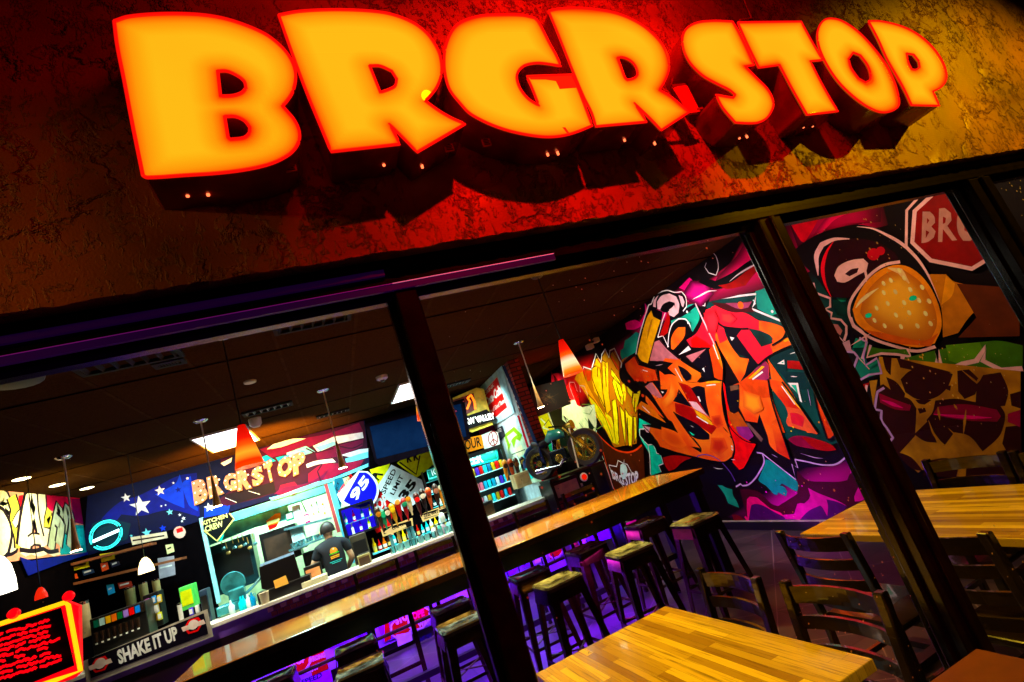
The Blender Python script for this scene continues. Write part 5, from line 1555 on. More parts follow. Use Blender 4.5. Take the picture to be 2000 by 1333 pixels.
# deli slicer
t = thing('meat_slicer', 'teal lit meat slicer with a round guard at the counter end', 'slicer')
TS = mat('teal_steel', (.06, .42, .48), .22, metal=.55, var=.5, scale=7)
c_ = AY(457, 1150, 7.7)
b = MB(); b.lathe([(0, -.02), (.13, -.02), (.14, 0), (.13, .02), (0, .02)], (c_.x, c_.y, c_.z + .06), TS, 24, 'y'); b.build('blade_guard', t, smooth=True)
b = MB(); b.box(c_.x - .2, c_.x + .2, c_.y - .12, c_.y + .15, c_.z - .24, c_.z - .14, TS); b.build('base', t, bevel=.01)
b = MB(); b.box(c_.x - .06, c_.x + .12, c_.y - .1, c_.y + .06, c_.z - .14, c_.z + .0, TS); b.build('motor_housing', t, bevel=.02)
b = MB(); b.tube([(c_.x + .12, c_.y, c_.z - .1), (c_.x + .26, c_.y - .05, c_.z - .02), (c_.x + .33, c_.y - .05, c_.z + .03)], .018, STL); b.build('handle', t)

# ================================================================== BAR

t = thing('bar_counter', 'long bar counter with a pale top edge and purple lit road sign front', 'bar counter')
b = MB(); b.box(XL + .1, 3.3, YBAR - .06, YBAR + .45, ZBAR - .045, ZBAR, mat('pale_bar_top', (.85, .78, .62), .25, var=.15, scale=4)); b.build('top', t, bevel=.006)
b = MB(); b.box(XL + .1, 3.28, YBAR, YBAR + .06, .12, ZBAR - .046, mat('bar_front_violet', (.28, .10, .55), .5, var=.35, scale=3)); b.build('front_panel', t)
b = MB(); b.box(XL + .1, 3.28, YBAR - .012, YBAR - .0005, .66, ZBAR - .18, mat('wine_panel', (.02, .004, .008), .4)); b.build('shade_panel', t)  # dark sheet added to keep the upper bar front out of the purple light
b = MB(); b.box(XL + .1, 3.28, YBAR + .02, YBAR + .06, 0, .119, BLACK); b.build('kickboard', t)
b = MB(); b.tube([(-1.4, YBAR - .18, .26), (3.2, YBAR - .18, .26)], .022, STEEL); b.build('foot_rail', t, smooth=True)
P = Paint(AY, YBAR - .062, eps=.0005)
z0, z1 = ZBAR - .16, ZBAR - .05
BRS = mat('brick_strip', (.35, .04, .06), .7); PKS = mat('pink_strip', (.85, .35, .4), .6)
for k in range(60):
    x = -1.0 + k * .07
    P.mb.box(x, x + .062, YBAR - .03, YBAR - .001, z0 + .055, z1 - .008, BRS if k % 2 else PKS)
    P.mb.box(x + .03, x + .092, YBAR - .03, YBAR - .001, z0, z0 + .047, BRS)
P.build('brick_trim', t)
# purple road sign art on the bar front
P = Paint(AY, YBAR - .004, eps=.0007)
VIO = paint('8a50f0'); VRED = paint('a01020'); VWH = paint('c8a8ff'); VMG = paint('e02878')
def octa(cx, cy, r, m, edge):
    pts = [(cx + r * math.cos(R(22.5 + 45 * k)) * 1.0 + 0, cy + r * math.sin(R(22.5 + 45 * k)) - .38 * r * math.cos(R(22.5 + 45 * k))) for k in range(8)]
    P.fill(pts, m, False); P.line(pts, .02, edge, True, False)
X_ = (560, 1150, 6.667)
def F(zz, pts, m, smooth=False): P.fill(Z(*zz, pts), m, smooth)
F(X_, [(270,870),(480,800),(550,1040),(330,1140)], VRED); P.text('WRONG', (601,1296), (636,1284), (600,1286), VWH, .05); P.text('WAY', (598,1318), (624,1306), (597,1306), VWH, .05)
octa(583, 1295, 24, VRED, VWH); P.text('STOP', (566,1305), (598,1293), (562,1292), VWH, .06)
F(X_, [(100,820),(250,860),(60,990),(0,960),(-60,880)], VMG)
F(X_, [(170,800),(450,700),(460,740),(240,850)], VWH); F(X_, [(530,690),(780,590),(800,690),(560,790)], VIO); P.text('LIMIT', (645,1262), (668,1250), (644,1253), ink('30106a'), .03)
F(X_, [(850,500),(1100,400),(1110,480),(1060,500),(870,560)], VIO); F(X_, [(870,570),(1050,500),(1090,600),(900,640)], VIO); P.text('LIMIT', (700,1245), (722,1234), (698,1236), ink('30106a'), .03)
F(X_, [(1060,480),(1130,500),(1120,560),(1080,540)], VRED)
F(X_, [(1150,390),(1480,270),(1600,480),(1580,580),(1260,700)], VIO); F(X_, [(1180,430),(1350,380),(1330,420),(1200,480)], VRED); F(X_, [(1270,470),(1330,440),(1360,650),(1270,700)], VRED); F(X_, [(1370,470),(1395,450),(1420,620),(1400,630)], ink('140828'))
octa(786, 1222, 24, VRED, VWH); P.text('STOP', (774,1221), (804,1208), (769,1205), VWH, .06)
octa(818, 1208, 22, VRED, VWH); P.text('OPE', (806,1212), (830,1203), (803,1197), VMG, .06); P.text('WAY', (817,1226), (842,1218), (815,1216), VWH, .05)
F(X_, [(1420,600),(1620,560),(1640,700),(1450,760)], VWH); P.text('WE SEL', (818,1257), (846,1246), (816,1246), ink('20084a'), .05)
F(X_, [(1450,830),(1680,760),(1690,800),(1460,870)], paint('c038c8')); F(X_, [(160,1190),(570,1050),(600,1200),(560,1220),(150,1260)], paint('a040e0')); P.text('SPEED', (590,1338), (630,1322), (588,1328), ink('20084a'), .04)
# right of post
for q_, m_ in ([(985,1110),(1012,1098),(1014,1104),(1004,1122),(990,1126)], VIO), ([(1016,1092),(1034,1086),(1038,1104),(1018,1110)], VIO), ([(1040,1086),(1066,1075),(1068,1092),(1044,1102)], VWH), ([(1066,1075),(1075,1066),(1082,1060),(1086,1084),(1074,1094)], VRED), ([(1086,1060),(1110,1050),(1112,1078),(1090,1086)], VIO), ([(500,1333),(560,1312),(580,1345),(500,1360)], VMG), ([(1112,1052),(1140,1042),(1146,1062),(1118,1072)], VWH), ([(1150,1040),(1190,1025),(1196,1050),(1156,1062)], VIO), ([(1200,1030),(1240,1015),(1246,1040),(1204,1052)], VMG):
    P.fill(q_, m_, False)
octa(1085, 1075, 15, VRED, VWH); P.text('STOP', (1076,1080), (1096,1072), (1074,1072), VMG, .05); P.text('E N', (1022,1105), (1034,1100), (1020,1096), ink('20084a'), .04)
for k in range(10):
    x = 945 + k * 22; P.line([(x, 1135 - k * 9), (x + 4, 1148 - k * 9)], .02, ink('14062c'), smooth=False)
P.build('road_sign_art', t)

# bar back cabinet
b = MB(); b.box(-1.9, 3.3, YB - .5, YB - .12, 0, .92, DARKW); tag(b.build('back_bar_cabinet'), 'dark back bar cabinet along the rear wall', 'cabinet')
# shake it up panel
P = Paint(AY, YBAR - .10, eps=.0008)
P.slab([(163,1292),(405,1190),(417,1243),(172,1338)], .02, mat('panel_frame', (.4, .34, .24), .5))
P.val -= .001
P.slab([(172,1288),(398,1198),(407,1238),(178,1325)], .004, ink('0a0510'))
P.text('SHAKE IT UP', (233,1299), (350,1249), (227,1271), paint('fff8e8'), .045)
REDK = paint('e81828')
for cx, cy in ((196,1298), (378,1222)):
    pts = [(cx + 19 * math.cos(R(60 * k)), cy + 16 * math.sin(R(60 * k)) - 6 * math.cos(R(60 * k))) for k in range(6)]
    P.fill(pts, REDK, False); P.fill([(cx + (x - cx) * .72, cy + (y - cy) * .72) for x, y in pts], ink('0a0510'), False)
    P.fill([(cx - 24, cy + 4), (cx + 20, cy - 12), (cx + 24, cy - 4), (cx - 20, cy + 12)], paint('ffd8c8'), False)
    P.dot((cx, cy - 2), .05, paint('ffe0d0'))
tag(P.build('shake_it_up_sign'), 'black SHAKE IT UP panel with red hexagon badges on the bar front', 'sign')

# soda machine with flavour tiles and nozzles
t = thing('soda_machine', 'soda dispenser with a row of coloured flavour tiles above black nozzles', 'soda dispenser')
b = MB(); a, c_ = AY(185, 1205, 7.55), AY(385, 1150, 7.55)
zz = 1.08
SX0 = AY(183, 1212, 7.5).x; zt_ = AY(228, 1202, 7.5).z - .05; sw_ = (AY(276, 1187, 7.5).x - SX0) / 8
b.box(SX0 - .04, SX0 + sw_ * 8 + .04, 7.5, 7.8, zz, zt_ + .10, BLACK); b.build('cabinet', t, bevel=.01)
b = MB(); b.box(SX0 - .03, SX0 + sw_ * 8 + .03, 7.49, 7.499, zt_ - .01, zt_ + .09, STEEL); b.build('tile_strip', t)
for k, c in enumerate(['1a5a48', 'b8d8d8', 'f0b818', 'f08030', '1a6a38', 'a890e0', 'e02020', '2080d0']):
    q = MB(); x = SX0 + k * sw_; q.box(x, x + sw_ * .82, 7.478, 7.489, zt_, zt_ + .075, mat('tile_' + c, c, .3, em=.35)); q.build('flavour_tile', t)
    q = MB(); q.lathe([(0, 0), (.018, 0), (.022, .05), (.022, .10), (0, .10)], (x + sw_ * .4, 7.44, zt_ - .15), STEEL, 10)
    q.box(x + sw_ * .25, x + sw_ * .6, 7.42, 7.43, zt_ - .17, zt_ - .155, WHITE); q.build('nozzle', t)
def tins(lab, tl, br, y, c, name='steel_canister', cat='canister', grp=None):
    a, c_ = AY(*tl, y), AY(*br, y); x = (a.x + c_.x) / 2; r = abs(c_.x - a.x) / 2; h = abs(a.z - c_.z)
    t = thing(name, lab, cat, (x, y, min(a.z, c_.z)), group=grp)
    b = MB(); b.lathe([(r * .9, 0), (r, .01), (r, h * .9)], (0, 0, 0), c, 18); b.build('body', t, smooth=True)
    b = MB(); b.lathe([(r * 1.03, h * .9), (r * 1.03, h * .97), (0, h)], (0, 0, 0), CHROME, 18); b.build('lid', t, smooth=True)
tins('tall tan canister left of the soda tiles', (145,1180), (182,1240), 7.7, mat('tan_can', (.7, .5, .22), .4))
tins('olive steel canister second from right above the soda machine', (242,1150), (268,1180), 8.2, mat('olive_can', (.35, .32, .12), .35, metal=.5), grp='steel canisters behind the soda machine')
tins('bright brass canister above the soda machine', (270,1140), (292,1168), 8.2, mat('brass_can', (.6, .5, .2), .3, metal=.6), grp='steel canisters behind the soda machine')
tins('small tan canister at the right end behind the soda machine', (296,1134), (316,1160), 8.2, mat('tan_can2', (.55, .4, .15), .35, metal=.3), grp='steel canisters behind the soda machine')
tins('white paper cup stack at the end of the soda machine', (345,1180), (360,1212), 7.5, WHITE, 'paper_cup', 'cup')
pxbox('green_crate', 'bright green bin with lemons beside the soda machine', 'bin', (348,1150), (382,1185), 7.9, .25, mat('green_bin', (.1, .8, .1), .4, em=.15), paint('d8e020'))
pxbox('dark_bin', 'dark blue bin between the green bin and the slicer', 'bin', (388,1155), (415,1215), 7.7, .2, mat('navy_bin', (.01, .03, .07), .4))
pxbox('snack_rack', 'small rack of coloured snack packets beside the soda tiles', 'rack', (278,1165), (320,1220), 7.85, .2, BLACK, paint('c8a020'))
for k, (px, py, c) in enumerate([(287,1178,'e07ab0'), (300,1172,'2090d0'), (311,1170,'e8c020'), (290,1195,'40b040'), (305,1190,'f0f0f0'), (295,1210,'c86020'), (312,1204,'e0e040'), (373,1195,'6030d0'), (385,1190,'f0f0ff')]):
    pxbox('snack_packet', ['pink snack packet top left of the rack', 'blue snack packet in the rack top row', 'yellow snack packet top right of the rack', 'green snack packet in the middle row', 'white snack packet in the middle row', 'brown snack packet in the bottom row', 'lime snack packet in the bottom row', 'violet packet behind the sign panel', 'white bowl of packets behind the sign panel'][k], 'packet', (px - 5, py - 6), (px + 5, py + 6), 7.78, .04, mat('pk' + c, c, .4, em=.2), WHITE, 'snack packets by the soda machine')
# shelves with framed pictures on the dark wall left of the kitchen
b = MB(); b.bar(AY(0,1140,8.5), AY(300,1062,8.5), .25, .03, mat('brown_shelf', (.3, .08, .02), .5)); b.bar(AY(0,1175,8.5), AY(360,1090,8.5), .25, .03, mat('brown_shelf', (.3, .08, .02), .5))
for k in range(5): b.bar(AY(80, 1112 + 5 * k, 8.6), AY(126, 1100 + 5 * k, 8.6), .01, .012, mat('brown_shelf', (.3, .08, .02), .5))
tag(b.build('wall_shelf'), 'brown slatted wall shelves under the blue star strip', 'shelf')
for k, (a_, c_, col, lab) in enumerate([((137,1097),(172,1113),'f8e800','bright yellow card on the brown shelf'), ((195,1080),(222,1096),'f4dc00','yellow card right of the shelf post'), ((122,1122),(150,1134),'e06818','orange plate on the lower shelf'), ((160,1112),(182,1122),'0a3050','dark blue card with a white drawing on the shelf'),
        ((196,1098),(210,1114),'e86818','orange card below the right yellow card'), ((215,1096),(232,1106),'101830','tiny dark card with white lines on the shelf'), ((76,1128),(108,1144),'b8a878','faded paper label under the shelf'), ((208,1140),(222,1160),'30a0d0','blue cup hanging at the lower shelf'), ((230,1136),(256,1148),'a04018','brown bottle box on the lower shelf'),
        ((323,1062),(338,1080),'f0e8b0','small cream notice by the kitchen post'), ((255,1047),(325,1062),'f4e0c0','cream poster strip with splats under the flag'), ((308,1088),(340,1128),'a8a0a8','grey poster with a red stripe by the kitchen post')]):
    t = thing('wall_card', lab, 'card', group='cards and notices left of the kitchen')
    P = Paint(AY, 8.45 if k < 9 else YB - .02, eps=.0008)
    x0, y0 = a_; x1, y1 = c_; sl = -.32 * (x1 - x0)
    P.slab([(x0,y0 + 3),(x1,y0 + 3 + sl * .5),(x1 + 3,y1 + sl * .5),(x0 + 4,y1 + 3)], .006, mat('card_' + col, col, .5, em=.12))
    P.build('board', t)
    P.val -= .001; P.mb = MB()
    P.line([(x0 + 4,(y0 + y1) / 2 + 2),(x1 - 4,(y0 + y1) / 2 + sl * .35)], .02, ink('2a1010') if col[0] in 'f8b' else WHITE, smooth=False)
    P.build('print', t)
P = Paint(AY, YB - .03, eps=.0008)
P.slab([(340 + 12 * math.cos(R(30 * k)) + 11, 1040 + 12 * math.sin(R(30 * k))) for k in range(12)], .01, paint('f8c0b0'))
P.fill([(344,1034),(356,1030),(358,1038),(346,1042)], REDK, False)
tag(P.build('round_badge_sign'), 'round pink badge with a red centre under the flag edge', 'sign')
P = Paint(AX, XL + .02, toward=1, eps=.0008)
P.slab([(38,1088),(60,1096),(178,1078),(176,1082),(120,1100),(54,1125)], .004, NAVY)
tag(P.build('blue_star_strip'), 'blue star painted strip below the shakes lettering', 'painted strip')

# red hand written menu board near the window
t = thing('menu_board', 'glowing red hand written menu board with a yellow light border', 'menu board')
YM = 1.62
RD = mat('neon_red', (.6, 0, 0), .4, em=1.1, emc=(1, .0, .005)); YL = glow('ffd010', 1.2)
P = Paint(AY, YM, eps=.0006)
P.slab([(-60,1240),(0,1216),(134,1172),(160,1182),(163,1310),(150,1322),(60,1350),(-60,1380)], .018, RD); P.build('frame', t)
P.mb = MB(); P.val -= .001
P.fill([(-50,1240),(120,1187),(146,1300),(60,1335),(-50,1370)], ink('060203'), False); P.build('board', t)
P.mb = MB()
P.line([(-55,1236),(0,1219),(127,1177),(134,1182),(158,1310),(105,1330),(60,1345)], .010, YL, smooth=False); P.build('light_border', t)
P.mb = MB()
for r_ in range(9):
    y0 = 1240 + r_ * 10.5
    for k in range(6):
        x = -10 + k * 22 + rnd.uniform(-4, 4) + r_ * 1.1
        if x > 96 + r_ * 2: continue
        if r_ in (5,) and k % 2: continue
        pts = [(x + j * 4.2, y0 - (x + j * 4.2) * .30 + rnd.uniform(-2.6, 2.6)) for j in range(6)]
        P.line(pts, .0058, RD, smooth=True)
P.build('handwriting', t)
for px, py in ((33, 1197), (140, 1163)):
    b = MB(); c_ = AY(px - 6, py + 2, YM - .02); b.lathe([(0, -.012), (.009, -.01), (.012, 0), (.009, .01), (0, .012)], tuple(c_), RD, 14, 'y'); b.build('hanger_knob', t, smooth=True)

# register, cups and bins on the bar
t = thing('cash_register', 'dark cash register screen with an orange reflection on the bar', 'cash register')
P = Paint(AY, 7.45, eps=.001)
P.slab([(507,1108),(575,1082),(588,1128),(540,1156),(512,1150)], .04, BLACK); P.build('screen', t)
P.mb = MB(); P.val -= .002
P.line([(508,1105),(574,1080)], .03, mat('blue_edge', (.3, .55, 1), .2, em=.3), smooth=False); P.build('screen_edge', t)
P.mb = MB(); P.val -= .06; P.fill([(534,1135),(558,1124),(564,1140),(538,1150)], mat('amber_card', (.8, .4, .05), .3, em=.4), False); P.build('card_display', t)
b = MB(); a = AY(505, 1195, 7.4); b.box(a.x + .02, a.x + .62, 7.36, 7.62, ZBAR, ZBAR + .13, BLACK); b.build('base', t, bevel=.01)
def cup(lab, px, py, y, r, h, m, cat='cup', name='cup', grp=None):
    c_ = AY(px, py, y)
    t = thing(name, lab, cat, (c_.x, c_.y, ZBAR), group=grp)
    b = MB(); b.lathe([(r * .75, 0), (r, h), (r * .92, h), (r * .68, .01), (0, .01)], (0, 0, 0), m, 18); b.build('body', t, smooth=True)
    b = MB(); b.lathe([(r * .98, h), (r * 1.05, h + .004), (r * .98, h + .008), (r * .94, h)], (0, 0, 0), m, 18); b.build('rim', t, smooth=True)
cup('small cream cup standing on the register base', 515, 1160, 7.3, .055, .12, mat('cream_cup', (.85, .7, .4), .4))
pxbox('cream_bin', 'long cream plastic bin on the bar right of the register', 'bin', (588,1140), (645,1152), 7.35, .25, mat('cream_bin', (.75, .70, .45), .4), mat('cream_bin2', (.68, .62, .36), .4))
pxbox('flyer_holder', 'black flyer box with an orange badge behind the cream bin', 'flyer holder', (592,1110), (634,1135), 7.65, .1, BLACK, mat('badge_orange', (.9, .35, .12), .4, em=.3))
pxbox('register_printer', 'black receipt printer at the right end of the bar clutter', 'printer', (700,1085), (730,1110), 7.5, .2, BLACK, DARKW)
pxbox('napkin_box', 'olive napkin box on the bar before the steel dishwasher', 'box', (697,1088), (728,1104), 7.42, .12, mat('olive_box', (.3, .26, .08), .5), DARKW)
# steel dish cabinet under the drinks cooler
pxbox('steel_cabinet', 'dark steel cabinet below the blue drinks cooler', 'cabinet', (682,1050), (730,1105), 8.1, .4, mat('brown_steel', (.10, .08, .05), .35, metal=.6))
# drinks cooler (blue)
t = thing('drinks_cooler', 'small blue lit bottle cooler beside the kitchen post', 'cooler')
a, c_ = AY(666, 1020, 8.4), AY(722, 1052, 8.4)
x0, x1, z0, z1 = a.x, a.x + .50, 1.42, 1.86
b = MB(); b.box(x0, x1, 8.4, 8.8, z0, z0 + .03, BLACK); b.box(x0, x1, 8.4, 8.8, z1 - .03, z1, BLACK); b.box(x0, x0 + .03, 8.4, 8.8, z0 + .03, z1 - .03, BLACK); b.box(x1 - .03, x1, 8.4, 8.8, z0 + .03, z1 - .03, BLACK)
b.build('case', t)
b = MB(); b.box(x0 + .03, x1 - .03, 8.77, 8.79, z0 + .03, z1 - .03, glow('2010e0', 1.0)); b.build('backlight', t)
b = MB(); b.box(x0 + .03, x1 - .03, 8.45, 8.75, z0 + .19, z0 + .2, STL); b.build('shelf', t)
def bottle_mb(b, x, y, z, h, r, m, m2=None):
    b.lathe([(0, 0), (r, 0), (r, h * .55), (r * .4, h * .72), (r * .36, h), (0, h)], (x, y, z), m, 10)
    if m2: b.lathe([(r * 1.02, h * .15), (r * 1.02, h * .42)], (x, y, z), m2, 10)
for k in range(7):
    c = ['60c8ff', 'ffffff', 'd02080', '8040ff', '3090ff', 'c0f020', 'e8e830'][k]
    q = MB(); bottle_mb(q, x0 + .07 + k * .06, 8.5, z0 + .03 if k % 2 else z0 + .2, .17, .022, mat('bt' + c, c, .2, em=.6), WHITE)
    tag(q.build('bottle', smooth=True), ['pale blue bottle at the left of the blue cooler', 'white bottle in the blue cooler', 'magenta bottle in the blue cooler', 'violet bottle in the blue cooler', 'blue bottle in the blue cooler', 'lime bottle in the blue cooler', 'yellow bottle at the right of the blue cooler'][k], 'bottle', 'bottles in the blue cooler')

# ================================================================== ROAD SIGNS on the back wall
def sign(name, lab, pts, col, draws, y=YB - .05, th=.01, edge=None):
    P = Paint(AY, y, eps=.0008)
    P.slab(pts, th, paint(col) if isinstance(col, str) else col)
    P.val -= .0005
    if edge: P.line(pts, .018, edge, True, False)
    draws(P)
    return tag(P.build(name), lab, 'road sign', 'road signs on the back wall')
K0 = ink('080808'); YS = 'ffe800'
def d1(P):
    P.line([(728,932),(736,926),(748,928)], .03, K0, smooth=False); P.line([(736,926),(731,940)], .03, K0, smooth=False); P.text('R', (730,944), (742,938), (727,926), K0, .03)
sign('yellow_crossing_sign', 'yellow diamond road sign left of the speed limit sign', [(722,918),(762,905),(748,945),(738,952)], YS, d1, YB - .03)
def d2(P):
    P.text('R R', (795,905), (818,898), (793,890), K0, .05); P.line([(780,903),(813,927),(820,890)], .025, K0, smooth=False)
sign('yellow_crossing_sign', 'yellow railroad crossing sign just below the television', [(775,905),(800,886),(852,876),(856,898),(832,920),(813,934)], YS, d2, YB - .03)
def d3(P):
    P.text('SPEED', (752,966), (775,919), (743,962), K0, .02); P.text('LIMIT', (769,968), (789,931), (761,964), K0, .02)
    P.text('35', (790,980), (816,944), (776,970), K0, .05)
sign('speed_limit_sign', 'white tilted SPEED LIMIT 35 sign with a black border', [(737,950),(764,908),(824,938),(832,968),(790,1000),(754,975)], 'e8f4f4', d3, YB - .07, edge=None)
def d4(P):
    P.fill([(661,965),(690,932),(702,928),(672,978)], paint('fff0f0'), False)
    P.fill([(671,979),(703,921),(716,924),(728,936),(735,950),(734,968),(726,982),(712,990),(690,989)], paint('1428e8'), True)
    P.line([(660,966),(700,922),(716,922),(731,936),(738,952),(736,970),(727,985),(711,992),(689,990),(670,980),(660,966)], .018, WHITE, smooth=True)
    P.text('95', (694,983), (724,941), (681,968), WHITE, .04)
    P.text('INTERSTATE', (664,966), (689,930), (660,961), paint('e02030'), .02)
sign('interstate_sign', 'red white and blue interstate 95 shield tilted to the left', smooth_pts([(658,966),(700,920),(718,921),(733,935),(740,952),(738,971),(729,987),(712,994),(688,992),(668,983)]), 'f4f4f8', d4, YB - .09)
def d5(P):
    P.text('JCT', (660,960), (664,944), (655,957), K0, .03)
sign('teal_street_sign', 'teal street sign stub behind the interstate shield', [(653,936),(668,932),(674,948),(664,1000),(652,972)], '0a5a6c', d5, YB - .04)
def d6(P):
    P.text('STOP', (722,1012), (760,984), (715,990), WHITE, .05)
sign('stop_sign', 'red stop sign half hidden behind the tap handles', [(716,988),(738,960),(756,968),(768,1004),(762,1030),(736,1042),(724,1020)], 'd00c14', d6, YB - .035)
sign('white_red_arrow_sign', 'small red and white sign below the interstate shield', [(668,1000),(700,990),(712,1000),(690,1004),(672,1010)], 'c01028', lambda P: P.line([(672,1006),(700,996)], .02, WHITE, smooth=False), YB - .05)
def d7(P):
    P.text('ICE CREAM', (845,930), (908,908), (841,918), paint('f4ffff'), .02); P.line([(838,936),(907,914),(904,897),(834,920),(838,936)], .014, paint('90f0e8'), smooth=False)
sign('ice_cream_street_sign', 'green street name sign left of the middle post', [(832,918),(912,894),(916,914),(838,940)], '0a7a6c', d7, YB - .3)
def d8(P):
    P.text('BEER', (906,912), (945,903), (901,893), paint('c8ffff'), .03); P.text('BLVD', (949,886), (963,884), (948,881), paint('a0f0f0'), .02)
    P.line([(903,914),(972,898),(967,877),(899,895)], .014, paint('50e8e8'), True, False)
sign('beer_boulevard_sign', 'green BEER BLVD street sign above the tall cooler', [(896,894),(970,874),(975,899),(902,918)], '0a6458', d8, YB - .42)
def d9(P):
    P.text('DETOUR', (882,887), (941,872), (879,867), K0, .02)
sign('detour_sign', 'orange DETOUR sign beside the middle post', [(872,866),(940,850),(945,875),(878,894)], 'f08a20', d9, YB - .25, edge=None)
def d10(P):
    P.line([(963 + 9 * math.cos(R(20 * k)), 857 + 14 * math.sin(R(20 * k))) for k in range(18)], .016, paint('a02018'), True, False)
    P.line([(960,844),(966,871)], .016, paint('a02018'), smooth=False); P.line([(963,858),(957,868)], .014, paint('a02018'), smooth=False); P.line([(963,858),(972,864)], .014, paint('a02018'), smooth=False)
sign('peace_sign_board', 'white board with a red peace symbol right of DETOUR', [(936,852),(960,842),(972,845),(977,872),(946,878)], 'f8f0e8', d10, YB - .2)
def dlaw(P):
    P.text('LAW VALLEY', (905,832), (968,818), (901,820), glow('fff8f0', 1.4), .05)
sign('law_valley_board', 'black lit board with white letters inside the yellow case', [(897,818),(950,800),(972,820),(905,842)], '0a0808', dlaw, YB - .33)
t = thing('yellow_display_case', 'yellow lit display case with a glowing orange figure', 'display case')
P = Paint(AY, YB - .3, eps=.001)
YC = mat('yellow_case', (.75, .5, .04), .5, var=.3, em=.12)
P.slab([(884,778),(930,758),(945,760),(962,830),(922,845),(895,838)], .006, YC); P.build('case', t)
P.val = YB - .312; P.mb = MB()
P.fill([(884,782),(925,768),(930,800),(902,815),(890,805)], mat('dark_red_case', (.2, .02, .01), .5), True); P.build('inner_panel', t)
P.val = YB - .316; P.mb = MB()
P.line([(912,800),(918,785),(913,778),(920,772),(926,785),(928,800)], .035, glow('ff7a10', 2.0)); P.build('neon_figure', t)
P.mb = MB(); P.line([(888,790),(894,802),(900,812)], .03, glow('ff2008', 1.2)); P.build('neon_heart', t)

# television
t = thing('television', 'large dark blue television hanging above the road signs', 'television')
P = Paint(AY, 8.35, eps=.001)
P.slab([(712,830),(850,795),(905,780),(918,858),(742,912),(733,905)], .05, mat('tv_case', (.002, .001, .002), .8)); P.build('casing', t)
P.mb = MB(); P.val -= .002
P.fill([(722,834),(900,789),(911,853),(736,897)], mat('tv_screen', (.001, .003, .01), .75, em=.045, emc=(.0, .10, .5)), False); P.build('screen', t)

# red mural scrap right of tv, stub wall with poster, brick pillar
b = MB(); b.box(2.50, 2.78, 8.84, 8.849, 1.9, 3.0, WINE); tag(b.build('red_wall_panel'), 'dark red painted panel behind the yellow case', 'wall panel')
XS = 2.80
b = MB(); b.box(XS, XS + .16, 7.42, YR + .1, 0, CEIL - .007, mat('cyan_white_wall', (.62, .78, .80), .6)); tag(b.build('stub_wall'), 'short pale wall that carries the red cola poster', 'wall')
P = MB()
P.box(XS - .01, XS + .17, 7.22, 7.415, 0, CEIL - .007, BRICK); tag(P.build('brick_pillar'), 'narrow red brick pillar at the end of the short wall', 'pillar')
P = Paint(AX, XS - .012, eps=.0006)
P.slab([(938,752),(980,714),(1006,806),(965,832)], .008, paint('bfe4ea'))
P.val -= .0006
P.fill([(943,769),(971,736),(991,797),(963,820)], paint('c01018'), False)
P.line([(943,769),(971,736),(991,797),(963,820)], .014, WHITE, True, False)
P.text('DRINK', (948,774), (966,754), (946,768), WHITE, .03)
P.text('Coca-Cola', (952,795), (981,768), (947,779), WHITE, .05, .3)
P.text('Sign of Good Taste', (958,812), (987,789), (955,802), WHITE, .02, .25)
tag(P.build('cola_poster'), 'white framed red cola poster with script lettering', 'poster')
P = Paint(AX, XS - .013, eps=.0006)
P.slab([(981,716),(986,714),(1040,840),(1066,906),(1060,905)], .004, paint('14224a'))
P.val -= .0006
for k in range(7):
    P.text('A', (989 + k * 4.6, 745 + k * 11), (992 + k * 4.6, 742 + k * 11), (988 + k * 4.6, 739 + k * 11), WHITE, .05)
tag(P.build('narrow_banner'), 'narrow dark blue banner with small white letters beside the poster', 'banner')
def redrail():
    b = MB(); b.tube([AX(1012, 812, XS - .04), AX(1030, 870, XS - .04), AX(1050, 915, XS - .04), AX(1062, 945, XS - .04)], .018, mat('red_tube', (.7, .01, .02), .2, em=.3)); return b
tag(redrail().build('red_neon_tube', smooth=True), 'curved red tube running down beside the brick pillar', 'tube')
P = Paint(AX, XS - .013, eps=.0006)
P.slab([(983,848),(1006,832),(1024,855),(1040,905),(1060,940),(1010,950),(990,880)], .003, paint('d8e8d0'))
P.val -= .0006
P.fill([(984,850),(1004,834),(1020,850),(1016,862),(1008,858),(1004,876),(999,862),(994,882),(990,866)], paint('8ab818')); P.fill([(990,853),(1003,843),(1010,850),(1002,856),(996,868)], paint('fff8d0')); P.fill([(1004,880),(1018,868),(1026,884),(1012,894)], paint('fff4c8'))
P.fill([(1016,895),(1030,885),(1042,912),(1050,930),(1030,940)], paint('20c8c0')); P.fill([(1040,905),(1050,900),(1052,915)], paint('f08898'))
P.line([(1010,890),(1020,905),(1015,925),(1030,935)], .02, paint('20806c')); P.line([(1000,888),(1026,878)], .012, paint('303830'))
tag(P.build('bright_poster'), 'overexposed green and white poster below the cola poster', 'poster')
P = Paint(AX, XS - .014, eps=.0006)
P.slab([(968,838),(981,832),(988,852),(976,862)], .004, ink('101420')); P.val -= .001
P.text('BBQ', (971,850), (980,843), (969,842), paint('c0b8b0'), .03)
tag(P.build('small_black_placard'), 'small black placard left of the bright poster', 'placard')

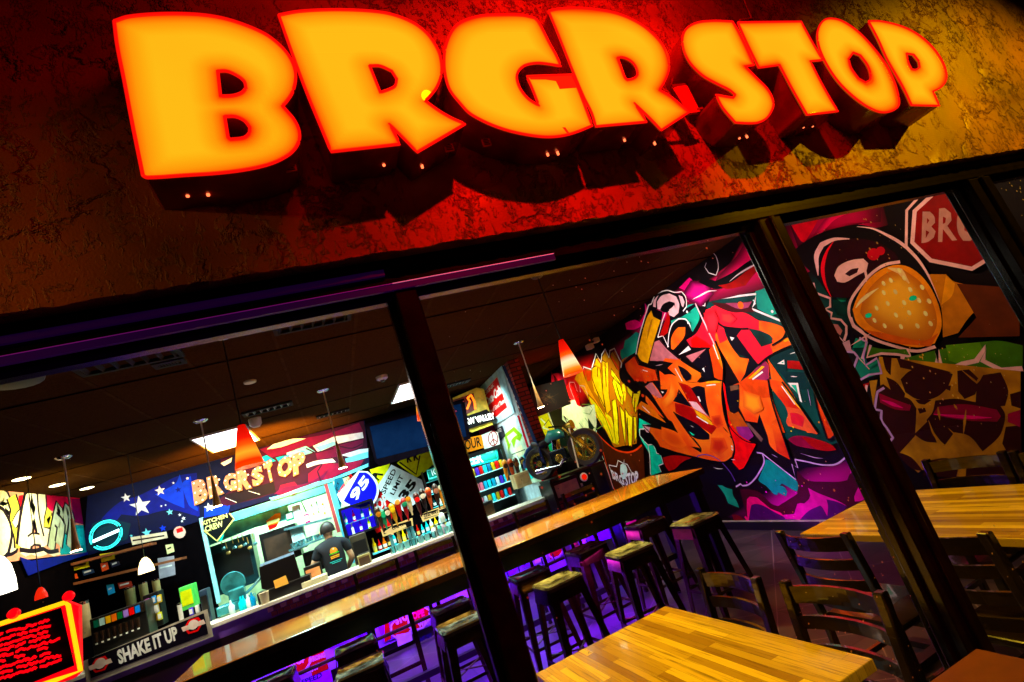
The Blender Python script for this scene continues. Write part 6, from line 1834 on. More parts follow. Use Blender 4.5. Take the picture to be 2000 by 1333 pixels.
# yellow posters on the back wall beyond the pillar
YBP = YR - .02
P = Paint(AY, YBP, eps=.0008)
P.slab([(1036,812),(1090,796),(1108,900),(1060,925)], .006, paint('f4ecd0')); P.val -= .001
P.fill([(1044,812),(1068,804),(1086,850),(1066,858)], paint('f0d800'), False); P.line([(1056,818),(1066,828),(1060,836),(1072,840)], .03, paint('fff8e0'), smooth=False); P.line([(1047,812),(1066,856)], .012, K0, smooth=False)
for k in range(4): P.line([(1078,800 + 4 * k),(1090 - 2 * k,806 + 4 * k),(1092 - 3 * k,822)], .018, paint('40b030'))
P.fill([(1064,862),(1090,850),(1094,880),(1072,882)], paint('10b888'))
tag(P.build('yellow_poster'), 'yellow and green posters right of the brick pillar', 'poster')
P = Paint(AY, 7.9, eps=.0008)
P.slab([(1035,758),(1100,742),(1114,790),(1046,816)], .03, BLACK); P.val -= .001
for k in range(16): P.line([(1048 + rnd.random() * 42, 770 + rnd.random() * 25 - k * .4), (1052 + rnd.random() * 40, 768 + rnd.random() * 20)], .003, paint('5a4a38'), smooth=False)
tag(P.build('chalk_board'), 'black chalk board hanging right of the brick pillar', 'chalk board')
t = thing('projector', 'tiny white projector with a lens above the fries mural', 'projector')
c_ = AY(1158, 672, 6.8)
for dx, dz, s_ in ((-.07, -.03, .05), (.07, .04, .045)):
    b = MB(); b.box(c_.x + dx - s_, c_.x + dx + s_, 6.75, 6.85, c_.z + dz - s_ * .8, c_.z + dz + s_ * .8, mat('cream_gear', (.75, .6, .4), .4)); b.build('lamp_head', t, bevel=.01)
b = MB(); b.tube([(c_.x - .07, 6.8, c_.z), (c_.x + .07, 6.8, c_.z + .05)], .012, BLACK); b.tube([(c_.x, 6.8, c_.z + .03), (c_.x, 6.8, CEIL)], .012, BLACK); b.build('arm', t)

# tall cooler with cans
t = thing('glass_door_cooler', 'tall glass door cooler of cans below the BEER BLVD sign', 'cooler')
XC0, XC1, YC0 = 1.98, 2.66, 8.3
b = MB()
b.box(XC0, XC0 + .05, YC0, 8.82, .1, 2.02, BLACK); b.box(XC1 - .05, XC1, YC0, 8.82, .1, 2.02, BLACK); b.box(XC0 + .05, XC1 - .05, YC0, 8.82, 1.96, 2.02, BLACK); b.box(XC0 + .05, XC1 - .05, YC0, 8.82, .1, .2, BLACK); b.box(XC0 + .05, XC1 - .05, 8.79, 8.82, .2, 1.96, BLACK)
b.build('case', t)
for z in (1.2, 1.42, 1.66): 
    b = MB(); b.box(XC0 + .05, XC1 - .05, YC0 + .03, 8.78, z - .012, z, mat('shelf_glow', (.4, .9, .95), .3, em=.5)); b.build('shelf', t)
for r_, z in enumerate((1.2, 1.42, 1.66)):
    for k in range(8):
        c = rnd.choice(['c02830', '40c8d8', 'd0d8e0', '5040a0', 'b09040', '206080', 'e08090', '30a0c0'])
        q = MB(); q.lathe([(0, 0), (.028, 0), (.03, .01), (.03, .11), (.024, .125), (0, .125)], (XC0 + .09 + k * .07, YC0 + .08, z), mat('can' + c, c, .3, metal=.2, em=.25), 10)
        tag(q.build('can', smooth=True), ['cans on the lowest lit shelf of the tall cooler', 'cans on the middle lit shelf of the tall cooler', 'cans on the top lit shelf of the tall cooler'][r_], 'can', 'cans on cooler shelf row ' + ['low', 'middle', 'top'][r_])
# second cooler behind the post with glass shelf
t = thing('shelf_rack', 'teal lit glass shelf rack left of the middle post', 'rack')
b = MB()
for z in (1.42, 1.62, 1.82): b.box(1.35, 1.95, YB - .25, YB - .05, z - .01, z, mat('teal_shelf', (.1, .6, .65), .3, em=.3))
b.build('shelf', t)
b = MB(); b.box(1.34, 1.349, YB - .25, YB - .05, 1.3, 2.0, BLACK); b.box(1.951, 1.96, YB - .25, YB - .05, 1.3, 2.0, BLACK); b.build('side_panel', t)
for k in range(12):
    q = MB(); c = rnd.choice(['205058', '80c8c0', '402010', 'c0c8b0', '0a3038']); bottle_mb(q, 1.40 + (k % 6) * .09, YB - .18, 1.42 + .2 * (k // 6), .15, .025, mat('bk' + c, c, .2, em=.05), WHITE)
    tag(q.build('bottle', smooth=True), 'dim bottles on the %s shelf of the teal rack' % ['lower', 'upper'][k // 6], 'bottle', 'bottles on the teal rack, ' + ['lower', 'upper'][k // 6] + ' shelf')
pxbox('bar_printer', 'black receipt printer in front of the tall cooler', 'printer', (938,985), (972,1010), 7.7, .25, BLACK, STEEL)
pxbox('cream_caddy', 'cream box under the tap handles beside the pillar', 'box', (1002,928), (1040,945), 7.5, .2, mat('cream_box', (.8, .65, .3), .5), mat('cream_box2', (.7, .5, .2), .5))
tins('tall cream paper towel roll on the bar by the pillar', (1018,935), (1034,985), 7.45, mat('cream_roll', (.9, .82, .5), .6), 'paper_roll', 'paper roll')

# ================================================================== BEER TAPS
def tapset(name, lab, quad, texts, y):
    t = thing(name, lab, 'beer tap sign')
    P = Paint(AY, y, eps=.0008)
    P.slab(quad, .02, paint('f4dca8')); P.build('board', t)
    P.mb = MB(); P.val -= .001
    c = [sum(q[0] for q in quad) / 4, sum(q[1] for q in quad) / 4]
    P.fill([(c[0] + (q[0] - c[0]) * .92, c[1] + (q[1] - c[1]) * .72) for q in quad], K0, False)
    texts(P); P.build('lettering', t)
    return t
CRP = paint('f8dcb0')
def t1(P):
    P.fill([(748,1041),(766,1028),(765,1033),(792,1024),(794,1030),(768,1040),(769,1045)], CRP, False); P.text('ONE WAY', (767,1036), (797,1024), (765,1031), K0, .03)
def t2(P):
    P.fill([(876,990),(856,995),(860,1004),(826,1014),(824,1007),(850,1000)], CRP, False); P.text('ONE WAY', (829,1012), (857,1002), (827,1006), K0, .03)
ts1 = tapset('one_way_tap_sign', 'ONE WAY sign with the arrow pointing left below tap handles', [(743,1034),(805,1012),(807,1027),(748,1049)], t1, 7.62)
ts2 = tapset('one_way_tap_sign', 'ONE WAY sign with the arrow pointing right below tap handles', [(820,1006),(876,984),(879,998),(826,1020)], t2, 7.62)
for px, py in ((762,1045), (777,1040), (796,1032), (803,1028)):
    a, c_ = AY(px, py, 7.64), AY(px + 8, py + 32, 7.64)
    b = MB(); b.tube([a, Vector((a.x, a.y, ZBAR))], .022, mat('cyan_column', (.15, .55, .7), .2, metal=.5) if px != 777 else GOLD, 10)
    tag(b.build('tap_column', smooth=True), {762: 'blue steel tap column at the left under the ONE WAY sign', 777: 'brass tap column under the left ONE WAY sign', 796: 'second blue tap column under the left ONE WAY sign', 803: 'rightmost blue tap column beside the glasses'}[px], 'tap column')
taps = [((734,990),(747,1030),'2a1c10','b07828','brown tap handle with a gold badge at far left'), ((745,995),(754,1026),'10805c','30b080','slim green tap handle'), ((752,990),(764,1022),'1a120c','e8dcc8','black tap handle with a white label'),
        ((762,984),(774,1018),'c89a10','f0cc30','gold carved tap handle'), ((775,978),(783,1010),'a00c20','f8b070','red tap handle with a peach disc'), ((786,972),(796,1008),'90101c','20906c','dark red tap handle with a green band'),
        ((796,974),(804,1000),'e8d8b0','d89830','cream round topped tap handle'), ((810,962),(821,1000),'3a1008','e04c18','dark tap handle with an orange flame'), ((821,955),(832,994),'140c08','e8e0d0','tall black tap handle with white lettering'),
        ((834,952),(842,986),'c8642c','803010','orange brown tap handle'), ((847,945),(857,984),'241410','a07060','dark tap handle with a vertical name'), ((860,948),(866,982),'e8a060','f8f0d8','peach tap handle with a round white top'),
        ((984,898),(990,932),'d8901c','402008','gold tap handle in front of the pale wall'), ((994,896),(1003,930),'c86018','301004','orange striped tap handle by the pillar'), ((1005,894),(1014,930),'3a2410','805020','dark brown tap handle by the pillar'), ((1018,892),(1024,922),'201408','d8c040','black tap handle with a yellow square by the pillar')]
for a_, c_, col, col2, lab in taps:
    y = 7.6
    a, c3 = AY(*a_, y), AY(*c_, y)
    t = thing('tap_handle', lab, 'tap handle', tuple(c3), group='beer tap handles')
    v = a - c3
    def at_(f): return tuple(v * f)
    b = MB(); b.tube([at_(-.25), at_(0), at_(.1), at_(.5), at_(.8), at_(.93), at_(1)], [.010, .014, .026, .034, .045, .03, .008], mat('tap' + col, col, .3, em=.05, coat=.4), 10); b.build('handle', t, smooth=True)
    b = MB(); q = v * .62
    b.lathe([(0, -.052), (.034, -.048), (.036, -.03), (0, -.03)], (q.x, q.y, q.z + (.06 if 'round' in lab or 'disc' in lab else 0)), mat('tapb' + col2, col2, .4, em=.12), 14, 'y'); b.build('badge', t)

# liquor bottles on back wall ledges under the signs
for row, (x0_, x1_, z_, n_) in enumerate([(.36, 1.90, 1.10, 22)]):
    b = MB(); b.box(x0_ - .05, x1_ + .05, YB - .42, YB - .26, z_ - .02, z_, mat('teal_shelf', (.1, .6, .65), .3, em=.3)); b.box(x0_ - .05, x0_ - .03, YB - .2599, YB - .1, z_ - .02, z_, BLACK); b.box(x1_ + .03, x1_ + .05, YB - .2599, YB - .1, z_ - .02, z_, BLACK)
    tag(b.build('bottle_ledge'), ['lower teal lit bottle ledge under the road signs', 'upper teal lit bottle ledge under the road signs'][row], 'ledge')
    for k in range(n_):
        c = rnd.choice(['40a0a8', 'd8f0f0', '903010', 'e8c040', '206840', 'c01828', '70d0d8', 'f0f0e0', '301008', 'd07020'])
        q = MB(); bottle_mb(q, x0_ + (x1_ - x0_) * k / (n_ - 1), YB - .34, z_, rnd.uniform(.15, .21), rnd.uniform(.022, .03), mat('liq' + c, c, .15, em=.12), WHITE if k % 3 else mat('gold_label', (.8, .5, .1), .4))
        tag(q.build('liquor_bottle', smooth=True), 'liquor bottles on the %s ledge behind the tap handles' % ['lower', 'upper'][row], 'bottle', 'liquor bottles, ' + ['lower', 'upper'][row] + ' ledge')
# rows of glasses on the bar behind the edge
gi = 0
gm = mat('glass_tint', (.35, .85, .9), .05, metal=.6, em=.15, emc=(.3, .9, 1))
gs = []
for r_ in range(2):
    for k in range(13):
        x = .52 + k * .092 + r_ * .03; y = YBAR + .12 + r_ * .12
        q = MB(); q.lathe([(0, 0), (.03, 0), (.036, .085), (.031, .085), (.026, .012), (0, .012)], (x, y, ZBAR), gm if (k + r_) % 3 else CLEAR, 12)
        tag(q.build('drinking_glass', smooth=True), 'rows of upturned cyan lit glasses on the bar below the taps, %s row' % ['front', 'rear'][r_], 'glass', 'glasses on the bar, %s row' % ['front', 'rear'][r_])
for k, (px, py) in enumerate([(852,1040), (862,1030), (872,1036), (880,1026), (892,1022), (900,1030), (868,1012), (886,1006), (905,1010), (895,998)]):
    c_ = AY(px, py + 14, 7.5)
    c = ['e8f4f4', '70b0a0', 'f0c0d0', 'b8e8e8', 'f4f4f4', '80c0c8', 'd8e8e0', 'c05060', 'e0d0a0', 'a0d8e0'][k]
    q = MB(); q.lathe([(0, 0), (.035, 0), (.042, .06), (.034, .11), (.012, .13), (0, .13)], (c_.x, c_.y, ZBAR + .05 * (k > 5) * 3), mat('jar' + c, c, .2, em=.15), 12)
    tag(q.build('glass_jar', smooth=True), 'cluster of pale jars on the bar against the post, %s' % (['lower row', 'upper row'][k > 5]), 'jar', 'jars by the post, ' + ['lower row', 'upper row'][k > 5])
    if k > 5:
        pass
b = MB(); c0, c1 = AY(858,1036,7.5), AY(915,1012,7.5); b.box(c0.x - .05, c0.x + .42, 7.42, 7.6, ZBAR + .1495 - .012, ZBAR + .1495, CLEAR); b.box(c0.x - .05, c0.x - .03, 7.42, 7.6, ZBAR, ZBAR + .137, CHROME); b.box(c0.x + .40, c0.x + .42, 7.42, 7.6, ZBAR, ZBAR + .137, CHROME)
tag(b.build('jar_rack'), 'small clear rack carrying the upper jars by the post', 'rack')

# ================================================================== TABLES
ht = thing('high_table', 'long high butcher block table running past the middle post', 'high table')
HX0, HX1, HY0, HY1, HZ = -1.21, 3.16, 4.28, 5.20, 1.05
b = MB(); b.box(HX0, HX1, HY0, HY1, HZ - .045, HZ, WOODX); b.build('tabletop', ht, bevel=.004)
b = MB(); b.box(HX0 - .004, HX1 + .004, HY0 - .012, HY0 - .0005, HZ - .05, HZ - .004, STEEL); b.box(HX1 + .0005, HX1 + .012, HY0, HY1, HZ - .05, HZ - .004, STEEL); b.build('edge_band', ht)
b = MB(); b.box(HX0 + .04, HX1 - .04, HY0 + .03, HY0 + .07, HZ - .17, HZ - .0455, BLACK); b.box(HX0 + .04, HX1 - .04, HY1 - .07, HY1 - .03, HZ - .17, HZ - .0455, BLACK); b.build('apron', ht)
for x in (HX0 + .1, .95, HX1 - .08):
    for y in (HY0 + .12, HY1 - .12):
        b = MB(); b.box(x - .045, x + .045, y - .045, y + .045, 0, HZ - .046, BLACK); b.build('leg', ht)
b = MB(); b.box(HX0 + .145, .904, HY1 - .15, HY1 - .09, .22, .27, BLACK); b.box(.996, HX1 - .126, HY1 - .15, HY1 - .09, .22, .27, BLACK); b.build('footrest', ht)

def table(lab, x0, x1, y0, y1, z=.75, top=None, rz=0):
    cx, cy = (x0 + x1) / 2, (y0 + y1) / 2; w_, d_ = (x1 - x0) / 2, (y1 - y0) / 2
    t = thing('dining_table', lab, 'table', (cx, cy, 0), rz)
    b = MB(); b.box(-w_, w_, -d_, d_, z - .035, z, top or WOODY); b.build('tabletop', t, bevel=.004)
    for s in (-1, 1):
        b = MB(); b.tube([(0, s * d_ * .6, .03), (0, s * d_ * .6, z - .036)], .032, BLACK, 12); b.build('column', t, smooth=True)
        b = MB(); b.bar((-.28, s * d_ * .6, .018), (.28, s * d_ * .6, .018), .06, .035, BLACK); b.bar((0, s * d_ * .6 - .16, .0175), (0, s * d_ * .6 - .031, .0175), .05, .033, BLACK); b.bar((0, s * d_ * .6 + .031, .0175), (0, s * d_ * .6 + .16, .0175), .05, .033, BLACK); b.build('foot', t)
    return t
table('butcher block table closest to the glass with a bright lamp reflection', .632, 1.372, 1.425, 2.56)
table('butcher block table behind the thick post near the graffiti wall', 2.37, 3.10, 1.44, 2.59)
table('plain reddish brown patio table cut by the bottom right corner', .93, 1.53, .63, 1.235, .75, mat('brown_laminate', (.10, .032, .010), .5, var=.12, scale=20), R(-2))
CONT = None

# ================================================================== CHAIRS
def ladder_chair(lab):
    t = thing('ladder_back_chair', lab, 'chair')
    SH, BH, W2 = .45, .885, .2
    b = MB(); b.box(-.2, .2, -.19, .2, SH - .03, SH, CHAIRM); b.build('seat', t, bevel=.01)
    for s in (-1, 1):
        b = MB(); b.bar((s * .17, .17, 0), (s * .17, .17, SH - .031), .035, .035, CHAIRM); b.build('leg', t)
        b = MB()
        b.hull([(s * W2 - .017, -.235, 0), (s * W2 + .017, -.235, 0), (s * W2 + .017, -.20, 0), (s * W2 - .017, -.20, 0)],
               [(s * W2 - .017, -.225, SH), (s * W2 + .017, -.225, SH), (s * W2 + .017, -.19, SH), (s * W2 - .017, -.19, SH)], CHAIRM)
        b.hull([(s * W2 - .017, -.225, SH), (s * W2 + .017, -.225, SH), (s * W2 + .017, -.19, SH), (s * W2 - .017, -.19, SH)],
               [(s * W2 - .02, -.275, BH), (s * W2 + .02, -.275, BH), (s * W2 + .02, -.24, BH), (s * W2 - .02, -.24, BH)], CHAIRM)
        b.build('back_post', t, bevel=.006)
        b = MB(); b.bar((s * .185, -.19, .2), (s * .185, .155, .2), .02, .025, CHAIRM); b.build('stretcher', t)
    b = MB(); b.bar((-.155, .17, .28), (.155, .17, .28), .02, .03, CHAIRM); b.build('stretcher', t)
    for k in range(4):
        z = .835 - k * .098
        yb = -.24 - (z - SH) * (.05 / (BH - SH)) + .03
        hh = .024 if k else .032
        b = MB(); L = []
        for j in range(9):
            u = -1 + j / 4; L.append((u * (W2 - .018), yb - .035 * (1 - u * u)))
        for j in range(8):
            (xa, ya), (xb, y2) = L[j], L[j + 1]
            b.hull([(xa, ya - .007, z - hh), (xb, y2 - .007, z - hh), (xb, y2 + .007, z - hh), (xa, ya + .007, z - hh)],
                   [(xa, ya - .007, z + hh), (xb, y2 - .007, z + hh), (xb, y2 + .007, z + hh), (xa, ya + .007, z + hh)], CHAIRM)
        b.build('slat', t)
    return t
c0 = ladder_chair('ladder back chair on the right side of the near table, farther from the glass')
G_CH = 'ladder back chairs at the dining tables'
c0.location = (1.27, 2.21, 0); c0.rotation_euler = (0, 0, R(88)); c0['group'] = G_CH
dup(c0, (1.27, 1.64, 0), R(91), 'ladder back chair beside the front right corner of the near table', G_CH)
dup(c0, (2.30, 2.16, 0), R(-91), 'ladder back chair left of the thick post, back turned to us', G_CH)
dup(c0, (2.34, 1.60, 0), R(-93), 'ladder back chair right of the thick post in front of the wide table', G_CH)
dup(c0, (2.99, 2.13, 0), R(90), 'ladder back chair beyond the wide table catching coloured light', G_CH)
dup(c0, (2.98, 1.66, 0), R(92), 'ladder back chair beyond the wide table at the right picture edge', G_CH)

# ================================================================== STOOLS
def rrect(w_, r, z, n=4):
    out = []
    for cx, cy, a0 in ((w_ - r, w_ - r, 0), (-w_ + r, w_ - r, 90), (-w_ + r, -w_ + r, 180), (w_ - r, -w_ + r, 270)):
        for k in range(n + 1):
            a = R(a0 + 90 * k / n); out.append((cx + r * math.cos(a), cy + r * math.sin(a), z))
    return out
def stool(lab):
    t = thing('metal_stool', lab, 'bar stool')
    H = .76
    b = MB(); i = b.mi(SEATM)
    rings = [rrect(.150, .035, H - .035), rrect(.156, .035, H - .012), rrect(.150, .035, H), rrect(.140, .03, H), rrect(.132, .03, H - .006)]
    for rg in rings: b.v += rg
    n = len(rings[0])
    for a in range(len(rings) - 1):
        for j in range(n):
            b.f.append([a * n + j, a * n + (j + 1) % n, (a + 1) * n + (j + 1) % n, (a + 1) * n + j]); b.m.append(i if a else b.mi(STEEL))
    # top sheet with a slot: fan between inner ring and slot outline
    slot = [(.05 * math.cos(R(360 * k / n + 9)) , .012 * math.sin(R(360 * k / n + 9)), H - .006) for k in range(n)]
    s0 = len(b.v); b.v += slot
    for j in range(n):
        b.f.append([4 * n + j, 4 * n + (j + 1) % n, s0 + (j + 1) % n, s0 + j]); b.m.append(i)
    b.build('seat', t, smooth=True)
    b = MB()
    for sx, sy in ((1, 0), (-1, 0), (0, 1), (0, -1)):
        px, py = -sy, sx
        q0 = [(sx * .150 + px * .12, sy * .150 + py * .12), (sx * .150 - px * .12, sy * .150 - py * .12)]
        q1 = [(sx * .166 + px * .125, sy * .166 + py * .125), (sx * .166 - px * .125, sy * .166 - py * .125)]
        b.hull([(q1[0][0], q1[0][1], H - .115), (q1[1][0], q1[1][1], H - .115), (q1[1][0] - sx * .004, q1[1][1] - sy * .004, H - .115), (q1[0][0] - sx * .004, q1[0][1] - sy * .004, H - .115)],
               [(q0[0][0], q0[0][1], H - .036), (q0[1][0], q0[1][1], H - .036), (q0[1][0] - sx * .004, q0[1][1] - sy * .004, H - .036), (q0[0][0] - sx * .004, q0[0][1] - sy * .004, H - .036)], STEEL)
    b.build('skirt', t)
    for sx, sy in ((1, 1), (-1, 1), (-1, -1), (1, -1)):
        b = MB()
        a = Vector((sx * .142, sy * .142, H - .036)); f = Vector((sx * .215, sy * .215, .012))
        w0, w1 = .062, .034
        b.hull([f, f + Vector((-sx * w1, 0, 0)), f + Vector((-sx * w1, -sy * .006, 0)), f + Vector((-sx * .006, -sy * .006, 0)), f + Vector((-sx * .006, -sy * w1, 0)), f + Vector((0, -sy * w1, 0))],
               [a, a + Vector((-sx * w0, 0, 0)), a + Vector((-sx * w0, -sy * .006, 0)), a + Vector((-sx * .006, -sy * .006, 0)), a + Vector((-sx * .006, -sy * w0, 0)), a + Vector((0, -sy * w0, 0))], STEEL)
        o = b.build('leg', t)
        b = MB(); b.lathe([(0, 0), (.018, 0), (.02, .011), (0, .011)], (f.x - sx * .012, f.y - sy * .012, 0), BLACK, 8); b.build('rubber_foot', o)
    b = MB()
    for z, k in ((.26, .185), (.44, .165)):
        if z < .3:
            b.bar((-k, -k, z), (k, k, z), .02, .004, STEEL); b.bar((-k, k, z + .005), (k, -k, z + .005), .02, .004, STEEL)
        else:
            pass
    kk = .19
    for (xa, ya, xb, y2) in ((-kk, -kk, kk, -kk), (kk, -kk, kk, kk), (kk, kk, -kk, kk), (-kk, kk, -kk, -kk)):
        b.bar((xa, ya, .235), (xb, y2, .235), .006, .022, STEEL)
    b.build('brace', t)
    return t
GS = 'metal stools along the high table'
st = stool('front row metal stool just left of the middle post'); st['group'] = GS; st.location = (.585, 4.02, 0); st.rotation_euler = (0, 0, R(2))
for x, y, rz, lab in [(-.10, 4.06, -3, 'front row metal stool at the bottom edge, second left of the post'), (1.34, 3.96, 4, 'front row metal stool with yellow reflections right of the post'), (1.96, 3.91, -4, 'front row metal stool in the middle of the right window'),
                      (2.63, 3.92, 2, 'rightmost front row metal stool with an orange lit seat'), (.64, 4.68, 1, 'rear row metal stool with a cyan seat left of the post'), (-.12, 4.74, 2, 'rear row metal stool behind the second left front stool'),
                      (-.72, 4.80, -2, 'leftmost metal stool at the bottom edge of the picture'), (1.33, 4.59, -2, 'rear row metal stool right of the post, purple lit legs'), (1.92, 4.62, 3, 'rear row metal stool behind the middle of the right window'), (2.57, 4.62, 0, 'rightmost rear row metal stool beneath the table end')]:
    dup(st, (x, y, 0), R(rz), lab, GS)

# ================================================================== HIGH CHAIRS behind the table
def high_chair(lab):
    t = thing('high_back_chair', lab, 'bar chair')
    b = MB(); b.box(-.19, .19, -.18, .19, .72, .75, CHAIRM); b.build('seat', t, bevel=.01)
    for s in (-1, 1):
        b = MB(); b.bar((s * .17, .16, 0), (s * .165, .16, .719), .035, .035, CHAIRM); b.build('leg', t)
        b = MB(); b.bar((s * .2, -.2, 0), (s * .2, -.21, .75), .035, .035, CHAIRM); b.bar((s * .2, -.21, .75), (s * .2, -.245, 1.165), .035, .032, CHAIRM); b.build('back_post', t)
    for k in range(3):
        z = 1.13 - k * .085; b = MB()
        L = [((-1 + j / 4) * .182, -.235 + k * .006 - .05 * (1 - (-1 + j / 4) ** 2)) for j in range(9)]
        for j in range(8):
            (xa, ya), (xb, y2) = L[j], L[j + 1]
            b.hull([(xa, ya - .007, z - .022), (xb, y2 - .007, z - .022), (xb, y2 + .007, z - .022), (xa, ya + .007, z - .022)],
                   [(xa, ya - .007, z + .022), (xb, y2 - .007, z + .022), (xb, y2 + .007, z + .022), (xa, ya + .007, z + .022)], CHAIRM)
        b.build('slat', t)
    b = MB(); b.bar((-.15, .16, .3), (.15, .16, .3), .02, .03, CHAIRM); b.bar((-.18, -.2, .4), (.18, -.2, .4), .02, .03, CHAIRM); b.build('stretcher', t)
    return t
GB = 'dark slatted bar chairs behind the high table'
hc = high_chair('dark slatted bar chair right of the cream bin, second left of the post'); hc['group'] = GB; hc.location = (.20, 5.44, 0); hc.rotation_euler = (0, 0, R(180))
for x, y, lab in [(.80, 5.46, 'dark slatted bar chair just left of the middle post'), (1.92, 5.50, 'dark slatted bar chair just right of the middle post'), (2.50, 5.42, 'dark slatted bar chair below the motorcycle')]:
    dup(hc, (x, y, 0), R(180), lab, GB)

# ================================================================== MOTORCYCLE on its cabinet
cb = pxbox('back_bar_console', 'dark console with a cream panel under the motorcycle', 'console', (1075,945), (1140,962), 6.95, .5, BLACK, mat('cream_panel', (.85, .75, .4), .4, em=.25))
b = MB(); c_ = AY(1105, 935, 6.9)
b.box(2.62, 3.50, 6.72, 7.12, 1.27, 1.30, BLACK); b.box(2.62, 2.66, 6.74, 7.1, 0, 1.269, BLACK); b.box(3.44, 3.48, 6.74, 7.1, 0, 1.269, BLACK)
tag(b.build('display_stand'), 'black stand carrying the motorcycle at the end of the bar', 'stand')
P = Paint(AY, 6.70, eps=.001)
c2 = P.P((1141, 932)); b = MB(); b.lathe([(0, -.012), (.055, -.01), (.06, 0), (0, 0)], (c2.x, 6.71, c2.z), WHITE, 18, 'y'); b.lathe([(0, -.02), (.038, -.018), (.04, -.0125), (0, -.0125)], (c2.x, 6.71, c2.z), mat('red_lens', (.8, .01, .0), .2, em=.8), 18, 'y')
tag(b.build('round_tail_lamp', smooth=True), 'round red lamp with a white ring under the motorcycle', 'lamp')
t = thing('motorcycle', 'small brass and black motorcycle displayed by the graffiti skull', 'motorcycle', (3.0, 6.95, 1.30), R(-52))
GM = mat('moto_brass', (.85, .52, .08), .25, metal=.9, var=.4, scale=10); TY = mat('tyre', (.02, .012, .012), .5); DK = mat('moto_dark', (.03, .04, .06), .2, metal=.7)
for x, nm in ((.40, 'front'), (-.36, 'rear')):
    w_ = None
    b = MB()
    r = .255 if nm == 'front' else .235
    b.lathe([(r - .075, -.04), (r - .02, -.055), (r, -.03), (r, .03), (r - .02, .055), (r - .075, .04), (r - .075, -.04)], (x, 0, r), TY, 32, 'y')
    wo = b.build('wheel', t, smooth=True)
    b = MB(); b.lathe([(r - .12, -.03), (r - .0755, -.034), (r - .0755, .034), (r - .12, .03), (r - .12, -.03)], (x, 0, r), GM, 32, 'y'); b.lathe([(0, -.05), (.045, -.05), (.05, 0), (.045, .05), (0, .05)], (x, 0, r), GM, 14, 'y')
    for k in range(6 if nm == 'front' else 8):
        a = R(60 * k if nm == 'front' else 45 * k)
        b.bar((x + .04 * math.cos(a), 0, r + .04 * math.sin(a)), (x + (r - .11) * math.cos(a), 0, r + (r - .11) * math.sin(a)), .045, .05, GM if nm == 'front' else DK, (0, 1, 0))
    b.build('rim', wo)
for s in (-1, 1):
    b = MB(); b.tube([(.40, s * .065, .255), (.20, s * .065, .60)], [.02, .014], GM, 10); o = b.build('fork_tube', t, smooth=True)
    b = MB()
    for k in range(8):
        f = .35 + k * .045; b.lathe([(.0, -.004), (.024, -.003), (.024, .003), (0, .004)], (.40 - .20 * f, s * .065, .255 + .345 * f), CHROME, 10)
    b.build('fork_gaiter', o)
b = MB(); b.lathe([(0, -.07), (.04, -.06), (.065, 0), (.068, .03), (0, .032)], (.30, 0, .60), GM, 18, 'x'); b.build('headlight', t, smooth=True)
b = MB(); b.tube([(.12, -.30, .66), (.17, -.2, .64), (.19, 0, .62), (.17, .2, .64), (.12, .30, .66)], .011, DK, 8); b.build('handlebar', t, smooth=True)
for s in (-1, 1):
    b = MB(); b.tube([(.15, s * .22, .65), (.13, s * .24, .76), (.10, s * .36, .70)], .006, BLACK, 6); b.build('mirror_arm', t)
b = MB(); b.tube([(.16, 0, .50), (.08, 0, .54), (-.05, 0, .55), (-.14, 0, .50)], [.03, .075, .085, .05], mat('teal_tank', (.02, .25, .24), .2, coat=.6), 14); b.build('tank', t, smooth=True)
b = MB(); b.tube([(-.13, 0, .50), (-.25, 0, .47), (-.40, 0, .52)], [.05, .07, .045], BLACK, 12); b.build('seat', t, smooth=True)
b = MB(); b.box(-.14, .12, -.075, .075, .16, .34, DK); b.lathe([(0, -.10), (.06, -.095), (.07, 0), (.06, .095), (0, .10)], (0, 0, .22), GM, 16, 'y'); b.bar((-.04, 0, .34), (.0, 0, .49), .1, .09, CHROME); b.build('engine', t, bevel=.01)
b = MB(); b.tube([(.08, -.1, .2), (.0, -.12, .12), (-.4, -.12, .14)], [.02, .022, .035], CHROME, 10); b.build('exhaust', t, smooth=True)
b = MB(); b.tube([(.18, 0, .56), (.13, 0, .20), (-.14, 0, .14), (-.36, 0, .235)], .016, DK, 8); b.tube([(.13, 0, .52), (-.16, 0, .45), (-.36, .06, .235)], .014, DK, 8); b.build('frame', t, smooth=True)
b = MB(); b.tube([(.28, -.04, .56), (.24, -.09, .02)], .011, mat('white_stand', (.85, .8, .65), .4), 8); b.build('kickstand', t)
b = MB(); b.tube([(-.36 + .27 * math.cos(R(a)), 0, .235 + .27 * math.sin(R(a))) for a in range(60, 200, 20)], .03, mat('fender', (.02, .10, .30), .2, coat=.5), 8); b.build('fender', t, smooth=True)
for ch in t.children: ch.location.z += .0

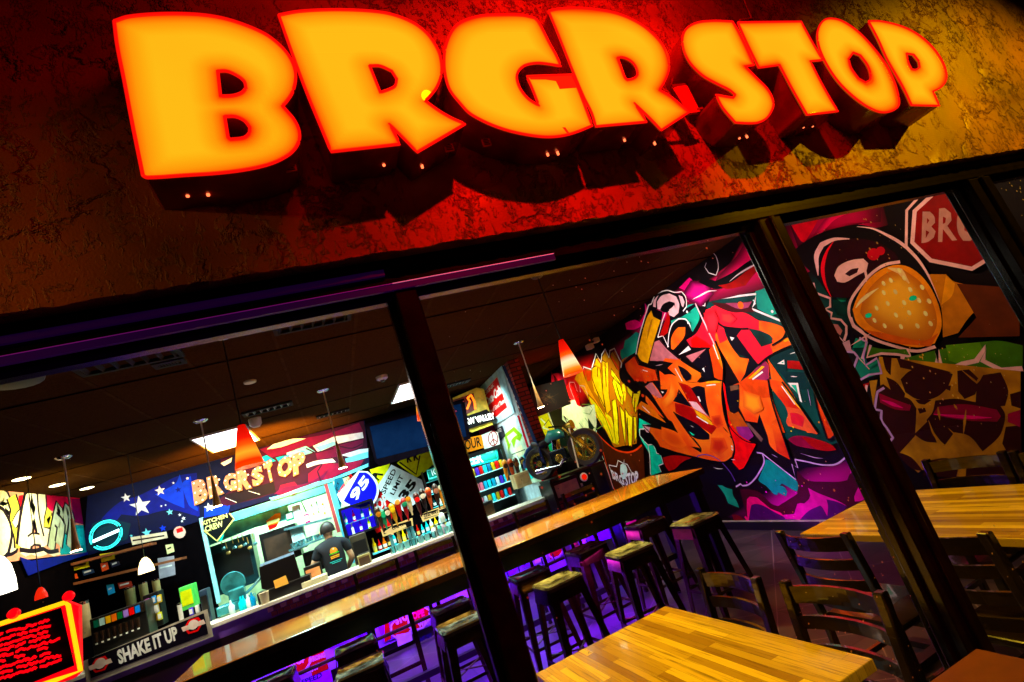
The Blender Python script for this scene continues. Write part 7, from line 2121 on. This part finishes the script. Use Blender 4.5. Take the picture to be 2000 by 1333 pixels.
# ================================================================== PERSON
SKN = mat('skin', (.72, .42, .24), .5, var=.08); SHIRT = mat('navy_shirt', (.0015, .003, .010), .8, var=.5, scale=6); HAIR = mat('dark_hair', (.02, .012, .01), .5); PANTS = mat('dark_trousers', (.01, .01, .015), .8)
def skinmesh(name, verts, edges, parent, m, lv=2, solid=None):
    me = bpy.data.meshes.new(name)
    me.from_pydata([v[:3] for v in verts], edges, [])
    o = bpy.data.objects.new(name, me); COL.objects.link(o)
    md = o.modifiers.new('skin', 'SKIN')
    if not me.skin_vertices: 
        me.attributes
    for k, v in enumerate(verts):
        sv = me.skin_vertices[0].data[k]
        sv.radius = (v[3], v[4] if len(v) > 4 else v[3])
        sv.use_root = (k == 0)
    sb = o.modifiers.new('sub', 'SUBSURF'); sb.levels = lv; sb.render_levels = lv
    dg = bpy.context.evaluated_depsgraph_get(); dg.update()
    m2 = bpy.data.meshes.new_from_object(o.evaluated_get(dg))
    bpy.data.objects.remove(o)
    m2.materials.clear(); m2.materials.append(m)
    m2.polygons.foreach_set('use_smooth', [True] * len(m2.polygons))
    m2.polygons.foreach_set('material_index', [0] * len(m2.polygons))
    q = bpy.data.objects.new(name, m2); COL.objects.link(q)
    if parent: q.parent = parent
    return q
try:
    pc = AY(655, 1120, 8.02)
    t = thing('person', 'person in a navy T-shirt with a burger print, back turned, reaching left', 'person', (pc.x + .03, 8.02, 0), R(8))
    V = [(0,0,.95,.14,.11),(0,0,1.12,.13,.10),(0,.0,1.30,.155,.105),(0,0,1.42,.12,.085),(0,.01,1.50,.05),(0,.02,1.56,.06),(.0,.03,1.63,.085,.095),(0,.02,1.70,.06),
         (-.16,0,1.42,.055),(-.27,.04,1.24,.045),(-.36,.10,1.10,.034),(-.43,.16,1.11,.024),(-.48,.20,1.12,.018),
         (.17,0,1.42,.055),(.23,.02,1.18,.043),(.17,.20,1.06,.033),(.12,.28,1.07,.024),
         (-.09,0,.86,.085),(-.10,-.01,.48,.055),(-.10,0,.10,.04),(-.10,.13,.04,.035),
         (.09,0,.86,.085),(.10,-.01,.48,.055),(.10,0,.10,.04),(.10,.13,.04,.035)]
    E_ = [(0,1),(1,2),(2,3),(3,4),(4,5),(5,6),(6,7),(3,8),(8,9),(9,10),(10,11),(11,12),(3,13),(13,14),(14,15),(15,16),(0,17),(17,18),(18,19),(19,20),(0,21),(21,22),(22,23),(23,24)]
    body = skinmesh('body', V, E_, t, SKN)
    k = .012
    S_ = [(0,0,.93,.155,.125),(0,0,1.12,.148,.115),(0,0,1.30,.172,.12),(0,0,1.45,.12,.09),(-.165,0,1.42,.068),(-.24,.025,1.29,.062),(.175,0,1.42,.068),(.215,.012,1.27,.06),(0,.01,1.525,.062)]
    skinmesh('t_shirt', S_, [(0,1),(1,2),(2,3),(3,4),(4,5),(3,6),(6,7),(3,8)], t, SHIRT)
    T_ = [(0,0,.90,.15,.12),(-.092,0,.80,.098),(-.10,-.01,.48,.07),(-.10,0,.10,.056),(.092,0,.80,.098),(.10,-.01,.48,.07),(.10,0,.10,.056)]
    skinmesh('trousers', T_, [(0,1),(1,2),(2,3),(0,4),(4,5),(5,6)], t, PANTS)
    b = MB(); pr = []
    for j in range(9):
        a = R(-20 + j * 110 / 8 * 1.0); pr.append((.098 * math.cos(a), .115 * math.sin(a)))
    b.lathe(pr, (0, .012, 1.635), HAIR, 20); b.build('hair', t, smooth=True)
    for s in (-1, 1):
        b = MB(); b.lathe([(0, -.03), (.012, -.015), (.014, .005), (.008, .025), (0, .028)], (s * .098, .03, 1.62), SKN, 8); b.build('ear', t, smooth=True)
    for kx in range(4):
        b = MB(); f = Vector((-.49 - .004 * kx, .215 - .014 * kx, 1.125 - .012 * (kx % 2))); b.tube([f, f + Vector((-.035, .012, -.01)), f + Vector((-.058, .02, -.03))], [.009, .008, .006], SKN, 6); b.build('finger', t, smooth=True)
    # burger print on the back of the shirt
    pr = MB(); yb = -.128
    def pf(x, z, w_, h_, m, d): pr.lathe([(0, -.003), (w_, -.002), (w_, .002), (0, .003)], (x, yb - d, z), m, 14, 'y')
    for (x, z, w_, h_, c) in [(0, 1.345, .05, .02, 'e8a030'), (0, 1.37, .02, .02, 'f8f0e0')]:
        pr.lathe([(0, -.002), (w_, -.0015), (w_, .0015), (0, .002)], (x, yb, z), mat('print_' + c, c, .6), 14, 'y')
    for z, c, w_ in ((1.318, '30c040', .062), (1.298, '3a1408', .056), (1.282, 'f0c020', .058), (1.262, 'e8a030', .054)):
        pr.box(-w_, w_, yb - .006, yb - .002, z - .007, z + .007, mat('print_' + c, c, .6, em=.1))
    pr.box(-.08, .08, yb - .006, yb - .002, 1.215, 1.222, mat('print_teal', '20c0c0', .6, em=.15)); pr.box(-.06, .06, yb - .006, yb - .002, 1.195, 1.202, mat('print_teal', '20c0c0', .6))
    pr.build('shirt_print', t)
except Exception as e:
    print('PERSON', e)
